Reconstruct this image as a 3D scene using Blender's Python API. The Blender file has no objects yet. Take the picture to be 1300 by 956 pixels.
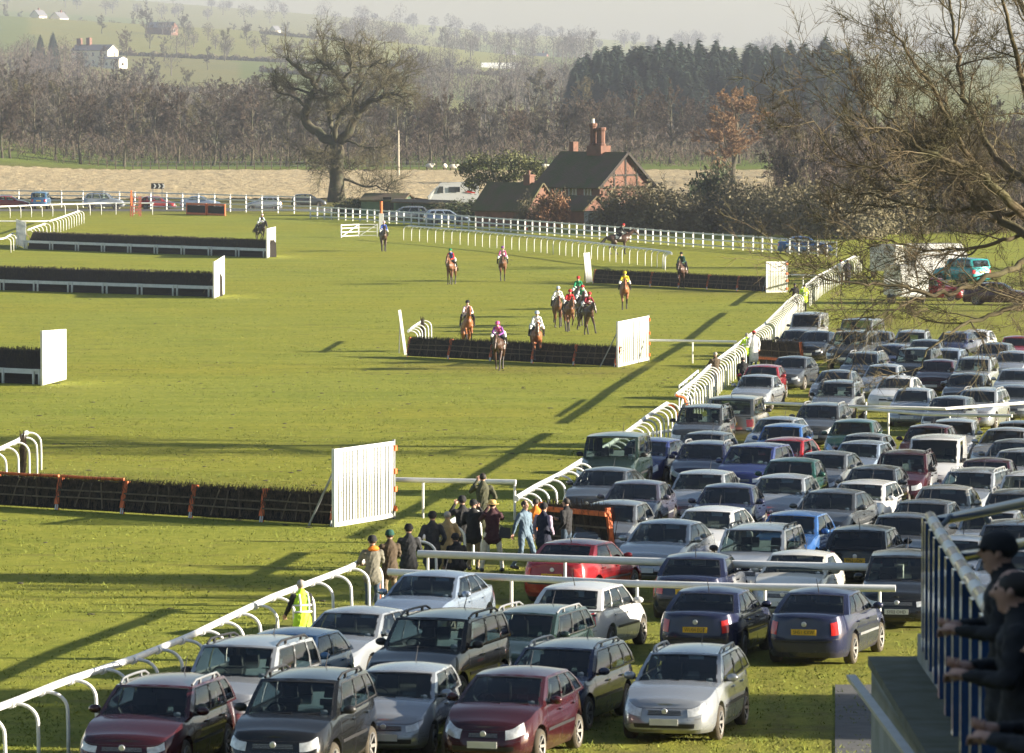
import bpy, bmesh, math, random
import numpy as np
from mathutils import Vector, Matrix, Euler
from math import sin, cos, pi, radians, sqrt, atan2, tan

# ------------------------------------------------------------------ camera
SC = bpy.context.scene
COL = SC.collection
KD = 1.30                                          # depth scale: metres of depth per unit used in the layout below
FPX, CX, CY, HOR = 5400.0 * KD, 650.0, 433.5, 90.0     # focal length, principal point and horizon in photo pixels
CAMZ = 15.0
PITCH = math.atan((CY - HOR) / FPX)
camd = bpy.data.cameras.new('camera')
camd.sensor_fit = 'HORIZONTAL'; camd.sensor_width = 36.0
camd.lens = FPX / 1300.0 * 36.0
camd.shift_y = -(478.0 - CY) / 1300.0
camd.clip_start = 1.0; camd.clip_end = 20000.0
camd.dof.use_dof = True; camd.dof.focus_distance = 250.0; camd.dof.aperture_fstop = 8.0
cam = bpy.data.objects.new('camera', camd); COL.objects.link(cam)
cam.location = (0, 0, CAMZ); cam.rotation_euler = (pi / 2 - PITCH, 0, 0)
SC.camera = cam

# ------------------------------------------------------------------ sky, sun, exposure
SUN_EL, SUN_AZ = radians(14.5), radians(97.0)      # azimuth clockwise from +Y (the view direction): from the right
SUN_DIR = Vector((sin(SUN_AZ) * cos(SUN_EL), cos(SUN_AZ) * cos(SUN_EL), sin(SUN_EL)))
W = bpy.data.worlds.new('World'); SC.world = W; W.use_nodes = True
nt = W.node_tree; nt.nodes.clear()
sky = nt.nodes.new('ShaderNodeTexSky'); sky.sky_type = 'NISHITA'; sky.sun_disc = False
sky.sun_elevation = SUN_EL; sky.sun_rotation = SUN_AZ
sky.altitude = 60; sky.air_density = 1.0; sky.dust_density = 1.2; sky.ozone_density = 1.0
bg = nt.nodes.new('ShaderNodeBackground'); bg.inputs['Strength'].default_value = 0.050
wo = nt.nodes.new('ShaderNodeOutputWorld')
nt.links.new(sky.outputs[0], bg.inputs[0]); nt.links.new(bg.outputs[0], wo.inputs[0])
sund = bpy.data.lights.new('sun', 'SUN'); sund.energy = 5.0; sund.angle = radians(0.6); sund.color = (1.0, 0.90, 0.74)
sun = bpy.data.objects.new('sun', sund); COL.objects.link(sun)
sun.rotation_euler = (-SUN_DIR).to_track_quat('-Z', 'Y').to_euler()
vs = SC.view_settings
vs.view_transform = 'Standard'; vs.look = 'None'; vs.exposure = 1.87; vs.gamma = 1.0; vs.use_curve_mapping = False
SC.render.engine = 'CYCLES'
cy = SC.cycles
cy.use_denoising = True; cy.max_bounces = 5; cy.diffuse_bounces = 2; cy.glossy_bounces = 3
cy.transmission_bounces = 4; cy.transparent_max_bounces = 12; cy.volume_bounces = 1
cy.use_adaptive_sampling = True; cy.adaptive_threshold = 0.015
cy.sample_clamp_indirect = 6.0; cy.caustics_reflective = False; cy.caustics_refractive = False

R = random.Random(7)
NR = np.random.default_rng(7)

# ------------------------------------------------------------------ terrain height and pixel rays
RIDGE_PX = [-1500, 0, 430, 650, 1000, 1300, 2800]
RIDGE_Y = [0, 20, 46, 70, 84, 84, 80]
FAR_Y = [-60, -14, 20, 42, 64, 66, 60]
def T(x, y):
    """ground height (scalar)"""
    return float(TA(np.array([x], float), np.array([y], float))[0])
def TA(x, y):
    y = np.maximum(y, 5.0)
    px = 650 + x / y * FPX
    y = y / KD
    z = np.interp(y, [0, 40, 75, 125, 180, 225, 260, 1300], [3.6, 3.5, 3.0, 2.05, 1.05, 0.35, 0.0, 0.0])
    # a green bank on the left behind the stubble, and gentle roll
    t = np.clip((170 - px) / 260, 0, 1); t = t * t * (3 - 2 * t)
    b = np.exp(-((y - 735) / 75) ** 2)
    z = z + 4.6 * t * b
    zr = CAMZ + (HOR - np.interp(px, RIDGE_PX, RIDGE_Y)) * 2700 / 5400.0
    zf = CAMZ + (HOR - np.interp(px, RIDGE_PX, FAR_Y)) * 4600 / 5400.0
    f1 = np.clip((y - 1250) / 1450, 0, 1); f1 = f1 ** 1.25
    hill = zr * f1
    f2 = np.clip((y - 2700) / 1900, 0, 1)
    hill = hill * (1 - f2 * f2) + zf * f2 * f2
    hill = hill - np.clip((y - 2700) / 300, 0, 1) * np.clip((3600 - y) / 600, 0, 1) * 9
    hill = hill + np.where(y > 4600, (4600 - y) * 0.03, 0)
    z = z + np.where(y > 1250, hill, 0)
    return z
def ray(px, py):
    d = Vector(((px - CX) / FPX, 1.0, -(py - CY) / FPX))
    c, s = cos(PITCH), sin(PITCH)
    return Vector((d.x, d.y * c + d.z * s, -d.y * s + d.z * c))
def at(px, py, dz=0.0, y0=30.0):
    """where the sight line of a photo pixel meets the ground raised by dz"""
    d = ray(px, py); ys = np.concatenate([np.arange(y0, 700, 0.4), np.arange(700, 6000, 4.0)]) * KD
    k = ys / d.y; zz = CAMZ + d.z * k; g = TA(d.x * k, ys) + dz
    hit = np.nonzero(zz <= g)[0]
    if len(hit) == 0: y = ys[-1]
    else:
        i = hit[0]
        if i == 0: y = ys[0]
        else:
            a0 = zz[i-1] - g[i-1]; a1 = g[i] - zz[i]; y = ys[i-1] + (ys[i] - ys[i-1]) * a0 / max(a0 + a1, 1e-9)
    k = y / d.y
    return Vector((d.x * k, y, CAMZ + d.z * k))
def atd(px, py, y):
    y = y * KD; d = ray(px, py); k = y / d.y
    return Vector((d.x * k, y, CAMZ + d.z * k))
def gx(px, y):
    """ground point at depth y seen in photo column px"""
    y = y * KD; x = (px - CX) / FPX * y
    return Vector((x, y, T(x, y)))
# ------------------------------------------------------------------ object helpers
def link(name, data, parent=None):
    o = bpy.data.objects.new(name, data); COL.objects.link(o)
    if parent is not None: o.parent = parent
    return o
def tag(o, label=None, cat=None, group=None, kind=None):
    if label: o['label'] = label
    if cat: o['category'] = cat
    if group: o['group'] = group
    if kind: o['kind'] = kind
    return o
def empty(name, loc, rz=0.0, label=None, cat=None, group=None):
    o = link(name, None); o.location = loc; o.rotation_euler = (0, 0, rz); o.empty_display_size = 0.3
    return tag(o, label, cat, group)
class MB:
    """collects geometry; build() makes one mesh"""
    def __init__(s): s.v = []; s.f = []; s.m = []
    def add(s, vs, fs, m=0):
        b = len(s.v); s.v.extend([tuple(p) for p in vs]); s.f.extend([tuple(b + i for i in f) for f in fs]); s.m.extend([m] * len(fs)); return s
    def box(s, c, d, m=0, rot=None, taper=1.0):
        hx, hy, hz = d[0] / 2, d[1] / 2, d[2] / 2
        P = [(-hx, -hy, -hz), (hx, -hy, -hz), (hx, hy, -hz), (-hx, hy, -hz)]
        P += [(x * taper, y * taper, hz) for x, y, _ in P]
        P = [Vector(p) for p in P]
        if rot is not None:
            M = rot if isinstance(rot, Matrix) else Euler(rot).to_matrix()
            P = [M @ p for p in P]
        c = Vector(c)
        return s.add([p + c for p in P], [(0, 3, 2, 1), (4, 5, 6, 7), (0, 1, 5, 4), (1, 2, 6, 5), (2, 3, 7, 6), (3, 0, 4, 7)], m)
    def bar(s, a, b, w, h, m=0, up=(0, 0, 1)):
        a, b = Vector(a), Vector(b); d = (b - a); L = d.length
        if L < 1e-6: return s
        d.normalize(); u = Vector(up)
        if abs(d.dot(u)) > 0.97: u = Vector((1, 0, 0))
        r = d.cross(u).normalized(); u = r.cross(d).normalized()
        M = Matrix((d, r, u)).transposed()
        return s.box((a + b) / 2, (L, w, h), m, M)
    def tube(s, pts, rad, n=6, m=0, cap=True, ell=None):
        """swept tube; rad scalar or list; ell=(side vector, ratio list) for flattened sections"""
        pts = [Vector(p) for p in pts]; k = len(pts)
        if not hasattr(rad, '__len__'): rad = [rad] * k
        V = []; prev = None
        for i, p in enumerate(pts):
            d = (pts[min(i + 1, k - 1)] - pts[max(i - 1, 0)])
            d = d.normalized() if d.length > 1e-9 else Vector((0, 0, 1))
            if ell is not None: ref = Vector(ell[0])
            elif prev is not None: ref = prev
            else: ref = Vector((1, 0, 0)) if abs(d.x) < 0.8 else Vector((0, 1, 0))
            a = ref - d * ref.dot(d)
            if a.length < 1e-5: a = Vector((0, 1, 0)) - d * d.y
            a.normalize(); b = d.cross(a); prev = a
            er = 1.0 if ell is None else (ell[1][i] if hasattr(ell[1], '__len__') else ell[1])
            for j in range(n):
                t = 2 * pi * j / n
                V.append(p + a * (cos(t) * rad[i] * er) + b * (sin(t) * rad[i]))
        F = []
        for i in range(k - 1):
            for j in range(n):
                j2 = (j + 1) % n
                F.append((i * n + j, i * n + j2, (i + 1) * n + j2, (i + 1) * n + j))
        if cap:
            F.append(tuple(range(n - 1, -1, -1))); F.append(tuple((k - 1) * n + j for j in range(n)))
        return s.add(V, F, m)
    def lathe(s, prof, n=12, m=0, axis='z', c=(0, 0, 0)):
        V = []
        for (r, z) in prof:
            for j in range(n):
                t = 2 * pi * j / n
                if axis == 'z': V.append((c[0] + r * cos(t), c[1] + r * sin(t), c[2] + z))
                elif axis == 'y': V.append((c[0] + r * cos(t), c[1] + z, c[2] + r * sin(t)))
                else: V.append((c[0] + z, c[1] + r * cos(t), c[2] + r * sin(t)))
        F = []; k = len(prof)
        for i in range(k - 1):
            for j in range(n):
                j2 = (j + 1) % n; F.append((i * n + j, i * n + j2, (i + 1) * n + j2, (i + 1) * n + j))
        return s.add(V, F, m)
    def ball(s, c, r, n=10, k=7, m=0):
        r = r if hasattr(r, '__len__') else (r, r, r)
        V = []; F = []
        for i in range(k + 1):
            a = pi * i / k
            for j in range(n):
                t = 2 * pi * j / n
                V.append((c[0] + r[0] * sin(a) * cos(t), c[1] + r[1] * sin(a) * sin(t), c[2] + r[2] * cos(a)))
        for i in range(k):
            for j in range(n):
                j2 = (j + 1) % n; F.append((i * n + j, (i + 1) * n + j, (i + 1) * n + j2, i * n + j2))
        return s.add(V, F, m)
    def grid(s, fn, us, vs, m=0, flip=False, skip=None):
        V = [fn(u, v) for u in us for v in vs]; nv = len(vs); F = []
        for i in range(len(us) - 1):
            for j in range(nv - 1):
                if skip and skip((us[i] + us[i+1]) / 2, (vs[j] + vs[j+1]) / 2): continue
                q = (i * nv + j, (i + 1) * nv + j, (i + 1) * nv + j + 1, i * nv + j + 1)
                F.append(q[::-1] if flip else q)
        return s.add(V, F, m)
    def mesh(s, name, mats, smooth=None):
        me = bpy.data.meshes.new(name); me.from_pydata(s.v, [], s.f)
        for mt in (mats if isinstance(mats, (list, tuple)) else [mats]): me.materials.append(mt)
        me.polygons.foreach_set('material_index', s.m)
        if smooth is not None: smoothen(me, smooth)
        me.update(); return me
    def build(s, name, mats, parent=None, smooth=None, **kw):
        return tag(link(name, s.mesh(name, mats, smooth), parent), **kw)
def smoothen(me, ang=40, merge=None):
    if merge:
        bm = bmesh.new(); bm.from_mesh(me); bmesh.ops.remove_doubles(bm, verts=bm.verts, dist=merge)
        bmesh.ops.recalc_face_normals(bm, faces=bm.faces); bm.to_mesh(me); bm.free()
    me.polygons.foreach_set('use_smooth', [True] * len(me.polygons))
    me.set_sharp_from_angle(angle=radians(ang))
def np_mesh(name, V, F, mats, smooth=False, mi=None):
    """fast mesh from numpy vertices (n,3) and faces (m,k)"""
    V = np.asarray(V, np.float32); F = np.asarray(F, np.int32); k = F.shape[1]
    me = bpy.data.meshes.new(name)
    me.vertices.add(len(V)); me.vertices.foreach_set('co', V.ravel())
    me.loops.add(F.size); me.loops.foreach_set('vertex_index', F.ravel())
    me.polygons.add(len(F)); me.polygons.foreach_set('loop_start', np.arange(0, F.size, k, dtype=np.int32))
    for mt in (mats if isinstance(mats, (list, tuple)) else [mats]): me.materials.append(mt)
    if mi is not None: me.polygons.foreach_set('material_index', np.asarray(mi, np.int32))
    me.polygons.foreach_set('use_smooth', np.full(len(F), smooth, bool))
    me.update(calc_edges=True); me.validate()
    return me
_txt = {}
def text_mesh(body, size, mat, align='CENTER', ext=0.0015):
    key = (body, size, mat.name)
    if key in _txt: return _txt[key]
    cu = bpy.data.curves.new('txt', 'FONT'); cu.body = body; cu.size = size; cu.align_x = align; cu.align_y = 'CENTER'
    cu.extrude = ext; cu.resolution_u = 2
    o = bpy.data.objects.new('txt', cu); COL.objects.link(o)
    dg = bpy.context.evaluated_depsgraph_get(); dg.update()
    me = bpy.data.meshes.new_from_object(o.evaluated_get(dg)); me.name = 'lettering'
    COL.objects.unlink(o); bpy.data.objects.remove(o)
    me.materials.clear(); me.materials.append(mat)
    _txt[key] = me
    return me

# ------------------------------------------------------------------ materials
def mat(name, col, rough=0.6, metal=0.0, spec=0.5, coat=0.0, var=0.0, vscale=4.0, bump=0.0, bscale=30.0, col2=None, coords='Object', dirt=None, detail=3.0, bdist=0.01):
    m = bpy.data.materials.new(name); m.use_nodes = True; t = m.node_tree; N = t.nodes; L = t.links
    p = N['Principled BSDF']
    p.inputs['Base Color'].default_value = (*col, 1); p.inputs['Roughness'].default_value = rough
    p.inputs['Metallic'].default_value = metal; p.inputs['Specular IOR Level'].default_value = spec
    p.inputs['Coat Weight'].default_value = coat; p.inputs['Coat Roughness'].default_value = 0.03
    m.diffuse_color = (*col, 1)
    tc = N.new('ShaderNodeTexCoord')
    out = None
    if var or col2:
        n = N.new('ShaderNodeTexNoise'); n.inputs['Scale'].default_value = vscale; n.inputs['Detail'].default_value = detail
        L.new(tc.outputs[coords], n.inputs['Vector'])
        mx = N.new('ShaderNodeMix'); mx.data_type = 'RGBA'
        rp = N.new('ShaderNodeMapRange'); rp.inputs[1].default_value = 0.32; rp.inputs[2].default_value = 0.68
        L.new(n.outputs['Fac'], rp.inputs[0]); L.new(rp.outputs[0], mx.inputs[0])
        c2 = col2 if col2 else tuple(c * (1 - var) for c in col)
        mx.inputs[6].default_value = (*col, 1); mx.inputs[7].default_value = (*c2, 1)
        L.new(mx.outputs[2], p.inputs['Base Color']); out = mx.outputs[2]
    if dirt:      # mud spray low down on vehicles: (colour, height)
        sx = N.new('ShaderNodeSeparateXYZ'); L.new(tc.outputs['Object'], sx.inputs[0])
        n = N.new('ShaderNodeTexNoise'); n.inputs['Scale'].default_value = 5; n.inputs['Detail'].default_value = 5
        L.new(tc.outputs['Object'], n.inputs['Vector'])
        a = N.new('ShaderNodeMath'); a.operation = 'MULTIPLY_ADD'; a.inputs[1].default_value = 0.5; L.new(n.outputs['Fac'], a.inputs[0])
        s_ = N.new('ShaderNodeMath'); s_.operation = 'MULTIPLY'; s_.inputs[1].default_value = -1; L.new(sx.outputs[2], s_.inputs[0])
        L.new(s_.outputs[0], a.inputs[2])
        rp = N.new('ShaderNodeMapRange'); rp.inputs[1].default_value = -dirt[1]; rp.inputs[2].default_value = -dirt[1] + 0.45
        rp.inputs[3].default_value = 0.01; rp.inputs[4].default_value = 0.65
        L.new(a.outputs[0], rp.inputs[0])
        mx = N.new('ShaderNodeMix'); mx.data_type = 'RGBA'; L.new(rp.outputs[0], mx.inputs[0])
        if out: L.new(out, mx.inputs[6])
        else: mx.inputs[6].default_value = (*col, 1)
        mx.inputs[7].default_value = (*dirt[0], 1); L.new(mx.outputs[2], p.inputs['Base Color'])
        r2 = N.new('ShaderNodeMapRange'); r2.inputs[3].default_value = rough; r2.inputs[4].default_value = 0.85; L.new(rp.outputs[0], r2.inputs[0]); L.new(r2.outputs[0], p.inputs['Roughness'])
        r3 = N.new('ShaderNodeMapRange'); r3.inputs[3].default_value = coat; r3.inputs[4].default_value = 0.0; L.new(rp.outputs[0], r3.inputs[0]); L.new(r3.outputs[0], p.inputs['Coat Weight'])
    if bump:
        n = N.new('ShaderNodeTexNoise'); n.inputs['Scale'].default_value = bscale; n.inputs['Detail'].default_value = 4
        L.new(tc.outputs[coords], n.inputs['Vector'])
        b = N.new('ShaderNodeBump'); b.inputs['Strength'].default_value = bump; b.inputs['Distance'].default_value = bdist
        L.new(n.outputs['Fac'], b.inputs['Height']); L.new(b.outputs[0], p.inputs['Normal'])
    return m
MUD = (0.10, 0.08, 0.05)
M = {}
M['white_plastic'] = mat('white_plastic', (0.80, 0.80, 0.78), 0.38, var=0.14, vscale=3, dirt=((0.33, 0.33, 0.24), 0.25))
M['white_paint'] = mat('white_paint', (0.78, 0.78, 0.75), 0.55, var=0.16, vscale=2.5, bump=0.2, dirt=((0.32, 0.33, 0.22), 0.2))
M['grey_metal'] = mat('grey_metal', (0.34, 0.35, 0.36), 0.45, 0.6, var=0.2)
M['orange'] = mat('orange_padding', (0.80, 0.16, 0.03), 0.6, var=0.35, vscale=7, bump=0.3)
M['black'] = mat('black_plastic', (0.018, 0.018, 0.02), 0.5, var=0.3)
M['rubber'] = mat('tyre_rubber', (0.022, 0.021, 0.02), 0.85, var=0.2, dirt=(MUD, 0.35))
M['rim'] = mat('alloy', (0.52, 0.53, 0.55), 0.3, 0.8, var=0.15, dirt=(MUD, 0.2))
M['chrome'] = mat('chrome', (0.62, 0.63, 0.66), 0.3, 0.6)
M['lamp'] = mat('headlamp_glass', (0.78, 0.80, 0.80), 0.08, 0.25, coat=1.0, var=0.35, vscale=14)
M['amber'] = mat('amber_lens', (0.75, 0.26, 0.03), 0.15, coat=1.0)
M['red_lens'] = mat('red_lens', (0.62, 0.03, 0.025), 0.12, coat=1.0, var=0.3, vscale=12)
M['plate_white'] = mat('plate_white', (0.74, 0.74, 0.70), 0.45, var=0.1)
M['plate_yellow'] = mat('plate_yellow', (0.78, 0.47, 0.03), 0.45, var=0.1)
M['ink'] = mat('black_lettering', (0.01, 0.01, 0.01), 0.5)
M['seat'] = mat('seat_cloth', (0.045, 0.047, 0.055), 0.9, var=0.3)
M['paper'] = mat('paper', (0.75, 0.78, 0.76), 0.7, var=0.15, vscale=30)
M['timber'] = mat('weathered_timber', (0.17, 0.125, 0.075), 0.85, var=0.4, vscale=6, bump=0.4)
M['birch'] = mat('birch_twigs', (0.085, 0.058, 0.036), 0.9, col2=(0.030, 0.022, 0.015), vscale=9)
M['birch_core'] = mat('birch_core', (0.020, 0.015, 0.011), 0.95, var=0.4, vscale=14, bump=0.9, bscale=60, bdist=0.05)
M['spruce'] = mat('fence_spruce', (0.062, 0.046, 0.026), 0.95, col2=(0.024, 0.020, 0.012), vscale=5)
M['bark'] = mat('bark', (0.085, 0.068, 0.045), 0.95, col2=(0.055, 0.060, 0.030), vscale=1.2, bump=0.6, bscale=8, bdist=0.05)
M['bark_near'] = mat('mossy_bark', (0.098, 0.070, 0.038), 0.95, col2=(0.070, 0.064, 0.026), vscale=0.8, bump=0.5, bscale=9, bdist=0.04)
M['twig_grey'] = mat('twig_grey', (0.088, 0.074, 0.060), 0.95, col2=(0.058, 0.050, 0.042), vscale=0.5)
M['twig_brown'] = mat('twig_brown', (0.100, 0.070, 0.050), 0.95, col2=(0.062, 0.047, 0.037), vscale=0.5)
M['twig_olive'] = mat('twig_olive', (0.130, 0.110, 0.055), 0.95, col2=(0.080, 0.072, 0.040), vscale=0.5)
M['twig_orange'] = mat('twig_orange', (0.250, 0.145, 0.065), 0.95, col2=(0.160, 0.095, 0.050), vscale=0.5)
M['needles'] = mat('conifer_needles', (0.028, 0.056, 0.034), 0.9, col2=(0.014, 0.032, 0.022), vscale=0.7)
M['ivy'] = mat('evergreen_leaves', (0.052, 0.075, 0.020), 0.75, col2=(0.028, 0.042, 0.013), vscale=0.9)
M['mistletoe'] = mat('yellow_green_leaves', (0.115, 0.118, 0.028), 0.75, col2=(0.058, 0.068, 0.020), vscale=1.0)
M['russet'] = mat('russet_leaves', (0.250, 0.115, 0.045), 0.8, col2=(0.13, 0.068, 0.032), vscale=1.2)
M['hedge'] = mat('hedge_twigs', (0.150, 0.126, 0.068), 0.9, col2=(0.095, 0.086, 0.044), vscale=0.8)
M['brick'] = mat('old_brick', (0.185, 0.088, 0.058), 0.9, col2=(0.125, 0.066, 0.048), vscale=2.2, bump=0.3)
M['roof_tile'] = mat('mossy_tile', (0.100, 0.066, 0.043), 0.95, col2=(0.060, 0.070, 0.022), vscale=0.55, bump=0.7, bscale=5, bdist=0.05)
M['beam'] = mat('dark_beam', (0.035, 0.028, 0.022), 0.85, var=0.3)
M['cream'] = mat('cream_render', (0.72, 0.66, 0.54), 0.85, var=0.1)
M['slate'] = mat('slate_roof', (0.15, 0.15, 0.165), 0.7, var=0.3)
M['dark_glass'] = mat('window_glass', (0.02, 0.024, 0.028), 0.06, spec=0.8)
M['concrete'] = mat('concrete', (0.30, 0.30, 0.28), 0.9, col2=(0.20, 0.21, 0.17), vscale=1.5, bump=0.3)
M['moss'] = mat('mossy_concrete', (0.085, 0.085, 0.045), 0.95, col2=(0.13, 0.13, 0.10), vscale=2.5, bump=0.4)
M['tarmac'] = mat('tarmac', (0.085, 0.085, 0.085), 0.92, var=0.3, vscale=3, bump=0.3, bscale=80)
M['blue_paint'] = mat('blue_gloss_paint', (0.012, 0.055, 0.17), 0.3, coat=0.5, var=0.25)
M['green_shed'] = mat('green_tin', (0.10, 0.165, 0.10), 0.7, var=0.25)
M['wool'] = mat('wool', (0.68, 0.64, 0.54), 0.95, var=0.2)
M['skin'] = mat('skin', (0.50, 0.29, 0.21), 0.55, var=0.15, vscale=9)
M['hair_dark'] = mat('dark_hair', (0.022, 0.016, 0.012), 0.7)
M['hair_grey'] = mat('grey_hair', (0.36, 0.33, 0.29), 0.7)
M['leather'] = mat('black_leather', (0.016, 0.014, 0.013), 0.4)
def glass_mat():
    m = bpy.data.materials.new('car_glass'); m.use_nodes = True; t = m.node_tree; N = t.nodes; L = t.links; N.clear()
    o = N.new('ShaderNodeOutputMaterial'); mx = N.new('ShaderNodeMixShader'); f = N.new('ShaderNodeFresnel'); f.inputs[0].default_value = 1.55
    tr = N.new('ShaderNodeBsdfTransparent'); tr.inputs[0].default_value = (0.50, 0.57, 0.54, 1)
    g = N.new('ShaderNodeBsdfGlossy'); g.inputs['Roughness'].default_value = 0.02; g.inputs[0].default_value = (0.95, 0.97, 1, 1)
    L.new(f.outputs[0], mx.inputs[0]); L.new(tr.outputs[0], mx.inputs[1]); L.new(g.outputs[0], mx.inputs[2]); L.new(mx.outputs[0], o.inputs[0])
    m.diffuse_color = (0.1, 0.12, 0.12, 1)
    return m
M['glass'] = glass_mat()
def cloth(name, c, var=0.25):
    k = 'cloth_' + name
    if k not in M: M[k] = mat(k, c, 0.9, var=var, vscale=7, bump=0.4, bscale=25)
    return M[k]
PAINT = dict(silver=(0.36, 0.38, 0.40), bluesilver=(0.27, 0.33, 0.42), white=(0.64, 0.64, 0.63), black=(0.012, 0.013, 0.014),
    navy=(0.018, 0.022, 0.055), darkgrey=(0.055, 0.06, 0.066), grey=(0.17, 0.18, 0.19), red=(0.25, 0.014, 0.018), maroon=(0.042, 0.009, 0.013),
    blue=(0.030, 0.095, 0.27), royal=(0.025, 0.036, 0.13), steelblue=(0.06, 0.15, 0.28), green=(0.012, 0.055, 0.042), darkgreen=(0.014, 0.028, 0.022),
    teal=(0.02, 0.26, 0.27), gold=(0.36, 0.34, 0.29), purplegrey=(0.065, 0.062, 0.085), offwhite=(0.66, 0.64, 0.57))
for k, c in PAINT.items():
    met = 0.5 if k in ('silver', 'bluesilver', 'gold', 'grey') else 0.12
    M['paint_' + k] = mat('car_paint_' + k, c, 0.22, met, spec=0.2, coat=0.8, dirt=(MUD, 0.12))
# ------------------------------------------------------------------ ground
def turf_mat(name, base=None):
    m = bpy.data.materials.new(name); m.use_nodes = True; t = m.node_tree; N = t.nodes; L = t.links
    p = N['Principled BSDF']; p.inputs['Roughness'].default_value = 0.85; p.inputs['Specular IOR Level'].default_value = 0.05
    tc = N.new('ShaderNodeTexCoord'); at_ = N.new('ShaderNodeAttribute'); at_.attribute_name = 'field'
    def noise(scale, detail, sx=1.0, sy=1.0, rough=0.55):
        mp = N.new('ShaderNodeMapping'); mp.inputs['Scale'].default_value = (sx, sy, 1); L.new(tc.outputs['Object'], mp.inputs[0])
        n = N.new('ShaderNodeTexNoise'); n.inputs['Scale'].default_value = scale; n.inputs['Detail'].default_value = detail; n.inputs['Roughness'].default_value = rough
        L.new(mp.outputs[0], n.inputs['Vector']); return n.outputs['Fac']
    def rng(o, a, b, c=0.0, d=1.0):
        r = N.new('ShaderNodeMapRange'); r.inputs[1].default_value = a; r.inputs[2].default_value = b; r.inputs[3].default_value = c; r.inputs[4].default_value = d
        L.new(o, r.inputs[0]); return r.outputs[0]
    def mix(fac, a, b, bt='MIX'):
        x = N.new('ShaderNodeMix'); x.data_type = 'RGBA'; x.blend_type = bt
        if isinstance(fac, float): x.inputs[0].default_value = fac
        else: L.new(fac, x.inputs[0])
        for s, i in ((a, 6), (b, 7)):
            if isinstance(s, tuple): x.inputs[i].default_value = (*s, 1)
            else: L.new(s, x.inputs[i])
        return x.outputs[2]
    c = at_.outputs['Color']
    big = noise(0.035, 4); mid = noise(0.35, 6, 0.45, 1.0, 0.65); fine = noise(3.2, 6, 1.0, 0.55, 0.7)
    blade = noise(22.0, 3, 1.0, 0.5, 0.7)
    c = mix(rng(big, 0.35, 0.65, 0, 0.55), c, (1.14, 0.98, 0.75), 'MULTIPLY')
    c = mix(rng(mid, 0.42, 0.66, 0, 0.75), c, (0.72, 0.80, 0.70), 'MULTIPLY')
    c = mix(rng(fine, 0.42, 0.72, 0, 0.75), c, (0.46, 0.55, 0.42), 'MULTIPLY')
    c = mix(rng(blade, 0.35, 0.75, 0, 0.7), c, (1.55, 1.38, 1.15), 'MULTIPLY')
    worn = noise(0.9, 6, 0.5, 0.9, 0.65); wm = noise(0.05, 3)
    w = N.new('ShaderNodeMath'); w.operation = 'MULTIPLY'; L.new(rng(worn, 0.55, 0.71, 0, 0.65), w.inputs[0]); L.new(rng(wm, 0.38, 0.54), w.inputs[1])
    c = mix(w.outputs[0], c, (0.115, 0.092, 0.042))
    L.new(c, p.inputs['Base Color'])
    a = N.new('ShaderNodeMath'); a.operation = 'MULTIPLY_ADD'; L.new(fine, a.inputs[0]); a.inputs[1].default_value = 1.0; L.new(blade, a.inputs[2])
    b = N.new('ShaderNodeBump'); b.inputs['Strength'].default_value = 0.75; b.inputs['Distance'].default_value = 0.085
    L.new(a.outputs[0], b.inputs['Height']); L.new(b.outputs[0], p.inputs['Normal'])
    return m
M['turf'] = turf_mat('turf')
def sheet(name, pxs, ds, colfn, m, dz=0.0):
    PX, D = np.meshgrid(np.array(pxs, float), np.array(ds, float), indexing='ij')
    X = (PX - 650) / FPX * D * KD; Z = TA(X, D * KD) + dz
    V = np.stack([X, D * KD, Z], -1).reshape(-1, 3); n, k = PX.shape
    i, j = np.meshgrid(np.arange(n - 1), np.arange(k - 1), indexing='ij'); i = i.ravel(); j = j.ravel()
    F = np.stack([i * k + j, (i + 1) * k + j, (i + 1) * k + j + 1, i * k + j + 1], -1)
    me = np_mesh(name, V, F, m, True)
    if colfn is not None:
        ca = me.color_attributes.new('field', 'FLOAT_COLOR', 'POINT')
        C = colfn(PX, D, X); C = np.concatenate([C.reshape(-1, 3), np.ones((C.size // 3, 1))], 1)
        ca.data.foreach_set('color', C.astype(np.float32).ravel())
    return me
FIELD_COLS = np.array([(0.150, 0.170, 0.055), (0.125, 0.155, 0.055), (0.165, 0.165, 0.075), (0.175, 0.18, 0.07), (0.185, 0.195, 0.075)])
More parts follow.
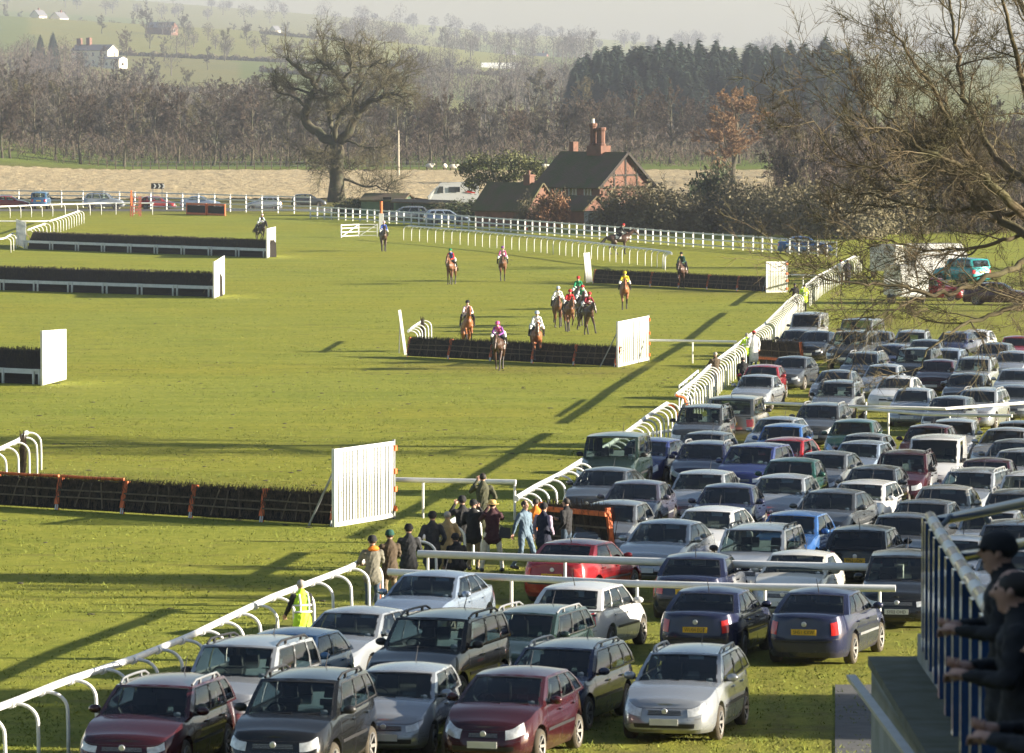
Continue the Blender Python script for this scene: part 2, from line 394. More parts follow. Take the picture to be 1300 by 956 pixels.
def field_col(PX, D, X):
    base = np.array((0.215, 0.237, 0.045))
    C = np.ones(PX.shape + (3,)) * base
    # churned, muddier turf where the cars stand, and worn ground before and behind the hurdles
    rail = np.interp(D, [75, 84, 107, 125, 142, 182, 216, 275, 330], [40, 90, 540, 690, 780, 960, 1010, 1080, 1120])
    k = np.clip((PX - rail) / 60, 0, 1) * np.clip((340 - D) / 40, 0, 1); k = (k * (0.35 + 0.3 * np.sin(PX * 0.11 + D) * np.sin(D * 0.7)))[..., None]; C = C * (1 - k) + np.array((0.135, 0.128, 0.048)) * k
    for (x0, d0, x1, d1) in ((-80, 142, 430, 133), (515, 209, 785, 204), (750, 296, 975, 288)):
        t = np.clip((PX - x0) / (x1 - x0), 0, 1); dd = D - (d0 + (d1 - d0) * t); k = np.exp(-((dd + 2.0) / 4.5) ** 2) * (PX > x0 - 20) * (PX < x1 + 20) * 0.5; k = k[..., None]; C = C * (1 - k) + np.array((0.145, 0.130, 0.046)) * k
    # rough grass on the way to the stubble, darker meadow beyond it
    k = np.clip((D - 445) / 12, 0, 1)[..., None]; C = C * (1 - k) + np.array((0.13, 0.13, 0.05)) * k
    k = np.clip((D - 640) / 20, 0, 1)[..., None]; C = C * (1 - k) + np.array((0.13, 0.175, 0.050)) * k
    # fields on the hill: cells skewed across the slope
    row = np.floor(np.interp(D, [900, 1250, 1560, 1800, 2060, 2750, 3200, 3900, 4700], np.arange(9)))
    cell = np.floor((PX + 60 * row + 0.02 * D) / np.where(row < 4, 260, 330))
    h = np.abs(np.sin(row * 12.9898 + cell * 78.233) * 43758.5453) % 1.0
    hc = FIELD_COLS[(h * 4.999).astype(int)]
    k = np.clip((D - 900) / 5, 0, 1)[..., None]
    return C * (1 - k) + hc * k
pxs = np.concatenate([np.linspace(-2600, -200, 30), np.linspace(-180, 1480, 150), np.linspace(1500, 3900, 30)])
ds = np.concatenate([np.array([6, 15, 25, 35, 45, 55]), np.arange(62, 300, 4.0), np.arange(300, 900, 10.0), np.arange(900, 3000, 25.0), np.arange(3000, 6600, 90)])
tag(link('ground', sheet('ground', pxs, ds, field_col, M['turf'])), kind='structure')

# stubble field, lane along the white fence, tarmac path by the stand
M['stubble'] = mat('maize_stubble', (0.47, 0.375, 0.205), 0.95, col2=(0.27, 0.195, 0.095), vscale=0.9, detail=6, bump=0.9, bscale=2.5, bdist=0.25)
def lump(me, amp, seed):
    rg = np.random.default_rng(seed); co = np.empty(len(me.vertices) * 3, np.float32); me.vertices.foreach_get('co', co)
    co = co.reshape(-1, 3); co[:, 2] += rg.uniform(0, amp, len(co)); me.vertices.foreach_set('co', co.ravel()); me.update()
me = sheet('stubble_field', np.linspace(-500, 1800, 420), np.arange(497, 640, 1.8), None, M['stubble'], 0.03); lump(me, 0.22, 3)
tag(link('stubble_field', me), kind='structure')
me = sheet('lane', np.linspace(-500, 1100, 60), np.arange(455, 464, 1.5), None, M['tarmac'], 0.02)
tag(link('lane', me), kind='structure')
# kicked-up clods of turf and tussocks
def clods():
    mb = MB(); rg = random.Random(5)
    for i in range(330):
        px = rg.uniform(0, 1100); py = rg.choice([rg.gauss(560, 40), rg.uniform(330, 800), rg.gauss(480, 20)])
        if py < 300 or py > 850: continue
        p = at(px, py); s = rg.uniform(0.02, 0.07)
        mb.ball((p.x, p.y, p.z + s * 0.1), (s * rg.uniform(0.8, 2), s * rg.uniform(1, 2.4), s * 0.45), 6, 4)
    mb.build('turf_clods', mat('turf_clod_soil', (0.055, 0.048, 0.022), 0.95, var=0.4), label='dark clods of kicked up turf on the grass', cat='turf', kind='stuff')
clods()

def tussocks():
    """grass blades standing up out of the turf, nobody could count them"""
    rg = np.random.default_rng(12); n = 100000
    d = (74 + (330 - 74) * rg.uniform(0, 1, n) ** 1.25) * KD; px = rg.uniform(-60, 1360, n); x = (px - 650) / FPX * d
    k = np.sin(x * 0.9 + 1.7 * np.sin(d * 0.31)) * np.sin(d * 0.43 + 2 * np.sin(x * 0.27)) + rg.normal(0, 0.5, n); keep = k > -0.25
    x, d = x[keep], d[keep]; n = len(x); z = TA(x, d)
    V = []; 
    for b in range(3):
        a = rg.uniform(0, 2 * pi, n); w = rg.uniform(0.008, 0.024, n); h = rg.uniform(0.02, 0.055, n) * np.where(rg.uniform(0, 1, n) < 0.06, 1.9, 1.0); lx = rg.normal(0, 0.05, n); ly = rg.normal(0, 0.05, n)
        ox = rg.normal(0, 0.04, n); oy = rg.normal(0, 0.08, n); c, s_ = np.cos(a) * w, np.sin(a) * w
        V.append(np.stack([np.stack([x + ox - c, d + oy - s_, z - 0.01], 1), np.stack([x + ox + c, d + oy + s_, z - 0.01], 1), np.stack([x + ox + lx, d + oy + ly, z + h], 1)], 1))
    V = np.concatenate(V).reshape(-1, 3); F = np.arange(len(V)).reshape(-1, 3)
    g = mat('grass_blades', (0.200, 0.222, 0.042), 0.8, spec=0.1, col2=(0.120, 0.150, 0.030), vscale=0.6)
    tag(link('grass_tufts', np_mesh('grass_tufts', V, F, g)), 'short tufts of winter grass on the racecourse turf', 'grass', kind='stuff')
tussocks()

# ------------------------------------------------------------------ haze
hb = MB(); hb.box((0, 2600 * KD, 90), (9000, 6500 * KD, 188))
hm = bpy.data.materials.new('haze'); hm.use_nodes = True; hm.node_tree.nodes.clear()
ho = hm.node_tree.nodes.new('ShaderNodeOutputMaterial'); hv = hm.node_tree.nodes.new('ShaderNodeVolumePrincipled')
hv.inputs['Color'].default_value = (0.605, 0.655, 0.80, 1); hv.inputs['Density'].default_value = 0.00014 / KD; hv.inputs['Anisotropy'].default_value = 0.25
hm.node_tree.links.new(hv.outputs[0], ho.inputs['Volume'])
HAZE = hb.build('haze', hm, label='pale winter haze over the valley', cat='haze', kind='stuff')
# ------------------------------------------------------------------ trees
def unit(a): return a / np.maximum(np.linalg.norm(a, axis=-1, keepdims=True), 1e-9)
def polylines(rg, P, D, L, n, wob, trop, droop=0.0):
    """K polylines of n points: start P, direction D, length L"""
    K = len(P); pts = np.zeros((K, n, 3)); pts[:, 0] = P; d = D.copy(); st = (L / (n - 1))[:, None]
    for i in range(1, n):
        d = d + rg.normal(0, wob, (K, 3)); d[:, 2] += trop - droop * i / n; d = unit(d)
        pts[:, i] = pts[:, i - 1] + d * st
    return pts
def sweep(pts, rad, ns):
    """tubes round K polylines -> verts, quads"""
    K, n, _ = pts.shape
    d = np.empty_like(pts); d[:, 1:-1] = pts[:, 2:] - pts[:, :-2]; d[:, 0] = pts[:, 1] - pts[:, 0]; d[:, -1] = pts[:, -1] - pts[:, -2]
    d = unit(d); ref = np.where(np.abs(d[..., 2:3]) > 0.9, np.array([1.0, 0, 0]), np.array([0, 0, 1.0]))
    a = unit(np.cross(d, ref)); b = np.cross(d, a)
    t = np.arange(ns) * 2 * pi / ns
    V = pts[:, :, None, :] + rad[:, :, None, None] * (a[:, :, None, :] * np.cos(t)[None, None, :, None] + b[:, :, None, :] * np.sin(t)[None, None, :, None])
    base = (np.arange(K) * n * ns)[:, None, None]; i = np.arange(n - 1)[None, :, None] * ns; j = np.arange(ns)[None, None, :]; j2 = (j + 1) % ns
    F = np.stack([base + i + j, base + i + j2, base + i + ns + j2, base + i + ns + j], -1).reshape(-1, 4)
    return V.reshape(-1, 3), F
class Geo:
    def __init__(s): s.V = []; s.F = []; s.M = []; s.n = 0
    def add(s, V, F, m=0):
        s.V.append(V); s.F.append(F + s.n); s.M.append(np.full(len(F), m)); s.n += len(V)
    def mesh(s, name, mats, smooth=False):
        return np_mesh(name, np.concatenate(s.V), np.concatenate(s.F), mats, smooth, np.concatenate(s.M))
def tree_geo(seed, trunk_pts, r0, levels, r_end=0.35, wood_levels=2, scale_twig=1.0):
    """levels: list of dict(n per parent, len ratio or abs, ang, wob, trop, t0, pts, ns, rr). Returns wood Geo (trunk+limbs), twig Geo, tips"""
    rg = np.random.default_rng(seed)
    wood, twig = Geo(), Geo()
    P = np.array(trunk_pts, float)[None]; n = P.shape[1]
    Rr = (r0 * np.linspace(1, r_end, n))[None].copy(); Rr[0, 0] *= 1.35
    V, F = sweep(P, Rr, 10); wood.add(V, F)
    Ls = np.array([np.linalg.norm(np.diff(P[0], axis=0), axis=1).sum()])
    for li, lv in enumerate(levels):
        K = len(P); m = lv['n']; n = P.shape[1]
        t = rg.uniform(lv.get('t0', 0.25), 1.0, (K, m))
        if lv.get('even'): t = lv.get('t0', 0.25) + (1 - lv.get('t0', 0.25)) * (np.arange(m)[None] + rg.uniform(0.2, 0.8, (K, m))) / m
        idx = np.clip((t * (n - 1)).astype(int), 0, n - 2); fr = t * (n - 1) - idx; k = np.arange(K)[:, None]
        p = P[k, idx] * (1 - fr[..., None]) + P[k, idx + 1] * fr[..., None]
        d = unit(P[k, idx + 1] - P[k, idx]); rp = Rr[k, idx] * (1 - fr) + Rr[k, idx + 1] * fr
        az = unit(np.cross(d, rg.normal(0, 1, d.shape)))
        ang = np.radians(rg.normal(lv['ang'], lv.get('angv', 12), (K, m)))[..., None]
        dd = d * np.cos(ang) + az * np.sin(ang)
        if 'flat' in lv: dd[..., 2] *= lv['flat']
        dd = unit(dd)
        L_ = Ls[:, None] * lv['len'] * rg.uniform(0.65, 1.2, (K, m)) * (1.0 - lv.get('ttap', 0.45) * t)
        r_ = np.minimum(rp * lv.get('rr', 0.6), L_ * lv.get('rl', 0.035))
        r_ = np.maximum(r_, lv.get('rmin', 0.006))
        P = polylines(rg, p.reshape(-1, 3), dd.reshape(-1, 3), L_.ravel(), lv.get('pts', 5), lv.get('wob', 0.15), lv.get('trop', 0.04), lv.get('droop', 0.0))
        Ls = L_.ravel(); Rr = r_.ravel()[:, None] * np.linspace(1, lv.get('end', 0.35), P.shape[1])[None]
        V, F = sweep(P, Rr, lv.get('ns', 4)); (wood if li < wood_levels else twig).add(V, F)
    return wood, twig, P[:, -1]
def leaves_geo(rg, C, size, per, spread, m=0, flat=0.0):
    """small leaf-spray quads round each centre"""
    K = len(C) * per; c = np.repeat(C, per, 0) + rg.normal(0, spread, (K, 3))
    a = unit(rg.normal(0, 1, (K, 3))); a[:, 2] *= (1 - flat); a = unit(a); b = unit(np.cross(a, rg.normal(0, 1, (K, 3))))
    s = size * rg.uniform(0.6, 1.4, (K, 1))
    V = np.stack([c - a * s, c + b * s * 0.55, c + a * s, c - b * s * 0.55], 1).reshape(-1, 3)
    F = np.arange(K * 4).reshape(-1, 4)
    g = Geo(); g.add(V, F, m); return g
def trunk_line(rg, H, n=7, wob=0.05, lean=(0, 0)):
    p = np.zeros((n, 3)); p[:, 2] = np.linspace(-0.3, H, n)
    p[1:, :2] += np.cumsum(rg.normal(0, wob, (n - 1, 2)), 0) + np.linspace(0, 1, n)[1:, None] * np.array(lean)[None]
    return p
def bare_proto(seed, H, spread, twigmat, thick=1.0, fine=1.0, up=0.05, n1=13, ang1=42, stem=0.62):
    rg = np.random.default_rng(seed); tr = trunk_line(rg, H * stem, 8, 0.12)
    lv = [dict(n=n1, len=0.62 * spread, ang=ang1, angv=12, wob=0.13, trop=up, t0=0.22, pts=7, ns=5, rr=0.55, even=True, rl=0.02, ttap=0.35),
          dict(n=7, len=0.46, ang=40, angv=14, wob=0.16, trop=up * 0.8, t0=0.2, pts=5, ns=4, rr=0.55, rl=0.016, rmin=0.02),
          dict(n=int(8 * fine), len=0.50, ang=38, angv=16, wob=0.16, trop=up * 0.6, t0=0.12, pts=4, ns=3, rmin=0.014 * thick, rl=0.010),
          dict(n=int(8 * fine), len=0.60, ang=36, angv=18, wob=0.15, trop=0.05, t0=0.10, pts=2, ns=3, rmin=0.010 * thick, rl=0.007, end=0.4)]
    w, t, tips = tree_geo(seed, tr, H * 0.017, lv, 0.25, 2)
    return w.mesh('trunk', M['bark']), t.mesh('crown', twigmat)
PROTO = {}
def put_tree(kind, loc, s, rz, label, cat, group=None, name='bare_tree', zs=1.0):
    w, c = PROTO[kind]
    e = empty(name, loc, rz, label, cat, group); e.scale = (s, s, s * zs)
    link('trunk', w, e); link('crown', c, e)
    return e
PROTO['ash1'] = bare_proto(11, 15, 0.75, M['twig_grey'], 2.7, 1.3)
PROTO['ash2'] = bare_proto(12, 15, 0.95, M['twig_brown'], 2.7, 1.3)
PROTO['ash3'] = bare_proto(13, 15, 1.05, M['twig_grey'], 2.7, 1.3)
PROTO['alder1'] = bare_proto(14, 15, 0.60, M['twig_brown'], 2.7, 1.25, 0.09)
PROTO['alder2'] = bare_proto(15, 15, 0.70, M['twig_olive'], 2.7, 1.25, 0.08)
PROTO['orange'] = bare_proto(16, 14, 1.05, M['twig_orange'], 2.6, 1.5, 0.05, 22, 52, 0.48)
def conifer_proto(seed, H):
    rg = np.random.default_rng(seed); tr = trunk_line(rg, H, 8, 0.05)
    lv = [dict(n=70, len=0.22, ang=82, angv=8, wob=0.05, trop=0.015, t0=0.12, pts=4, ns=3, rr=0.3, even=True, rl=0.02, ttap=0.88)]
    w, t, tips = tree_geo(seed, tr, H * 0.014, lv, 0.05, 1)
    # needle sprays hang along every branch
    K = 5200; tz = rg.beta(1.15, 1.35, K) * 0.9 + 0.1; r = (1 - tz) ** 0.62 * H * 0.225 * rg.uniform(0.15, 1.0, K) ** 0.6 + 0.12; a = rg.uniform(0, 2 * pi, K)
    lay = np.round(tz * 22) / 22 + rg.normal(0, 0.022, K)
    c = np.stack([r * np.cos(a), r * np.sin(a), lay * H - r * 0.22], 1)
    d = np.stack([np.cos(a), np.sin(a), rg.uniform(-0.55, 0.05, K)], 1); d = unit(d); s = np.cross(d, np.array([0, 0, 1.0])); s = unit(s)
    ln = rg.uniform(0.35, 0.8, K)[:, None]; w2 = ln * 0.42
    V = np.stack([c - d * ln, c + s * w2, c + d * ln, c - s * w2 + np.array([0, 0, -0.12])], 1).reshape(-1, 3)
    g = Geo(); g.add(V, np.arange(K * 4).reshape(-1, 4))
    top = np.array([[0, 0, H * 1.0]]); g2 = leaves_geo(rg, np.repeat(top, 30, 0) - np.stack([np.zeros(30), np.zeros(30), np.linspace(0, 1.6, 30)], 1), 0.22, 2, 0.12)
    g.add(g2.V[0], g2.F[0])
    return w.mesh('trunk', M['bark']), g.mesh('crown', M['needles'])
for i in range(3): PROTO['fir%d' % i] = conifer_proto(31 + i, 18 + i)
def bush_proto(seed, rx, rz, leafmat, dens=1.0, twigs=True, leaf=0.10, lump_=7):
    """shrub: stems and twigs under clumps of small leaves"""
    rg = np.random.default_rng(seed); tr = trunk_line(rg, rz * 0.5, 4, 0.05)
    lv = [dict(n=14, len=1.6, ang=48, angv=20, wob=0.16, trop=0.05, t0=0.0, pts=6, ns=4, rr=0.6, rl=0.018, ttap=0.2),
          dict(n=10, len=0.5, ang=42, angv=16, wob=0.2, trop=0.04, t0=0.2, pts=4, ns=3, rmin=0.012),
          dict(n=6, len=0.55, ang=42, angv=16, wob=0.2, trop=0.02, t0=0.1, pts=3, ns=3, rmin=0.010)]
    w, t, tips = tree_geo(seed, tr, rz * 0.03, lv, 0.6, 2)
    g = Geo()
    K = int(90 * lump_ * dens); u = unit(rg.normal(0, 1, (lump_ * 4, 3))); u[:, 2] = np.abs(u[:, 2])
    cc = u * np.array([rx, rx, rz]) * rg.uniform(0.45, 0.85, (len(u), 1)) + np.array([0, 0, rz * 0.18])
    C = cc[rg.integers(0, len(cc), K)] + rg.normal(0, 1, (K, 3)) * np.array([rx, rx, rz]) * 0.13
    C[:, 2] = np.maximum(C[:, 2], 0.1)
    l = leaves_geo(rg, C, leaf, 5, leaf * 1.6); g.add(l.V[0], l.F[0], 1)
    if twigs: g.add(np.concatenate(t.V), np.concatenate(t.F), 0)
    return w.mesh('stem', M['bark']), g.mesh('foliage', [M['hedge'], leafmat])
def put_bush(kind, loc, s, rz, label, cat='shrub', group=None, name='shrub'):
    w, c = PROTO[kind]; e = empty(name, loc, rz, label, cat, group); e.scale = s if hasattr(s, '__len__') else (s, s, s)
    link('stem', w, e); link('foliage', c, e); return e
PROTO['b_olive'] = bush_proto(51, 2.2, 2.4, M['hedge'], 1.2, leaf=0.10)
PROTO['b_green'] = bush_proto(52, 2.2, 2.6, M['ivy'], 1.5, leaf=0.12)
PROTO['b_russet'] = bush_proto(53, 2.0, 2.2, M['russet'], 1.5, leaf=0.10)
PROTO['b_mist'] = bush_proto(54, 2.0, 1.8, M['mistletoe'], 1.5, leaf=0.11)

# ---- wood behind the stubble: bare trees, one object each
def belt():
    rg = random.Random(21)
    kinds = ['ash1', 'ash2', 'ash3', 'alder1', 'alder2']
    def row(px0, px1, step, d0, d1, h0, h1, label, group, ks=kinds, avoid=()):
        px = px0
        while px < px1:
            if not any(a < px < b for a, b in avoid):
                d = rg.uniform(d0, d1); p = gx(px, d); k = rg.choice(ks)
                put_tree(k, p, rg.uniform(h0, h1) / 15.0, rg.uniform(0, 6.28), label, 'tree', group, zs=rg.uniform(0.9, 1.1))
            px += step * rg.uniform(0.6, 1.4)
    row(-60, 1040, 13, 664, 735, 11, 15, 'bare grey brown tree in the front row of the wood edging the stubble field', 'bare trees edging the stubble field', ['ash3', 'ash2', 'ash2', 'ash1', 'alder2'])
    row(-60, 420, 17, 745, 830, 14, 18, 'taller bare tree in the dark wood behind the front row, left of the oak', 'taller bare trees behind the front row')
    row(-50, 210, 17, 850, 980, 16, 20, 'tall bare tree in the wood below the cream country house', 'bare trees below the cream house')
    row(600, 1040, 20, 760, 860, 8, 12.5, 'bare tree in front of the dark conifer plantation', 'bare trees before the conifers')
    row(985, 1330, 13, 395, 455, 10, 14.5, 'dark bare tree in the thicket right behind the white trailers', 'dark bare trees behind the trailers', ['ash2', 'ash3', 'alder2'])
    row(1010, 1320, 22, 470, 620, 10, 15, 'bare tree in the thicket beyond the white fence, behind the overhanging branches', 'bare trees beyond the fence at the car park end', ['ash2', 'ash1', 'alder2', 'ash3'])
    # hillside trees
    row(200, 420, 34, 1180, 1500, 12, 19, 'bare tree among the hedged fields at the foot of the hill', 'bare trees at the foot of the hill')
    row(440, 780, 16, 900, 1900, 13, 22, 'bare tree in the hazy middle distance beyond the oak', 'hazy bare trees in the middle distance')
    row(-20, 200, 17, 1450, 1900, 13, 19, 'hazy bare tree beside the cream country house', 'hazy bare trees by the cream house')
    row(130, 420, 22, 1900, 2600, 13, 20, 'hazy bare tree scattered on the upper fields', 'hazy bare trees on the upper fields')
    row(-20, 440, 27, 2760, 3300, 12, 20, 'faint bare tree along the hedge on the ridge', 'faint bare trees along the ridge')
    row(420, 1100, 23, 2500, 3600, 14, 27, 'faint bare tree on the misty skyline', 'faint bare trees on the skyline')
    # three specimen trees that stand out
    for px, py, h, d, k, lab in ((722, 40, 20, 2650, 'ash3', 'big hazy bare tree beside the white skyline house'), (565, 20, 22, 2600, 'ash1', 'tallest hazy bare tree on the skyline above the polytunnel'),
                                 (185, 20, 22, 2450, 'ash3', 'large hazy bare tree beside the brick barn on the ridge'), (318, 110, 19, 1250, 'ash1', 'dark bare tree standing alone left of the oak')):
        put_tree(k, gx(px, d), h / 15, 1.0, lab, 'tree')
belt()
def understorey():
    """brushwood between and behind the trunks, nobody could count it"""
    rg = np.random.default_rng(4); g = Geo()
    for px0, px1, d0, d1, h, n, mi in ((-140, 1060, 664, 760, 5.5, 32000, 0), (-140, 430, 745, 860, 13.5, 32000, 1), (-140, 230, 850, 1000, 14, 12000, 1), (600, 1060, 745, 880, 6.5, 18000, 1), (985, 1350, 390, 470, 8.5, 34000, 0), (985, 1350, 470, 640, 9, 16000, 0), (420, 640, 745, 800, 8, 12000, 1)):
        d = rg.uniform(d0, d1, n) * KD; x = (rg.uniform(px0, px1, n) - 650) / FPX * d
        z = TA(x, d) + rg.uniform(0, 1, n) ** 0.9 * h * (0.72 + 0.28 * np.sin(x * 0.31 + d * 0.05) * np.sin(x * 0.113 + 1.3))
        c = np.stack([x, d, z], 1); a = unit(rg.normal(0, 1, (n, 3)) + np.array([0, 0, 1.2])); b = unit(np.cross(a, rg.normal(0, 1, (n, 3)))); s = rg.uniform(0.5, 1.3, (n, 1))
        V = np.stack([c - a * s, c + b * 0.036, c + a * s, c - b * 0.036], 1).reshape(-1, 3); g.add(V, np.arange(n * 4).reshape(-1, 4), mi)
    tag(link('brushwood', g.mesh('brushwood', [M['twig_brown'], M['twig_grey']])), 'tangled grey brown brushwood between the trunks of the wood', 'brushwood', kind='stuff')
understorey()
def far_trees():
    """woods on the farthest hill, one misty mass"""
    rg = np.random.default_rng(14); g = Geo()
    for i in range(150):
        px = rg.uniform(-120, 1220); d = rg.uniform(3900, 4650) * KD; x = (px - 650) / FPX * d; z = T(x, d); h = rg.uniform(10, 22); n = 190
        u = unit(rg.normal(0, 1, (n, 3))) * (rg.uniform(0, 1, (n, 1)) ** 0.4) * np.array([h * .42, h * .42, h * .38]) + np.array([x, d, z + h * .6]); a = unit(rg.normal(0, 1, (n, 3)) + np.array([0, 0, 1.0])); b = unit(np.cross(a, rg.normal(0, 1, (n, 3)))); q = rg.uniform(0.8, 2.0, (n, 1))
        V = np.stack([u - a * q, u + b * 0.22, u + a * q, u - b * 0.22], 1).reshape(-1, 3); g.add(V, np.arange(n * 4).reshape(-1, 4)); V, F = sweep(np.array([[(x, d, z), (x, d, z + h * .7)]]), np.array([[.5, .2]]), 4); g.add(V, F)
    tag(link('distant_wood', g.mesh('distant_wood', M['twig_grey'])), 'misty wood along the farthest hill', 'wood', kind='stuff')
far_trees()
def wood_mass(label, px0, px1, d0, d1, n_, h0, h1, mi, seed):
    """a hillside wood that reads as one mass: rounded crowns of fine twigs on trunks"""
    rg = np.random.default_rng(seed); g = Geo()
    for i in range(n_):
        d = rg.uniform(d0, d1) * KD; x = (rg.uniform(px0, px1) - 650) / FPX * d; z = T(x, d); h = rg.uniform(h0, h1); n = 260
        u = unit(rg.normal(0, 1, (n, 3))) * (rg.uniform(0, 1, (n, 1)) ** 0.45) * np.array([h * .36, h * .36, h * .40]) + np.array([x, d, z + h * .56]); a = unit(rg.normal(0, 1, (n, 3)) + np.array([0, 0, 1.3])); b = unit(np.cross(a, rg.normal(0, 1, (n, 3)))); q = rg.uniform(0.5, 1.3, (n, 1)); w = 0.05 * d / 1500
        V = np.stack([u - a * q, u + b * w, u + a * q, u - b * w], 1).reshape(-1, 3); g.add(V, np.arange(n * 4).reshape(-1, 4)); V, F = sweep(np.array([[(x, d, z), (x, d, z + h * .7)]]), np.array([[.3, .12]]), 4); g.add(V, F)
    tag(link('hillside_wood', g.mesh('hillside_wood', M[mi])), label, 'wood', kind='stuff')
wood_mass('brown hillside wood below the cream country house', -60, 190, 1050, 1500, 90, 11, 17, 'twig_brown', 1)
wood_mass('grey hillside wood left of the oak above the wood edge', 150, 345, 1000, 1280, 46, 9, 14, 'twig_grey', 2)
wood_mass('hazy wood right of the oak below the polytunnel', 500, 760, 1100, 2000, 120, 11, 18, 'twig_grey', 3)
wood_mass('misty trees along the skyline right of the oak', 430, 760, 2450, 2950, 70, 12, 22, 'twig_grey', 4)
wood_mass('hazy trees round the cream country house', -40, 105, 1600, 1950, 34, 10, 17, 'twig_brown', 5)
wood_mass('hazy trees on the slope behind the oak crown', 190, 480, 1750, 2500, 22, 9, 15, 'twig_grey', 6)
def conifers():
    rg = random.Random(33)
    for r_, (d, n, h) in enumerate(((965, 27, 15.2), (985, 28, 17.4), (1010, 29, 19.0), (1040, 30, 20.4))):
        for i in range(n):
            px = 724 + (1085 - 724) * (i + rg.uniform(0.1, 0.9)) / n
            p = gx(px, d + rg.uniform(-12, 12)); hh = h * rg.uniform(0.92, 1.06) * (1.0 if px > 770 else 0.9)
            e = put_tree('fir%d' % rg.randrange(3), p, hh / 19.0, rg.uniform(0, 6.28), 'dark green fir in the conifer plantation', 'conifer', 'firs of the dark plantation', name='fir_tree'); q_ = rg.uniform(0.95, 1.5); e.scale = (e.scale[0] * q_, e.scale[1] * q_, e.scale[2])
    for px, d, h in ((52, 1750, 16), (68, 1760, 17), (44, 1770, 11)):
        put_tree('fir1', gx(px, d), h / 19.0, px, 'blue green conifer beside the cream country house', 'conifer', 'conifers by the cream house', name='conifer_tree')
conifers()
def hedges():
    """each field hedge is one long thing of twiggy foliage on stems"""
    rg = np.random.default_rng(8)
    H = [(-100, 345, 2755, 2755, 2.2, 'thin hedge along the ridge under the hill houses'), (330, 470, 2640, 2560, 2.5, 'dark hedge crossing the ridge right of the brick barn'),
         (190, 335, 1450, 1430, 2.4, 'dark clipped hedge across the green fields with sheep'), (200, 345, 1600, 1580, 2.2, 'upper dark hedge above the sheep field'),
         (330, 545, 1900, 1800, 2.5, 'hazy hedge on the slope behind the oak crown'), (440, 700, 2060, 2060, 3, 'hazy hedge below the white polytunnel'),
         (440, 640, 1250, 1250, 3.5, 'thick dark hedge in the middle distance right of the oak'), (150, 450, 2080, 2060, 2.5, 'hazy hedge under the upper pasture'),
         (480, 760, 2900, 2900, 4, 'misty hedge along the skyline houses')]
    for px0, px1, d0, d1, h, lab in H:
        d0, d1 = d0 * KD, d1 * KD
        n = int(abs(px1 - px0) * 34); t = rg.uniform(0, 1, n); d = d0 + (d1 - d0) * t + rg.normal(0, 1.2, n); x = (px0 + (px1 - px0) * t - 650) / FPX * d
        z = TA(x, d) + rg.uniform(0, 1, n) ** 0.8 * h * (0.8 + 0.35 * np.sin(t * 37 + d0) * np.sin(t * 91))
        C = np.stack([x, d, z], 1); g = leaves_geo(rg, C, 0.45, 1, 0.1)
        e = empty('hedge', (0, 0, 0), 0, lab, 'hedge')
        link('foliage', g.mesh('foliage', M['hedge']), e)
        mb = MB()
        for q in np.linspace(0.01, 0.99, 24):
            dd = d0 + (d1 - d0) * q; xx = (px0 + (px1 - px0) * q - 650) / FPX * dd; zz = T(xx, dd); mb.tube([(xx, dd, zz - 0.2), (xx + 0.2, dd, zz + h * 0.7)], [0.12, 0.05], 4)
        mb.build('stems', M['bark'], e)
hedges()

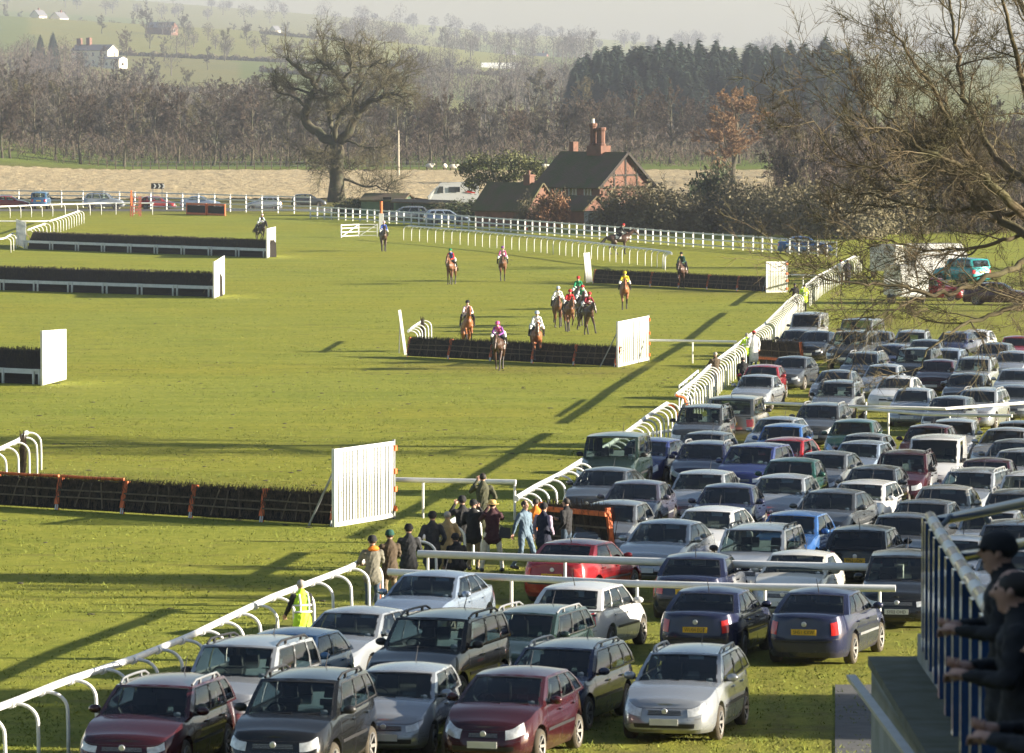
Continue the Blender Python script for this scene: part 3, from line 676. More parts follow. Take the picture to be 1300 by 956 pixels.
# ---- the big oak by the fence
def oak():
    base = gx(430, 487.0)
    s = 487.0 / 5400.0           # metres per photo pixel at the oak
    def q(px, py, dy=0.0): return np.array([(px - 430) * s, dy, (252 - py) * s])
    rg = np.random.default_rng(77)
    wood, twig = Geo(), Geo()
    trunk = np.array([q(428, 256), q(427, 240), q(428, 225), q(427, 205), q(428, 188), q(427, 178)])
    limbs = [   # traced limbs: (px, py, depth offset) with start radius
        ([(426, 180, 0), (410, 168, 0.5), (393, 155, 1), (387, 145, 1.2), (389, 128, 1), (398, 115, 0.6), (401, 108, .4), (397, 98, 0), (386, 90, -.5), (376, 80, -.8), (364, 70, -1)], 0.62),
        ([(430, 182, 0), (440, 165, -0.5), (449, 150, -0.8), (456, 138, -1), (450, 125, -1), (443, 112, -1.2), (436, 98, -1.5), (428, 88, -1.8), (418, 78, -2), (408, 72, -2.2)], 0.60),
        ([(424, 184, 0), (421, 165, 1.5), (418, 150, 2), (416, 130, 2.4), (412, 115, 2.6), (404, 108, 3), (392, 112, 3.2), (372, 108, 3.4), (362, 96, 3.5)], 0.36),
        ([(456, 138, -1), (470, 126, -1.4), (484, 120, -1.8), (497, 114, -2.1), (507, 114, -2.3), (515, 125, -2.5), (522, 128, -2.6)], 0.34),
        ([(455, 137, -1), (463, 128, -.2), (474, 118, .5), (483, 106, 1), (490, 92, 1.4), (498, 82, 1.8), (508, 72, 2)], 0.32),
        ([(448, 122, -1), (449, 108, -.5), (456, 95, 0), (458, 78, .5), (455, 62, 0.8), (459, 45, 1)], 0.26),
        ([(427, 178, 0), (426, 160, -1.6), (432, 140, -2.6), (445, 128, -3.2), (462, 100, -3.6), (470, 84, -3.8), (486, 70, -4)], 0.36),
        ([(432, 175, 0), (444, 174, -0.6), (456, 180, -1), (470, 183, -1.6), (482, 182, -2)], 0.16),
        ([(434, 222, 0), (447, 226, -0.5), (462, 232, -1), (477, 232, -1.6), (488, 236, -2), (502, 224, -2.4)], 0.17),
        ([(424, 172, 0), (412, 186, 0.6), (400, 195, 1), (388, 203, 1.6), (376, 204, 2)], 0.13),
        ([(388, 132, 1), (376, 120, 2), (362, 116, 3), (350, 112, 3.6), (344, 100, 4)], 0.20),
        ([(398, 112, 1), (404, 95, 2), (410, 80, 3), (408, 62, 3.4), (414, 50, 3.6)], 0.20),
        ([(436, 99, -1.5), (446, 86, -2), (448, 70, -2.5), (440, 55, -2.8), (437, 44, -3)], 0.18),
        ([(484, 106, 1), (498, 100, 2.4), (512, 92, 3.2), (522, 80, 3.6)], 0.17),
        ([(428, 205, 0), (416, 202, -1), (408, 208, -2)], 0.08), ([(430, 200, 0), (440, 212, 1.4), (452, 208, 2.6), (462, 214, 3.4)], 0.10)]
    V, F = sweep(trunk[None], (np.array([1.25, 0.95, 0.84, 0.80, 0.86, 0.7]))[None], 12); wood.add(V, F)
    for pts, r in limbs:
        Pp = np.array([q(a, b, c) for a, b, c in pts]); n = len(Pp)
        # refine with kinks
        tt = np.linspace(0, n - 1, (n - 1) * 3 + 1); P2 = np.stack([np.interp(tt, np.arange(n), Pp[:, k]) for k in range(3)], 1); P2[1:-1] += rg.normal(0, 0.10, (len(P2) - 2, 3))
        Rr = r * np.linspace(1, 0.28, len(P2))
        V, F = sweep(P2[None], Rr[None], 8); wood.add(V, F)
        L_ = np.linalg.norm(np.diff(P2, axis=0), axis=1).sum()
        lv = [dict(n=int(11 + L_ * 1.1), len=2.9 / L_, ang=55, angv=18, wob=0.28, trop=0.05, t0=0.25, pts=6, ns=4, rmin=0.045, rl=0.022, ttap=0.1),
              dict(n=7, len=0.55, ang=45, angv=18, wob=0.24, trop=0.04, t0=0.2, pts=5, ns=3, rmin=0.022),
              dict(n=8, len=0.55, ang=42, angv=18, wob=0.22, trop=0.05, t0=0.15, pts=3, ns=3, rmin=0.013, rl=0.012)]
        # reuse the grower with this limb as the stem
        P, Rs, Ls = P2[None], Rr[None], np.array([L_])
        for li, l in enumerate(lv):
            K = len(P); m = l['n']; n_ = P.shape[1]; t = rg.uniform(l['t0'], 1, (K, m)); idx = np.clip((t * (n_ - 1)).astype(int), 0, n_ - 2); k = np.arange(K)[:, None]
            p = P[k, idx]; d = unit(P[k, idx + 1] - P[k, idx]); az = unit(np.cross(d, rg.normal(0, 1, d.shape))); ang = np.radians(rg.normal(l['ang'], l['angv'], (K, m)))[..., None]
            dd = unit(d * np.cos(ang) + az * np.sin(ang)); L2 = Ls[:, None] * l['len'] * rg.uniform(0.6, 1.3, (K, m))
            r2 = np.maximum(np.minimum(Rs[k, idx] * 0.55, L2 * l.get('rl', 0.02)), l['rmin'])
            P = polylines(rg, p.reshape(-1, 3), dd.reshape(-1, 3), L2.ravel(), l['pts'], l['wob'], l['trop']); Ls = L2.ravel(); Rs = r2.ravel()[:, None] * np.linspace(1, 0.35, l['pts'])[None]
            V, F = sweep(P, Rs, l['ns']); (wood if li == 0 else twig).add(V, F)
    e = empty('oak_tree', base, 0, 'great bare oak with a stout trunk and crooked limbs beside the white fence', 'tree')
    link('trunk', wood.mesh('trunk', M['bark'], True), e); link('crown', twig.mesh('crown', M['twig_olive']), e)
oak()

# ---- the near tree whose branches hang over the car park
def near_tree():
    D0 = 150.0; s = D0 / FPX
    base = gx(1392, D0)
    def q(px, py, dy=0.0):
        w = atd(px, py, D0 + dy / KD); return np.array(w - base)
    rg = np.random.default_rng(99); wood, twig = Geo(), Geo()
    b0 = np.array([0, 0, -0.3])
    trunk = np.array([b0, b0 + [0, 0, 2], q(1378, 470), q(1360, 380), q(1345, 300), q(1335, 200), q(1330, 90), q(1320, -60), q(1318, -200)])
    V, F = sweep(trunk[None], np.array([[0.75, 0.55, 0.5, 0.46, 0.42, 0.36, 0.28, 0.2, 0.1]]), 12); wood.add(V, F)
    limbs = [
        ([(1345, 300, 0), (1310, 285, -1), (1285, 260, -2), (1262, 238, -3), (1240, 215, -3.4), (1225, 190, -3.6), (1205, 160, -4), (1190, 120, -4.4), (1160, 80, -5), (1130, 30, -5)], 0.26),
        ([(1350, 330, 0), (1300, 296, 1), (1262, 272, 2), (1240, 262, 2.4), (1215, 225, 3), (1190, 205, 3.4), (1160, 185, 4), (1120, 165, 4.6), (1080, 140, 5)], 0.24),
        ([(1345, 310, 0), (1305, 330, -2), (1270, 345, -3), (1235, 362, -3.5), (1205, 374, -4), (1180, 372, -4.2), (1150, 366, -4.4), (1110, 360, -4.6), (1070, 358, -5), (1040, 352, -5)], 0.17),
        ([(1360, 380, 0), (1320, 385, -2), (1285, 392, -3.4), (1255, 402, -4), (1225, 410, -4.4), (1200, 425, -5), (1180, 445, -5.4), (1165, 470, -5.6)], 0.15),
        ([(1340, 260, 0), (1300, 230, 1.6), (1265, 200, 3), (1240, 160, 4), (1220, 110, 5), (1215, 60, 5.4), (1205, 0, 6), (1195, -60, 6)], 0.22),
        ([(1336, 200, 0), (1310, 150, -2), (1295, 100, -3), (1285, 50, -4), (1270, -10, -5), (1262, -80, -5)], 0.20),
        ([(1340, 270, 0), (1300, 262, 2), (1262, 280, 3), (1235, 265, 3.6), (1200, 268, 4), (1160, 262, 4.4), (1120, 250, 4.8), (1075, 244, 5.2), (1040, 225, 5.4)], 0.16),
        ([(1215, 225, 3), (1180, 240, 2), (1150, 232, 1.4), (1115, 215, 1), (1075, 205, .6), (1045, 180, 0), (1030, 150, 0)], 0.11),
        ([(1240, 215, -3.4), (1205, 205, -4), (1170, 190, -4.6), (1140, 160, -5), (1105, 130, -5.4), (1085, 95, -5.6)], 0.11),
        ([(1190, 372, -4), (1150, 385, -4.6), (1120, 400, -5), (1085, 405, -5.2), (1055, 400, -5.4)], 0.06),
        ([(1300, 296, 1), (1262, 310, 0.5), (1225, 318, 0), (1185, 318, -.4), (1140, 310, -.8), (1100, 300, -1), (1060, 305, -1.2)], 0.10),
        ([(1340, 250, 0), (1360, 200, 3), (1390, 150, 5), (1420, 100, 6), (1450, 40, 7)], 0.2), ([(1345, 300, 0), (1390, 280, -2), (1430, 270, -3), (1480, 240, -4)], 0.2),
        ([(1335, 180, 0), (1370, 120, -2), (1390, 40, -3), (1400, -60, -3)], 0.18), ([(1350, 330, 0), (1400, 330, 2), (1450, 320, 4), (1500, 330, 5)], 0.16),
        ([(1330, 90, 0), (1300, 20, 2), (1275, -60, 3), (1250, -120, 3.4)], 0.15)]
    for pts, r in limbs:
        Pp = np.array([q(a, b, c) for a, b, c in pts]); n = len(Pp)
        tt = np.linspace(0, n - 1, (n - 1) * 4 + 1); P2 = np.stack([np.interp(tt, np.arange(n), Pp[:, k]) for k in range(3)], 1); P2[1:-1] += rg.normal(0, 0.045, (len(P2) - 2, 3))
        Rr = r * 0.78 * np.linspace(1, 0.16, len(P2)); V, F = sweep(P2[None], Rr[None], 8); wood.add(V, F)
        L_ = np.linalg.norm(np.diff(P2, axis=0), axis=1).sum()
        P, Rs, Ls = P2[None], Rr[None], np.array([L_])
        off = pts[-1][0] > 1345
        for li, l in enumerate((dict(n=int(3 + L_ * (0.7 if off or pts[-1][1] > 335 else 1.35)), len=3.0 / L_, ang=42, angv=15, wob=0.15, trop=0.05, t0=0.10, pts=9, ns=4, rmin=0.018, rl=0.010),
                                dict(n=8 if pts[-1][1] < 335 else 6, len=0.42, ang=40, angv=14, wob=0.17, trop=0.06, t0=0.12, pts=6, ns=3, rmin=0.011, rl=0.010),
                                dict(n=7, len=0.55, ang=38, angv=15, wob=0.16, trop=0.06, t0=0.12, pts=4, ns=3, rmin=0.0085, rl=0.009),
                                dict(n=3, len=0.60, ang=38, angv=15, wob=0.15, trop=0.05, t0=0.15, pts=2, ns=3, rmin=0.0075, rl=0.009))):
            K = len(P); m = l['n']; n_ = P.shape[1]; t = rg.uniform(l['t0'], 1, (K, m)); idx = np.clip((t * (n_ - 1)).astype(int), 0, n_ - 2); k = np.arange(K)[:, None]
            p = P[k, idx]; d = unit(P[k, idx + 1] - P[k, idx]); az = unit(np.cross(d, rg.normal(0, 1, d.shape))); ang = np.radians(rg.normal(l['ang'], l['angv'], (K, m)))[..., None]
            dd = unit(d * np.cos(ang) + az * np.sin(ang)); L2 = Ls[:, None] * l['len'] * rg.uniform(0.55, 1.35, (K, m))
            r2 = np.maximum(np.minimum(Rs[k, idx] * 0.6, L2 * l['rl']), l['rmin'])
            low = (p[..., 2] + base.z < 7.5)
            P = polylines(rg, p.reshape(-1, 3), dd.reshape(-1, 3), L2.ravel(), l['pts'], l['wob'], l['trop']); Ls = L2.ravel(); Rs = r2.ravel()[:, None] * np.linspace(1, 0.35, l['pts'])[None]
            # pendulous lower twigs
            dz = np.linspace(0, 1, l['pts'])[None] ** 1.6 * Ls[:, None] * np.where(low.ravel(), 0.22 if li else 0.18, 0.0)[:, None]; P[..., 2] -= dz
            V, F = sweep(P, Rs, l['ns']); (wood if li == 0 else twig).add(V, F)
    e = empty('ash_tree', base, 0, 'near bare tree with mossy branches hanging over the car park', 'tree')
    link('trunk', wood.mesh('trunk', M['bark_near'], True), e); link('crown', twig.mesh('crown', M['bark_near']), e)
near_tree()

# ---- trees that stand right of the view and throw their shadows over the course
for x, y, h, k in ((36, 99, 17, 'ash3'), (58, 296, 20, 'ash3'), (66, 318, 23, 'ash2'), (74, 262, 18, 'ash1')):
    put_tree(k, (x, y * KD, T(x, y * KD)), h / 15, x, 'bare tree standing to the right beyond the car park', 'tree', 'bare trees beyond the car park')

for x, y, h in ((29, 101.5, 14), (26, 79, 13), (30, 76, 15)):  # dense evergreens added out of view to deepen the shade on the near grass
    put_tree('fir0', (x, y * KD, T(x, y * KD)), h / 18.0, x, 'dark evergreen added out of view to shade the near grass', 'conifer', 'added shade evergreens', name='evergreen_tree')
# ------------------------------------------------------------------ running rails
def gooseneck(h=1.15, off=0.5):
    """curved rail post: foot on the ground, head bent over to the rail; local +x points to the rail"""
    mb = MB(); pts = [(-off, 0, -0.15), (-off, 0, h * 0.45), (-off + 0.01, 0, h * 0.72)]
    for k in range(1, 7):
        a = pi / 2 * k / 6; pts.append((-off + 0.01 + (off * 0.72) * (1 - cos(a)), 0, h * 0.72 + (h * 0.27) * sin(a)))
    pts.append((0.0, 0, h * 0.985))
    mb.tube(pts, 0.033, 8); mb.tube([(-0.02, -0.10, h * 0.985), (-0.02, 0.10, h * 0.985)], 0.078, 8); return mb.mesh('post', M['white_plastic'], 50)
NECK = gooseneck()
def resample(W_, step):
    L_ = [0.0]
    for a, b in zip(W_, W_[1:]): L_.append(L_[-1] + (b - a).length)
    n = max(1, int(round(L_[-1] / step))); out = []
    for i in range(n + 1):
        s = L_[-1] * i / n; k = 0
        while k < len(L_) - 2 and L_[k + 1] < s: k += 1
        t = (s - L_[k]) / max(L_[k + 1] - L_[k], 1e-6); out.append(W_[k].lerp(W_[k + 1], t))
    return out
def running_rail(pix, label, h=1.15, step=2.05, side=1, group=None, r=0.056, ends=None, straight=False):
    """pix: rail seen in photo pixels, standing h above the ground"""
    W_ = [at(x, y, h) for x, y in pix]; o = W_[0].copy(); o.z = T(o.x, o.y)
    e = empty('running_rail', o, 0, label, 'rail', group)
    pts = resample(W_, step * 0.5); fine = [Vector((p.x, p.y, T(p.x, p.y) + h)) - o for p in pts]
    mb = MB(); mb.tube(fine, r, 8, ell=((0, 0, 1), 1.25)); mb.build('rail', M['white_plastic'], e, 60)
    ps = resample(W_, step)
    for i, p in enumerate(ps):
        a = ps[min(i + 1, len(ps) - 1)] - ps[max(i - 1, 0)]; ang = atan2(a.y, a.x) + (pi / 2 if side > 0 else -pi / 2)
        c = link('post', NECK, e); c.location = Vector((p.x, p.y, T(p.x, p.y))) - o; c.rotation_euler = (0, 0, ang); c.scale = (1, 1, h / 1.15)
    return e, o, fine
# main rail beside the car park, nearest first
e, o, f = running_rail([(-75, 925), (20, 890), (85, 864), (165, 838), (240, 808), (310, 774), (345, 758), (398, 738), (440, 722), (458, 713)], 'white running rail that the steward in the yellow vest leans on')
mb = MB(); mb.tube([f[-1] + Vector((0.02, 0, 0)), f[-1] + Vector((0.22, 0.1, -0.06)), f[-1] + Vector((0.42, 0.15, -0.4)), f[-1] + Vector((0.45, 0.15, -1.1))], 0.05, 8)
mb.build('end_post', M['orange'], e, 50, label='orange end post of the rail')
running_rail([(528, 687), (560, 670), (585, 655), (596, 648)], 'short white running rail where the two onlookers in long coats stand')
running_rail([(655, 632), (680, 617), (712, 601), (745, 580), (775, 563), (800, 545), (825, 526), (846, 512)], 'white running rail from the waiting crowd to the orange posts')
e, o, f = running_rail([(858, 501), (880, 484), (903, 462), (930, 442), (952, 425), (970, 412), (984, 398), (1000, 382), (1010, 374)], 'white running rail past the white coated steward')
running_rail([(1018, 366), (1035, 352), (1052, 343), (1068, 334), (1085, 325)], 'far white running rail by the steward in a yellow vest and the white rails beyond')
def orange_posts():
    e = empty('orange_rail_end', at(850, 546), 0, 'orange painted rail ends where two running rails meet', 'rail')
    o = e.location
    for q in ((842, 512), (856, 502)):
        p = at(q[0], q[1], 1.15); b = Vector((p.x + 0.5, p.y, T(p.x + 0.5, p.y)))
        mb = MB(); mb.tube([b - o, b + Vector((0, 0, 0.75)) - o, b + Vector((-0.12, 0, 1.05)) - o, p + Vector((0.05, 0, 0)) - o], 0.045, 8); mb.build('post', M['orange'], e, 50)
orange_posts()
def heap():
    """white plastic rail pieces lying stacked by the rail"""
    p0 = at(850, 560)
    for i in range(4):
        e = link('spare_rail', None); o = at(842 + i * 5, 552 + i * 3); e.location = o
        tag(e, 'loose white plastic rail piece lying on the grass beside the dark four wheel drive', 'rail', 'loose rail pieces on the grass')
        mb = MB(); mb.tube([(-0.6, -0.4, 0.06 + 0.1 * i), (0.3, 0.4, 0.15 + 0.1 * i), (1.0, 0.9, 0.5 + 0.1 * i), (1.25, 1.0, 0.35)], 0.05, 6); mb.build('tube', M['white_plastic'], e, 50)
heap()
def slip_gate():
    """cross-braced white rail gate standing behind the orange posts"""
    a = at(862, 530); b = at(886, 508); o = a; e = empty('rail_gate', o, 0, 'white cross braced rail gate behind the orange posts', 'gate')
    for i in range(6):
        p = a.lerp(b, i / 5) - o; mb = MB(); mb.tube([p, p + Vector((0, 0, 1.25))], 0.03, 6); mb.build('post', M['white_plastic'], e, 50)
    for i in range(3):
        p, q = a.lerp(b, i / 3) - o, a.lerp(b, (i + 1) / 3) - o
        mb = MB(); mb.tube([p, q + Vector((0, 0, 1.2))], 0.025, 6); mb.build('brace', M['white_plastic'], e, 50)
    mb = MB(); mb.tube([Vector((0, 0, 1.25)), b - o + Vector((0, 0, 1.25))], 0.045, 6); mb.build('rail', M['white_plastic'], e, 50)
slip_gate()
def tape_rail(pix, label, h, posts, rr=0.06, wd='rail'):
    W_ = [at(x, y, h) for x, y in pix]; o = Vector((W_[0].x, W_[0].y, T(W_[0].x, W_[0].y))); e = empty('side_rail', o, 0, label, 'rail')
    mb = MB(); mb.tube([p - o for p in W_], rr, 8, ell=((0, 0, 1), 1.2)); mb.build('rail', M['white_plastic'], e, 60)
    for t in posts:
        p = W_[0].lerp(W_[-1], t); z = T(p.x, p.y); mb = MB(); mb.tube([Vector((p.x, p.y + 0.05, z - 0.1)) - o, Vector((p.x, p.y + 0.03, p.z)) - o], 0.036, 8); mb.build('post', M['white_plastic'], e, 50)
    return e
tape_rail([(500, 609), (655, 612)], 'straight white rail running from the slatted wing to the running rail beside the crowd', 1.1, (0.24, 0.99))
tape_rail([(824, 432), (935, 434)], 'thin white rail from the middle hurdle wing to the running rail', 1.1, (0.5, 0.98), 0.05)
tape_rail([(999, 349), (1040, 350)], 'short white rail from the far hurdle wing', 1.1, (0.5, 0.98), 0.05)
tape_rail([(531, 703), (700, 709), (860, 714), (1000, 718), (1147, 721)], 'long white upper rail crossing the car park behind the red saloon', 1.15, (0.02, 0.31, 0.6, 0.98), 0.075)
tape_rail([(493, 726), (640, 733), (800, 741), (960, 745), (1137, 747)], 'long white front rail crossing the car park before the red saloon', 1.15, (0.05, 0.25, 0.5, 0.75, 0.97), 0.065)
tape_rail([(952, 511), (1080, 516), (1200, 519), (1320, 510)], 'white rail crossing the middle of the car park', 1.15, (0.05, 0.4, 0.75, 0.98), 0.05)
tape_rail([(1090, 519), (1180, 526), (1285, 528)], 'second white rail beside the parked silver estate', 1.05, (0.2, 0.6, 0.98), 0.05)
# rails on the far side of the course
running_rail([(-20, 281), (30, 281), (62, 281), (80, 275), (100, 268)], 'white rail curving round the end of the far steeplechase fence', 1.2, 3.4)
running_rail([(35, 292), (45, 288), (57, 284)], 'short white rail beside the far fence wing', 1.2, 4)
running_rail([(-25, 304), (5, 303), (16, 296)], 'white rail end before the far fence wing', 1.2, 5)
running_rail([(-20, 263), (60, 260), (130, 258), (194, 258)], 'thin white rail with hooked posts below the car lane', 1.2, 2.0)
running_rail([(519, 287), (600, 293), (690, 301), (760, 309), (800, 314), (830, 317), (851, 320), (853, 322)], 'white running rail curving in front of the cottage', 1.25, 2.0)

# ------------------------------------------------------------------ post and rail fences
def post_fence(pix, label, h, nr, step, tk=0.10):
    """pix: foot of the fence in photo pixels"""
    W_ = [at(x, y) for x, y in pix]; o = W_[0].copy(); e = empty('post_and_rail_fence', o, 0, label, 'fence')
    ps = resample(W_, step)
    pm = MB(); pm.box((0, 0, h / 2 - 0.1), (tk, tk * 1.2, h + 0.25)); pme = pm.mesh('post', M['white_paint'])
    for i, p in enumerate(ps):
        p.z = T(p.x, p.y); c = link('post', pme, e); c.location = p - o
        if i < len(ps) - 1:
            a = ps[i + 1] - p; ang = atan2(a.y, a.x); c.rotation_euler = (0, 0, ang)
    for i in range(len(ps) - 1):
        p, q = ps[i] - o, ps[i + 1] - o
        for k in range(nr):
            zz = h * (0.96 - k * (0.78 / max(nr - 1, 1)))
            mb = MB(); off = Vector((0, -0.09, zz)); mb.bar(p + off, q + off + Vector((0, 0, R.uniform(-0.02, 0.02))), 0.04, 0.13); mb.build('rail', M['white_paint'], e)
post_fence([(-30, 262), (130, 264), (266, 268), (394, 272)], 'tall white post and rail fence along the car lane left of the oak', 1.85, 4, 2.8)
post_fence([(394, 277), (470, 282), (560, 288), (700, 299), (800, 307), (870, 313), (960, 319), (1062, 327)], 'white post and rail fence running from the oak past the cottage', 1.25, 3, 1.9)

# ------------------------------------------------------------------ hurdles
def sticks(rg, n, w, h0, h1, th, lean=0.12, rad=0.006, y0=0.0):
    """upright birch twigs filling w x th, h0..h1 high"""
    x = rg.uniform(0, w, n); y = y0 + rg.uniform(-th / 2, th / 2, n); b = np.stack([x, y, rg.uniform(h0, h0 + (h1 - h0) * 0.55, n)], 1)
    L_ = rg.uniform(0.3, 0.75, n) * (h1 - h0); d = unit(np.stack([rg.normal(0, lean, n), rg.normal(0, lean, n), np.ones(n)], 1))
    tp = b + d * L_[:, None]; tp[:, 2] = np.minimum(tp[:, 2], h1 + 0.035 * np.sin(x * 9 + h0 * 7) + rg.normal(0, 0.045, n))
    P = np.stack([b, (b + tp) / 2 + rg.normal(0, 0.01, (n, 3)), tp], 1); rr = np.full((n, 3), rad) * np.array([1, 0.8, 0.4])
    return sweep(P, rr, 3)
def hurdle_panel_meshes(w, h, seed, n=900):
    rg = np.random.default_rng(seed); g = Geo()
    V, F = sticks(rg, n, w, 0.03, h, 0.20); g.add(V, F, 0)
    V, F = sticks(rg, n // 2, w, h * 0.55, h + 0.05, 0.22, 0.2); g.add(V, F, 0)
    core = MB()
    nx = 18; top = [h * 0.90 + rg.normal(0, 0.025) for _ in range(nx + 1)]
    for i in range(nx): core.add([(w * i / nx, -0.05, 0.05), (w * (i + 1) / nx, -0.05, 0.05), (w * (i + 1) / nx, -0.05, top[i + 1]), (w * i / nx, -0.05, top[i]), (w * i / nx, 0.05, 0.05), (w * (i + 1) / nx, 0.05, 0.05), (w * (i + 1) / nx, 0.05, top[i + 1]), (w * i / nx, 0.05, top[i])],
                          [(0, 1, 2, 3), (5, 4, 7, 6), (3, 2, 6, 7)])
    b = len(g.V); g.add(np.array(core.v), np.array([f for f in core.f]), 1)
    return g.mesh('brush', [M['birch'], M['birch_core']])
BR = [hurdle_panel_meshes(1.0, 1.0, 61 + i) for i in range(3)]
def hurdle(a, b, h, label, group, pads=False, both=True, k=0, lean=0.22):
    """one hurdle between ground points a and b, leaning away from the take-off side"""
    w = (b - a).length; ang = atan2(b.y - a.y, b.x - a.x)
    e = empty('hurdle', a, ang, label, 'hurdle', group); e.rotation_euler = (-lean, atan2(a.z - b.z, (b - a).xy.length), ang)
    br = link('brush', BR[k % 3], e); br.location = (0.06, 0, 0); br.scale = ((w - 0.12), 1, h); br['kind'] = 'stuff'
    for x in (0.04, w - 0.04):
        mb = MB(); mb.box((x, -0.03, h * 0.56), (0.10, 0.12, h * 0.80)); mb.box((x, -0.03, h * 0.06), (0.045, 0.05, h * 0.34)); po = mb.build('post', [M['orange']], e)
        pin = MB(); pin.tube([(x, -0.06, -0.12), (x, -0.06, 0.2)], 0.022, 6); pin.build('pin', M['plate_white'], po)
    for z in (0.36, 0.60):
        mb = MB(); mb.bar((0.05, -0.125, z * h + R.uniform(-.03, .03)), (w - 0.05, -0.125, z * h + R.uniform(-.03, .03)), 0.03, 0.045); mb.build('rail', M['timber'], e)
    for s, x in ((1, 0.5), (0.7, 0.3), (-0.7, 0.72)):
        mb = MB(); mb.bar((w * x, -0.105, 0.1), (w * x + (0 if s == 1 else 0.3 * s), -0.105, h * 0.85), 0.03, 0.04); mb.build('brace', M['timber'], e)
    if pads:
        mb = MB(); mb.tube([(0.05, -0.10, h * 1.0), (w * 0.5, -0.10, h * 0.985), (w - 0.05, -0.10, h * 1.0)], 0.042, 8); mb.build('top_pad', M['orange'], e, 50)
    return e
def hurdle_row(pix, h, names, group, pads=()):
    W_ = [at(x, y) for x, y in pix]
    for i in range(len(W_) - 1):
        hurdle(W_[i], W_[i + 1], h, names[i % len(names)], group if len(names) < len(W_) - 1 else None, i in pads, k=i)
def lin(x0, y0, x1, y1, xs): return [(x, y0 + (y1 - y0) * (x - x0) / (x1 - x0)) for x in xs]
hurdle_row(lin(0, 643, 424, 668, (-85, -8, 73, 156, 243, 333, 423)), 1.0, ['birch hurdle panel at the far end of the near flight, by the bristly rail end', 'birch hurdle with an orange top pad, fifth from the slatted white wing', 'birch hurdle with a broken orange top pad, fourth from the slatted white wing',
    'birch hurdle in the near flight, third from the slatted white wing', 'dense birch hurdle in the near flight, second from the slatted white wing', 'birch hurdle in the near flight touching the slatted white wing'], 'near flight of hurdles', (0, 1, 2))
hurdle_row(lin(517, 453, 782, 466, (517, 570, 623, 676, 729, 782)), 1.05, ['birch hurdle beside the leaning white post of the middle flight', 'birch hurdle being cleared by the chestnut horse', 'birch hurdle in the middle flight between the two leading horses', 'birch hurdle under the horse with the white capped rider', 'birch hurdle touching the middle flight wing'], 'middle flight of hurdles')
hurdle_row(lin(753, 360, 973, 371, (753, 790, 826, 862, 898, 936, 973)), 1.05, ['birch hurdle in the far flight'], 'far flight of hurdles')
def wing(lb, rb, h, label, n, padside='r', lean=0.0, name='hurdle_wing'):
    """slatted white wing: every slat a part"""
    a, b = at(*lb), at(*rb); w = (b - a).length; ang = atan2(b.y - a.y, b.x - a.x)
    e = empty(name, a, ang, label, 'wing'); e.rotation_euler = (0, 0, ang)
    for z, t in ((0.06, 0.13), (h, 0.10)):
        mb = MB(); mb.bar((-0.04, 0, z), (w + 0.04, 0, z), 0.07, t); mb.build('rail', M['white_plastic'], e)
    me = MB(); me.box((0, 0, 0), (w / n * 0.56, 0.045, h - 0.06)); me = me.mesh('slat', M['white_plastic'])
    for i in range(n):
        c = link('slat', me, e); c.location = (w * (i + 0.5) / n, R.uniform(-0.008, 0.008), h / 2 + 0.02); c.rotation_euler = (0, R.uniform(-.006, .006), 0)
    mb = MB(); mb.box((-0.05, 0, h / 2), (0.09, 0.09, h + 0.12)); mb.build('end_post', M['white_plastic'], e)
    mb = MB(); mb.box((w + 0.05, 0, h / 2), (0.07, 0.07, h + 0.2)); p = mb.build('end_post', M['grey_metal'], e)
    for z in (0.12, 0.38, 0.62, 0.93):
        mb = MB(); mb.box((w + 0.06, -0.01, h * z), (0.12, 0.13, h * 0.07)); mb.build('pad', M['orange'], e)
    for x in (0.15, w - 0.15):
        mb = MB(); mb.bar((x, 0.03, h * 0.8), (x, 0.9, 0.0), 0.05, 0.05); mb.build('strut', M['grey_metal'], e)
    return e
wing((425, 669), (499, 659), 2.15, 'tall slatted white wing with orange pads at the end of the near hurdles', 21)
wing((784, 466), (823, 459), 2.15, 'slatted white wing at the end of the middle hurdles', 16)
wing((974, 371.5), (998, 371), 2.05, 'white wing at the end of the far hurdles', 12)
def lean_wing(px, py0, py1, w, label, tilt=-0.13):
    a = at(px, py0); h = (py0 - py1) * a.y / FPX; e = empty('wing_panel', a, 0, label, 'wing'); e.rotation_euler = (0, tilt, 0.35)
    n = max(2, int(w / 0.14))
    for i in range(n):
        mb = MB(); mb.box((w * (i + 0.5) / n, 0, h / 2), (w / n * 0.86, 0.05, h)); mb.build('slat', M['white_plastic'], e)
    for z in (0.15, h * 0.9):
        mb = MB(); mb.bar((0, 0.05, z), (w, 0.05, z), 0.05, 0.09); mb.build('rail', M['white_plastic'], e)
    mb = MB(); mb.bar((w / 2, 0.07, h * 0.8), (w / 2, 1.0, 0.05), 0.05, 0.05); mb.build('strut', M['grey_metal'], e)
lean_wing(744, 359, 321, 0.5, 'leaning white wing panel at the far end of the far hurdles', -0.10)
lean_wing(513, 451, 393, 0.16, 'leaning white post with orange foot at the end of the middle hurdles', -0.14)
running_rail([(518, 420), (524, 415), (536, 407)], 'short white rail on hooked posts behind the middle hurdles', 1.15, 3.2, r=0.045)
running_rail([(-30, 582), (-5, 572), (25, 558), (33, 549)], 'white rail end with hooked posts behind the near hurdles', 1.25, 3.4)
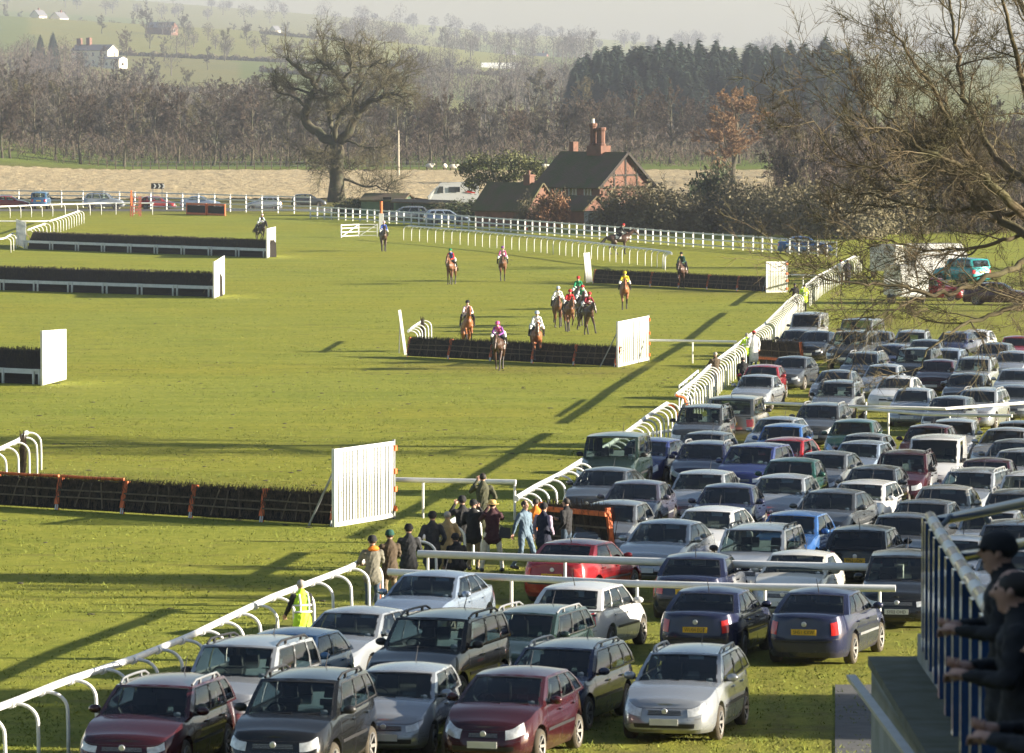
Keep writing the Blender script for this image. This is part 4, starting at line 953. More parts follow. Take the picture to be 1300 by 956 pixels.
def besom(px, py, h, label):
    a = at(px, py); e = empty('birch_besom', a, 0, label, 'brush'); rg = np.random.default_rng(5); g = Geo()
    n = 260; b = np.stack([rg.normal(0, 0.04, n), rg.normal(0, 0.04, n), rg.uniform(0.0, h * 0.72, n)], 1); d = unit(np.stack([rg.normal(0, .09, n), rg.normal(0, .09, n), np.ones(n)], 1)); tp = b + d * (rg.uniform(0.25, 0.45, n) * h * 0.75)[:, None]
    tp[:, 2] = np.minimum(tp[:, 2], h); V, F = sweep(np.stack([b, tp], 1), np.full((n, 2), 0.010), 3); g.add(V, F)
    link('bristles', g.mesh('bristles', M['birch']), e); mb = MB(); mb.tube([(0, 0, -0.1), (0, 0, h * 0.6)], 0.06, 8); mb.build('handle', M['birch'], e, 50)
besom(29, 607, 1.55, 'bundle of dark birch twigs tied upright at the rail end behind the near hurdles')
besom(536, 437, 1.5, 'bundle of dark birch twigs tied to the rail end behind the middle hurdles')

# ------------------------------------------------------------------ steeplechase fences
def chase_fence(l, r_, h, label, npost, th=1.2):
    a, b = at(*l), at(*r_); w = (b - a).length; ang = atan2(b.y - a.y, b.x - a.x); e = empty('steeplechase_fence', a, ang, label, 'fence')
    rg = np.random.default_rng(int(w * 10)); g = Geo(); n = int(w * 300)
    # body: packed brush, sloping front, bristly top
    x = rg.uniform(0, w, n); t = rg.uniform(0, 1, n); y = 0.25 + 0.5 * t + rg.uniform(-0.02, 0.3, n); z = 0.35 + (h - 0.55) * t
    base = np.stack([x, y, z], 1); d = unit(np.stack([rg.normal(0, 0.10, n), rg.normal(0.10, 0.12, n), np.ones(n)], 1)); tp = base + d * rg.uniform(0.2, 0.5, n)[:, None]; tp[:, 2] = np.minimum(tp[:, 2], h + 0.05 * np.sin(x * 2.1) * np.sin(x * 0.77 + 1) + rg.normal(0, 0.035, n))
    V, F = sweep(np.stack([base, tp], 1), np.full((n, 2), 0.012), 3); g.add(V, F, 0)
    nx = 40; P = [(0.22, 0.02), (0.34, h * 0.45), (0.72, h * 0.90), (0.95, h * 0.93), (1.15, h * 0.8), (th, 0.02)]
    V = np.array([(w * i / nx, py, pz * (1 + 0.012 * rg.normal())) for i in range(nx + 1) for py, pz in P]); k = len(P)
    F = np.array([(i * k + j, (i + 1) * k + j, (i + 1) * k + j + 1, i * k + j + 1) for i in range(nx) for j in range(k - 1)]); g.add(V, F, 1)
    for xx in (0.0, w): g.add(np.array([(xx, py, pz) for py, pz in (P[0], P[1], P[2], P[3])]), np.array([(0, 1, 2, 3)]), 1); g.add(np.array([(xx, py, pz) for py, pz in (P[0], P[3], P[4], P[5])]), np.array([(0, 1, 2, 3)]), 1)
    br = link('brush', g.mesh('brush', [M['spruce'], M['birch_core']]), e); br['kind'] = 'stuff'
    mb = MB(); mb.bar((-0.1, 0.02, 0.62), (w + 0.1, 0.02, 0.62), 0.08, 0.22); mb.build('guard_rail', M['white_paint'], e)
    for i in range(npost + 1):
        x = w * i / npost
        for s in (-0.18, 0.18):
            mb = MB(); mb.box((x + s, -0.03, 0.30), (0.10, 0.09, 0.75)); mb.build('post', M['white_paint'], e)
        mb = MB(); mb.box((x, -0.03, 0.69), (0.46, 0.085, 0.10)); mb.build('cap', M['white_paint'], e)
    mb = MB(); mb.bar((0, 0.16, 0.12), (w, 0.16, 0.12), 0.22, 0.26); mb.build('take_off_board', M['birch_core'], e)
    return e
chase_fence((33, 316), (337, 327), 1.45, 'farthest dark brush steeplechase fence with white guard rail, a rider beyond it', 9)
chase_fence((-40, 367), (268, 377), 1.65, 'middle dark brush steeplechase fence with white guard rail', 7)
chase_fence((-90, 483), (47, 488), 1.65, 'nearest dark brush steeplechase fence with white guard rail', 3)
def chase_wing(lb, rb, hl, hr, label):
    """broad boarded white wing with a sloping top"""
    a, b = at(*lb), at(*rb); w = (b - a).length; ang = atan2(b.y - a.y, b.x - a.x); e = empty('fence_wing', a, ang, label, 'wing'); n = max(5, int(w / 0.16))
    for i in range(n):
        h = hl + (hr - hl) * (i + 0.5) / n; mb = MB(); mb.box((w * (i + 0.5) / n, R.uniform(-.012, .012), h / 2 + 0.03), (w / n * 0.93, 0.035, h)); mb.build('board', M['white_paint'], e)
    for z in (0.25, 0.5, 0.85):
        mb = MB(); mb.bar((0, 0.05, hl * z), (w, 0.05, hr * z), 0.05, 0.10); mb.build('rail', M['grey_metal'], e)
    mb = MB(); mb.box((-0.04, 0.02, hl / 2), (0.09, 0.10, hl + 0.08)); mb.build('end_post', M['white_paint'], e)
    mb = MB(); mb.bar((w * .5, 0.08, hl * .8), (w * .5, 1.2, 0), 0.07, 0.07); mb.build('strut', M['timber'], e)
chase_wing((339, 328), (350, 324), 2.35, 2.3, 'white boarded wing at the end of the farthest steeplechase fence')
chase_wing((272, 379), (285, 374), 2.4, 2.6, 'white boarded wing at the end of the middle steeplechase fence')
chase_wing((54, 490), (84, 484), 2.45, 2.3, 'white boarded wing at the end of the nearest steeplechase fence')
chase_wing((21, 311), (33, 316), 2.2, 2.2, 'greyish boarded wing at the far left end of the farthest steeplechase fence')

# ------------------------------------------------------------------ course furniture
def practice_hurdle(l, r_, label):
    a, b = at(*l), at(*r_); w = (b - a).length; e = empty('brush_panel', a, atan2(b.y - a.y, b.x - a.x), label, 'hurdle', 'orange framed panels by the lane'); h = 1.1
    for z in (0.1, h): mb = MB(); mb.bar((0, 0, z), (w, 0, z), 0.14, 0.2); mb.build('rail', M['orange'], e)
    for x in (0.06, w - 0.06): mb = MB(); mb.box((x, 0, h / 2), (0.16, 0.12, h)); mb.build('post', M['orange'], e)
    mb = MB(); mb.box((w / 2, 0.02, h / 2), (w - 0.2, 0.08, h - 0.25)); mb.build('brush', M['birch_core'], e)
practice_hurdle((237, 272), (262, 273), 'orange framed dark brush panel by the lane fence')
practice_hurdle((263.5, 273), (286, 274), 'orange framed dark brush panel by the lane fence')
def rostrum():
    a = at(168, 275); e = empty('ladder_stand', a, 0.3, 'small red ladder stand with an orange marker pole', 'stand')
    red = M['red_lad'] = mat('red_oxide_paint', (0.30, 0.06, 0.03), 0.6, var=0.3)
    for x in (0, 0.9):
        for y in (0, 0.8): mb = MB(); mb.box((x, y, 1.0), (0.08, 0.08, 2.2)); mb.build('leg', red, e)
    for z in (0.35, 0.7, 1.05, 1.4, 1.9): mb = MB(); mb.bar((0, -0.02, z), (0.9, -0.02, z), 0.06, 0.06); mb.build('rung', red, e)
    mb = MB(); mb.box((0.45, 0.4, 1.35), (1.0, 0.9, 0.06)); mb.build('platform', M['timber'], e)
    for s in (0, 1): mb = MB(); mb.bar((0.9 * s, -0.03, 0.1), (0.9 * (1 - s), -0.03, 1.3), 0.05, 0.05); mb.build('brace', red, e)
    mb = MB(); mb.box((-0.1, 0, 1.9), (0.14, 0.14, 1.6)); mb.build('marker_pole', M['orange'], e)
rostrum()
def chevron_sign():
    a = gx(200, 468); e = empty('chevron_sign', a, 0, 'black road sign with white chevrons above the red car', 'sign'); z0 = 15 - (236 - 90) * 468 / 5400
    z0 -= a.z
    mb = MB(); mb.box((0, 0, z0), (1.4, 0.06, 0.62)); mb.build('board', M['ink'], e)
    for x in (-0.45, 0.05, 0.5):
        mb = MB(); mb.add([(x, -0.04, z0 - .25), (x + .16, -0.04, z0 - .25), (x + .32, -0.04, z0), (x + .16, -0.04, z0 + .25), (x, -0.04, z0 + .25), (x + .16, -0.04, z0)], [(0, 1, 2, 5), (5, 2, 3, 4)]); mb.build('chevron', M['plate_white'], e)
    for x in (-0.5, 0.5): mb = MB(); mb.box((x, 0.05, z0 / 2), (0.08, 0.06, z0)); mb.build('post', M['grey_metal'], e)
chevron_sign()
def finish_post():
    a = at(484, 297); e = empty('marker_post', a, 0, 'square white post topped by an orange pole beside the fence', 'post')
    mb = MB(); mb.box((0, 0, 0.95), (0.42, 0.42, 1.9)); mb.build('post', M['white_paint'], e); mb = MB(); mb.tube([(0, 0, 1.9), (0, 0, 3.0)], 0.13, 10); mb.build('pole', M['orange'], e, 50)
finish_post()
def frame_gate(l, r_, label):
    a, b = at(*l), at(*r_); w = (b - a).length; e = empty('hurdle_gate', a, atan2(b.y - a.y, b.x - a.x), label, 'gate', 'grey wooden gates on the course'); h = 1.15
    for z in (0.15, 0.5, 0.85, h): mb = MB(); mb.bar((0, 0, z), (w, 0, z), 0.05, 0.08); mb.build('rail', M['white_paint'], e)
    for x in (0, w): mb = MB(); mb.box((x, 0, h / 2), (0.09, 0.08, h + 0.1)); mb.build('post', M['white_paint'], e)
    mb = MB(); mb.bar((0, -0.05, 0.1), (w, -0.05, h), 0.04, 0.07); mb.build('brace', M['white_paint'], e)
frame_gate((433, 302), (455, 301), 'grey white wooden gate lying on the course near the marker post'); frame_gate((456, 301), (479, 301), 'grey white wooden gate lying on the course near the marker post')
def cone(px, py, label):
    a = at(px, py); e = empty('traffic_cone', a, 0, label, 'cone'); mb = MB(); mb.lathe([(0.19, 0.04), (0.15, 0.25), (0.10, 0.5), (0.03, 0.78), (0.0, 0.79)], 12, 0); mb.build('cone', M['orange'], e, 40)
    mb = MB(); mb.lathe([(0.142, 0.30), (0.103, 0.50)], 12); mb.build('band', M['plate_white'], e, 40); mb = MB(); mb.box((0, 0, 0.02), (0.42, 0.42, 0.05)); mb.build('base', M['black'], e)
cone(668, 293, 'orange and white traffic cone behind the fence near the cottage'); cone(243, 258, 'orange and white traffic cone behind the lane fence')
def pole():
    a = gx(506, 600); e = empty('telegraph_pole', a, 0, 'pale telegraph pole standing in the stubble right of the oak', 'pole'); mb = MB(); mb.tube([(0, 0, -0.3), (0, 0, 6.6)], [0.16, 0.10], 8); mb.build('pole', mat('pale_pole', (0.42, 0.38, 0.30), 0.9), e, 50)
    mb = MB(); mb.box((0, 0, 6.3), (1.1, 0.1, 0.1)); mb.build('crossarm', M['timber'], e)
pole()
def stored_hurdle(l, r_, h, label, back=True):
    a, b = at(*l), at(*r_); e = hurdle(a, b, h, label, None, False, k=1, lean=-0.12); w = (b - a).length
    mb = MB(); mb.bar((0, -0.12, h * 0.86 if back else h * .3), (w, -0.12, h * 0.86 if back else h * .3), 0.1, 0.12); mb.build('top_pad', M['orange'], e)
    return e
stored_hurdle((693, 703), (781, 712), 1.45, 'spare brush hurdle with a long orange pad standing behind the onlookers')
stored_hurdle((966, 464), (1021, 468), 1.35, 'spare brush hurdle with orange ends stored beside the white coated steward', False)
# ------------------------------------------------------------------ buildings
def prism_roof(L_, Wd, z0, z1, over, thick=0.16):
    """gabled roof slabs, ridge along x"""
    mb = MB(); hx = L_ / 2 + over
    for s in (-1, 1):
        e0 = Vector((0, s * (Wd / 2 + over), z0 - over * (z1 - z0) / (Wd / 2))); r0 = Vector((0, s * -0.02, z1 + 0.02)); n = (r0 - e0).normalized(); up = Vector((0, -n.z * -1, 0)); nn = Vector((0, s * (z1 - z0), Wd / 2)).normalized() * thick
        P = [Vector((-hx, e0.y, e0.z)), Vector((hx, e0.y, e0.z)), Vector((hx, r0.y, r0.z)), Vector((-hx, r0.y, r0.z))]
        Q = [p + nn for p in P]; F = [(0, 1, 2, 3), (7, 6, 5, 4), (0, 4, 5, 1), (1, 5, 6, 2), (2, 6, 7, 3), (3, 7, 4, 0)]
        if s > 0: F = [f[::-1] for f in F]
        mb.add(P + Q, F)
    return mb
def gable_walls(L_, Wd, z0, z1):
    hx, hy = L_ / 2, Wd / 2; mb = MB()
    V = [(-hx, -hy, -0.5), (hx, -hy, -0.5), (hx, hy, -0.5), (-hx, hy, -0.5), (-hx, -hy, z0), (hx, -hy, z0), (hx, hy, z0), (-hx, hy, z0), (-hx, 0, z1), (hx, 0, z1)]
    return mb.add(V, [(0, 1, 5, 4), (2, 3, 7, 6), (1, 2, 6, 9, 5), (3, 0, 4, 8, 7)])
def window(e, p, n, w, h, frame=None, bars=True):
    """window set proud of a wall: p centre, n outward direction (unit, horizontal)"""
    n = Vector(n); t = Vector((-n.y, n.x, 0)); p = Vector(p); u = Vector((0, 0, 1)); fr = frame or M['white_paint']
    mb = MB(); d = 0.07
    for s in (-1, 1): mb.bar(p + t * s * w / 2 + n * 0.03 - u * h / 2, p + t * s * w / 2 + n * 0.03 + u * h / 2, 0.09, 0.09); mb.bar(p + u * s * h / 2 + n * 0.03 - t * w / 2, p + u * s * h / 2 + n * 0.03 + t * w / 2, 0.085, 0.085)
    if bars: mb.bar(p + n * 0.02 - u * h / 2, p + n * 0.02 + u * h / 2, 0.05, 0.05)
    f = mb.build('window', fr, e)
    g = MB(); c = p + n * 0.012; g.add([c - t * w / 2 - u * h / 2, c + t * w / 2 - u * h / 2, c + t * w / 2 + u * h / 2, c - t * w / 2 + u * h / 2], [(0, 1, 2, 3)]); g.build('pane', M['dark_glass'], f)
    return f
def house(loc, rz, L_, Wd, z0, z1, wall, roof, label, cat='house', over=0.35, wins=(), chim=(), name='house', door=None):
    e = empty(name, loc, rz, label, cat)
    gable_walls(L_, Wd, z0, z1).build('wall', wall, e); rf = prism_roof(L_, Wd, z0, z1, over).build('roof', roof, e)
    for side, along, z, w, h in wins:
        if side == 'f': window(e, (along, -Wd / 2, z), (0, -1, 0), w, h)
        elif side == 'b': window(e, (along, Wd / 2, z), (0, 1, 0), w, h)
        elif side == 'r': window(e, (L_ / 2, along, z), (1, 0, 0), w, h)
        else: window(e, (-L_ / 2, along, z), (-1, 0, 0), w, h)
    for x, y, zt, s in chim:
        mb = MB(); mb.box((x, y, (zt + z0) / 2), (s, s, zt - z0)); mb.box((x, y, zt - 0.12), (s + 0.16, s + 0.16, 0.16)); mb.tube([(x, y, zt), (x, y, zt + 0.4)], [0.13, 0.11], 8); mb.build('chimney', wall if wall is not M['cream'] else M['brick'], rf)
    if door:
        mb = MB(); mb.box((door, -Wd / 2 - 0.03, 1.0), (0.95, 0.08, 2.0)); mb.build('door', M['beam'], e)
    return e
def cottage():
    th = radians(-50); d = 428.0; c = gx(755, d)
    L_, Wd, z0, z1 = 9.4, 6.8, 3.65, 6.75
    e = house(c, th, L_, Wd, z0, z1, M['brick'], M['roof_tile'], 'old brick cottage with a steep mossy roof and clustered tall chimneys', 'house', 0.45,
              [('f', -3.4, 2.9, 0.9, 0.95), ('f', -1.6, 2.9, 1.1, 0.95), ('f', 0.6, 2.9, 1.1, 0.95), ('f', 2.9, 2.9, 1.0, 0.95), ('r', -1.2, 1.3, 1.1, 1.0)], (), 'cottage')
    # timber frame in the gable
    for y in (-1.5, 0.0, 1.5):
        zt = z1 - abs(y) / (Wd / 2) * (z1 - z0) - 0.2; mb = MB(); mb.box((L_ / 2 + 0.03, y, (z0 - 0.2 + zt) / 2), (0.07, 0.17, zt - z0 + 0.2)); mb.build('beam', M['beam'], e)
    mb = MB(); mb.box((L_ / 2 + 0.032, 0, z0 + 0.95), (0.075, 4.2, 0.17)); mb.build('beam', M['beam'], e)
    mb = MB(); mb.box((L_ / 2 + 0.028, 0, z0 - 0.25), (0.075, 6.6, 0.18)); mb.build('beam', M['beam'], e)
    for s in (-1, 1): mb = MB(); mb.bar((L_ / 2 + 0.42, s * 3.7, z0 - 0.22), (L_ / 2 + 0.42, 0, z1 + 0.08), 0.10, 0.26); mb.build('bargeboard', M['beam'], e)
    rf = [o for o in e.children if o.name.startswith('roof')][0]
    st = MB(); st.box((0.6, 0, z1 + 0.25), (2.2, 1.3, 1.0)); cs = st.build('chimney', M['brick'], rf)
    for x, y, zt in ((-0.15, -0.1, 9.75), (0.65, 0.1, 9.3), (1.25, -0.15, 9.35)):
        mb = MB(); mb.lathe([(0.40, z1 + 0.7), (0.42, z1 + 0.9), (0.33, z1 + 1.0), (0.33, zt - 0.4), (0.40, zt - 0.32), (0.44, zt - 0.2), (0.44, zt - 0.05), (0.36, zt), (0.0, zt)], 8, 0, 'z', (x, y, 0)); mb.build('chimney', M['brick'], rf)
    mb = MB(); mb.tube([(-0.15, -0.1, 9.7), (-0.15, -0.1, 10.2)], [0.17, 0.14], 8); mb.build('chimney_pot', M['cream'], rf)
    mb = MB(); mb.box((-4.3, 0.9, 6.9), (0.65, 0.65, 1.9)); mb.build('chimney', M['brick'], rf)
    # lean-to in front
    p = gx(741, 416); house(p, radians(-50), 3.6, 3.0, 1.5, 2.7, M['brick'], M['roof_tile'], 'low brick lean-to with a mossy roof in front of the cottage', 'outbuilding', 0.25, [('r', 0.2, 0.9, 0.7, 0.7)], (), 'lean_to')
    p = gx(655, 412); house(p, radians(-38), 6.2, 5.0, 1.7, 4.1, M['brick'], M['roof_tile'], 'brick outbuilding with a mossy roof left of the cottage', 'outbuilding', 0.3, [('r', 0.0, 1.2, 0.7, 0.8)], ((1.6, 0, 5.0, 0.75),), 'outbuilding')
cottage()
house(gx(492, 440), radians(-20), 4.6, 3.2, 1.6, 2.2, M['green_shed'], M['roof_tile'], 'small green tin shed right of the oak', 'shed', 0.2, (), (), 'shed', 0.6)
def open_shed():
    c = gx(538, 432); e = empty('open_shed', c, radians(-8), 'low open shed with a pale sloping roof below the white van', 'shed')
    mb = MB(); mb.box((0, 0, 1.75), (6.4, 2.6, 0.12), 0, (0.10, 0.03, 0)); mb.build('roof', M['timber'], e)
    for x in (-3, -1, 1, 3): mb = MB(); mb.box((x, -1.1, 0.8), (0.14, 0.14, 1.7)); mb.build('post', M['beam'], e)
    mb = MB(); mb.box((0, 1.1, 0.8), (6.2, 0.1, 1.6)); mb.build('back_wall', M['green_shed'], e)
    mb = MB(); mb.box((1.2, -0.9, 0.75), (2.4, 0.5, 0.7)); mb.build('crate_stack', M['timber'], e)
open_shed()
def concrete_hut():
    p = gx(757, 402); e = empty('water_tank', p, -0.3, 'grey concrete water tank between the bushes by the cottage', 'tank')
    mb = MB(); mb.box((0, 0, 0.85), (2.0, 1.4, 1.7)); mb.build('tank', M['concrete'], e); mb = MB(); mb.box((0, 0, 1.73), (2.1, 1.5, 0.08)); mb.build('lid', M['moss'], e)
concrete_hut()
# shrubs round the cottage
rb = random.Random(3)
for px, d, s, k, lab in ((790, 398, (2.1, 1.6, 1.55), 'b_olive', 'big olive brown bush in front of the cottage gable'), (820, 396, (1.9, 1.6, 1.6), 'b_olive', 'wide brown bush right of the cottage'), (850, 394, (2.0, 1.6, 1.5), 'b_olive', 'brown bush beside the pale green leylandii'),
        (905, 400, (1.5, 1.5, 2.35), 'b_green', 'tall dark green evergreen bush right of the cottage'), (935, 396, (1.8, 1.5, 1.7), 'b_olive', 'brown bush right of the tall evergreen'), (965, 392, (1.9, 1.5, 1.6), 'b_olive', 'tangled bush near the far running rail'), (1000, 388, (2.0, 1.5, 1.6), 'b_olive', 'dark tangled bush above the blue car'),
        (700, 404, (1.05, 1.05, 1.5), 'b_russet', 'russet orange bush in front of the cottage'), (672, 406, (0.8, 0.8, 1.0), 'b_olive', 'small olive bush at the outbuilding'), (880, 396, (1.5, 1.4, 1.3), 'b_olive', 'low brown bush beside the evergreen'),
        (610, 420, (1.8, 1.2, 0.9), 'b_green', 'dark low hedge bush below the white van'), (575, 424, (1.6, 1.1, 0.75), 'b_green', 'dark low hedge bush by the open shed'), (455, 442, (1.5, 1.1, 0.7), 'b_green', 'dark undergrowth beside the oak trunk'),
        (1040, 384, (2.2, 1.6, 1.7), 'b_olive', 'dark bush behind the far running rail end'), (1085, 380, (2.3, 1.6, 1.8), 'b_olive', 'broad bush behind the white trailers'), (1140, 392, (2.4, 1.6, 1.9), 'b_olive', 'thicket bush beyond the white trailers'), (1200, 400, (2.5, 1.6, 2.0), 'b_olive', 'thicket bush beyond the teal four wheel drive'), (1265, 400, (2.5, 1.6, 2.0), 'b_olive', 'thicket bush at the end of the car park')):
    put_bush(k, gx(px, d), s, rb.uniform(0, 6.2), lab, name='shrub')
def mistletoe_tree():
    p = gx(637, 440); s = 440 / 5400.0 * 1.18; rg = np.random.default_rng(6); e = empty('evergreen_tree', p, 0, 'small crooked tree with yellow green foliage clumps behind the outbuilding', 'tree')
    g, lf = Geo(), Geo()
    for pts, r in (([(0, 0), (-2, 20), (-6, 40), (-14, 55), (-24, 62)], .22), ([(-3, 25), (6, 42), (12, 58), (16, 64)], .16), ([(0, 15), (16, 30), (30, 44), (40, 50)], .14), ([(-4, 30), (-20, 38), (-34, 42)], .12), ([(4, 20), (24, 24), (34, 26)], .1)):
        P = np.array([(a * s, rg.normal(0, .5) * (i > 0), b * s) for i, (a, b) in enumerate(pts)]); V, F = sweep(P[None], (r * np.linspace(1, .4, len(P)))[None], 6); g.add(V, F)
    cl = [(-6, 55, 17, 11), (-24, 58, 16, 9), (12, 60, 16, 9), (30, 54, 13, 9), (-38, 50, 10, 7), (40, 46, 10, 7), (-20, 42, 14, 7), (16, 44, 14, 7), (30, 30, 12, 6), (-32, 34, 10, 6), (2, 40, 12, 7), (44, 38, 7, 5)]
    for cx, cz, rx, rz in cl:
        n = 170; C = np.stack([cx * s + rg.normal(0, rx * s * .45, n), rg.normal(0, rx * s * .5, n), cz * s + rg.normal(0, rz * s * .5, n)], 1); l = leaves_geo(rg, C, 0.13, 4, 0.14); lf.add(l.V[0], l.F[0])
    link('trunk', g.mesh('trunk', M['bark']), e); link('crown', lf.mesh('crown', M['mistletoe']), e)
mistletoe_tree()
PROTO['orange2'] = PROTO['orange']
e = put_tree('orange', gx(932, 560), 1.0, 0.6, 'rounded bare tree with orange twigs in front of the conifers', 'tree'); e.scale = (1.8, 1.8, 1.38)
put_tree('ash2', gx(660, 640), 12 / 15, 0.6, 'bare tree behind the cottage and outbuilding', 'tree', zs=1.0)
# far houses on the hill
def far_house(px, d, rz, L_, Wd, z0, z1, label, wall=None, chim=(), wins=()):
    house(gx(px, d), rz, L_, Wd, z0, z1, wall or M['cream'], M['slate'], label, 'house', 0.4, wins, chim, 'house')
W3 = [('f', x, z, 1.2, 1.6) for x in (-6, -2, 2, 6) for z in (2.0, 5.4)] + [('r', -1.5, 2.0, 1.2, 1.6), ('r', 1.5, 5.4, 1.2, 1.6)]
e = house(gx(121, 1900), radians(-28), 19, 9, 7.2, 9.6, M['cream'], M['slate'], 'large cream country house with slate roof and tall chimneys among trees', 'house', 0.4, W3, ((-8, 0, 12.5, 1.9), (-3, 0, 12.8, 1.9)), 'country_house')
house(gx(146, 1880), radians(-28), 9, 7, 4.2, 5.2, M['cream'], M['slate'], 'low cream wing beside the large country house', 'house', 0.3, [('f', -2, 2, 1.2, 1.4), ('f', 2, 2, 1.2, 1.4), ('r', 0, 2, 1.2, 1.4)], (), 'house_wing')
far_house(50, 2780, radians(60), 9, 7, 5, 8.5, 'pinkish gabled house at the left end of the ridge', M['cream'], ((0, 0, 9.8, 1.0),), [('f', -2, 3, 1, 1.4), ('f', 2, 3, 1, 1.4)])
far_house(76, 2790, radians(60), 10, 8, 4.6, 8.2, 'white gabled farmhouse on the ridge', M['cream'], ((2, 0, 9.5, 1.0),), [('f', -2, 3, 1, 1.4), ('f', 2, 3, 1, 1.4), ('r', 0, 3, 1, 1.4)])
far_house(95, 2800, radians(40), 6, 4, 2.4, 4, 'small white outhouse on the ridge', M['cream'])
far_house(119, 2805, radians(30), 4, 4, 2.4, 4.2, 'small orange walled hut on the ridge', M['brick'])
house(gx(206, 2500), radians(-25), 17, 9, 4.2, 7.2, M['brick'], M['slate'], 'long brick barn on the ridge with a sunlit gable', 'barn', 0.3, [('r', 0, 2.2, 1.6, 2.0)], (), 'barn')
far_house(350, 2750, radians(50), 5, 5, 3.5, 6, 'tiny white house beside the ridge hedge', M['cream']); far_house(402, 2760, radians(50), 4, 4, 3.2, 5, 'tiny white cottage near the oak top on the ridge', M['cream'])
far_house(647, 2850, radians(40), 7, 6, 5.2, 8, 'white gabled skyline house above the polytunnel', M['cream'], ((0, 0, 9.4, .9),)); far_house(684, 2850, radians(-20), 12, 7, 4.4, 7, 'reddish skyline house in the mist', M['brick'], ((3, 0, 8.4, 1), (-3, 0, 8.4, 1))); far_house(742, 2850, radians(50), 6, 6, 4, 6.6, 'pale skyline cottage beside bare trees', M['cream'])
def polytunnel():
    p = gx(636, 2250); e = empty('polytunnel', p, radians(4), 'long white polytunnel on the hazy green hillside', 'polytunnel'); L_ = 21; mb = MB()
    P = [(2.8 * cos(a), 3.2 * sin(a)) for a in np.linspace(0, pi, 10)]
    for i in range(9): mb.add([(-L_ / 2, P[i][0], P[i][1]), (L_ / 2, P[i][0], P[i][1]), (L_ / 2, P[i + 1][0], P[i + 1][1]), (-L_ / 2, P[i + 1][0], P[i + 1][1])], [(0, 1, 2, 3)])
    for s in (-1, 1): mb.add([(s * L_ / 2, a, b) for a, b in P], [tuple(range(10))])
    mb.build('cover', M['plate_white'], e)
    for x in np.linspace(-L_ / 2, L_ / 2, 7): t = MB(); t.tube([(x, a * 1.01, b * 1.01) for a, b in P], 0.06, 4); t.build('hoop', M['grey_metal'], e)
polytunnel()
def sheep_mesh():
    mb = MB(); mb.ball((0, 0, 0.62), (0.52, 0.27, 0.30), 10, 7); mb.ball((0.58, 0, 0.80), (0.18, 0.10, 0.12), 8, 6); mb.ball((0.42, 0, 0.74), (0.2, 0.15, 0.17), 8, 6)
    body = mb.mesh('fleece', M['wool'], 60); lg = MB(); lg.tube([(0, 0, 0), (0.02, 0, 0.22), (0, 0, 0.5)], [0.035, 0.035, 0.06], 6); return body, lg.mesh('leg', M['hair_dark'], 50)
SH = sheep_mesh()
rs = random.Random(2)
for px, d in ((217, 1360), (233, 1355), (250, 1352), (262, 1366), (284, 1360), (219, 1490), (300, 1500), (420, 655), (430, 654), (418, 652), (700, 652), (708, 650), (690, 653), (735, 652), (565, 654), (575, 653), (545, 655), (250, 1345), (286, 1352)):
    near = d < 700; p = gx(px, d if not near else 632 + (px % 7)); e = empty('sheep', p, rs.uniform(0, 6.28), 'white sheep grazing at the far edge of the stubble' if near else 'tiny white sheep grazing on the hill fields', 'sheep', 'sheep on the stubble edge' if near else 'sheep on the hill fields'); e.scale = (1.25,) * 3
    link('fleece', SH[0], e)
    for x in (-0.3, 0.3):
        for y in (-0.14, 0.14): c = link('leg', SH[1], e); c.location = (x, y, 0)
# wire fence along the far edge of the stubble
def wire_fence():
    e = empty('stock_fence', gx(70, 650), 0, 'thin stock fence on wooden posts along the far edge of the stubble', 'fence'); o = e.location
    pm = MB(); pm.box((0, 0, 0.6), (0.14, 0.14, 1.3)); pme = pm.mesh('post', M['timber'])
    P = [gx(px, 650 + (60 if px < 60 else max(0, (150 - px)) * 0.6)) for px in range(-40, 680, 11)]
    for p in P: c = link('post', pme, e); c.location = p - o
    for k in (0.5, 1.1):
        mb = MB(); mb.tube([p - o + Vector((0, -0.09, k)) for p in P], 0.02, 3); mb.build('wire', M['grey_metal'], e)
wire_fence()
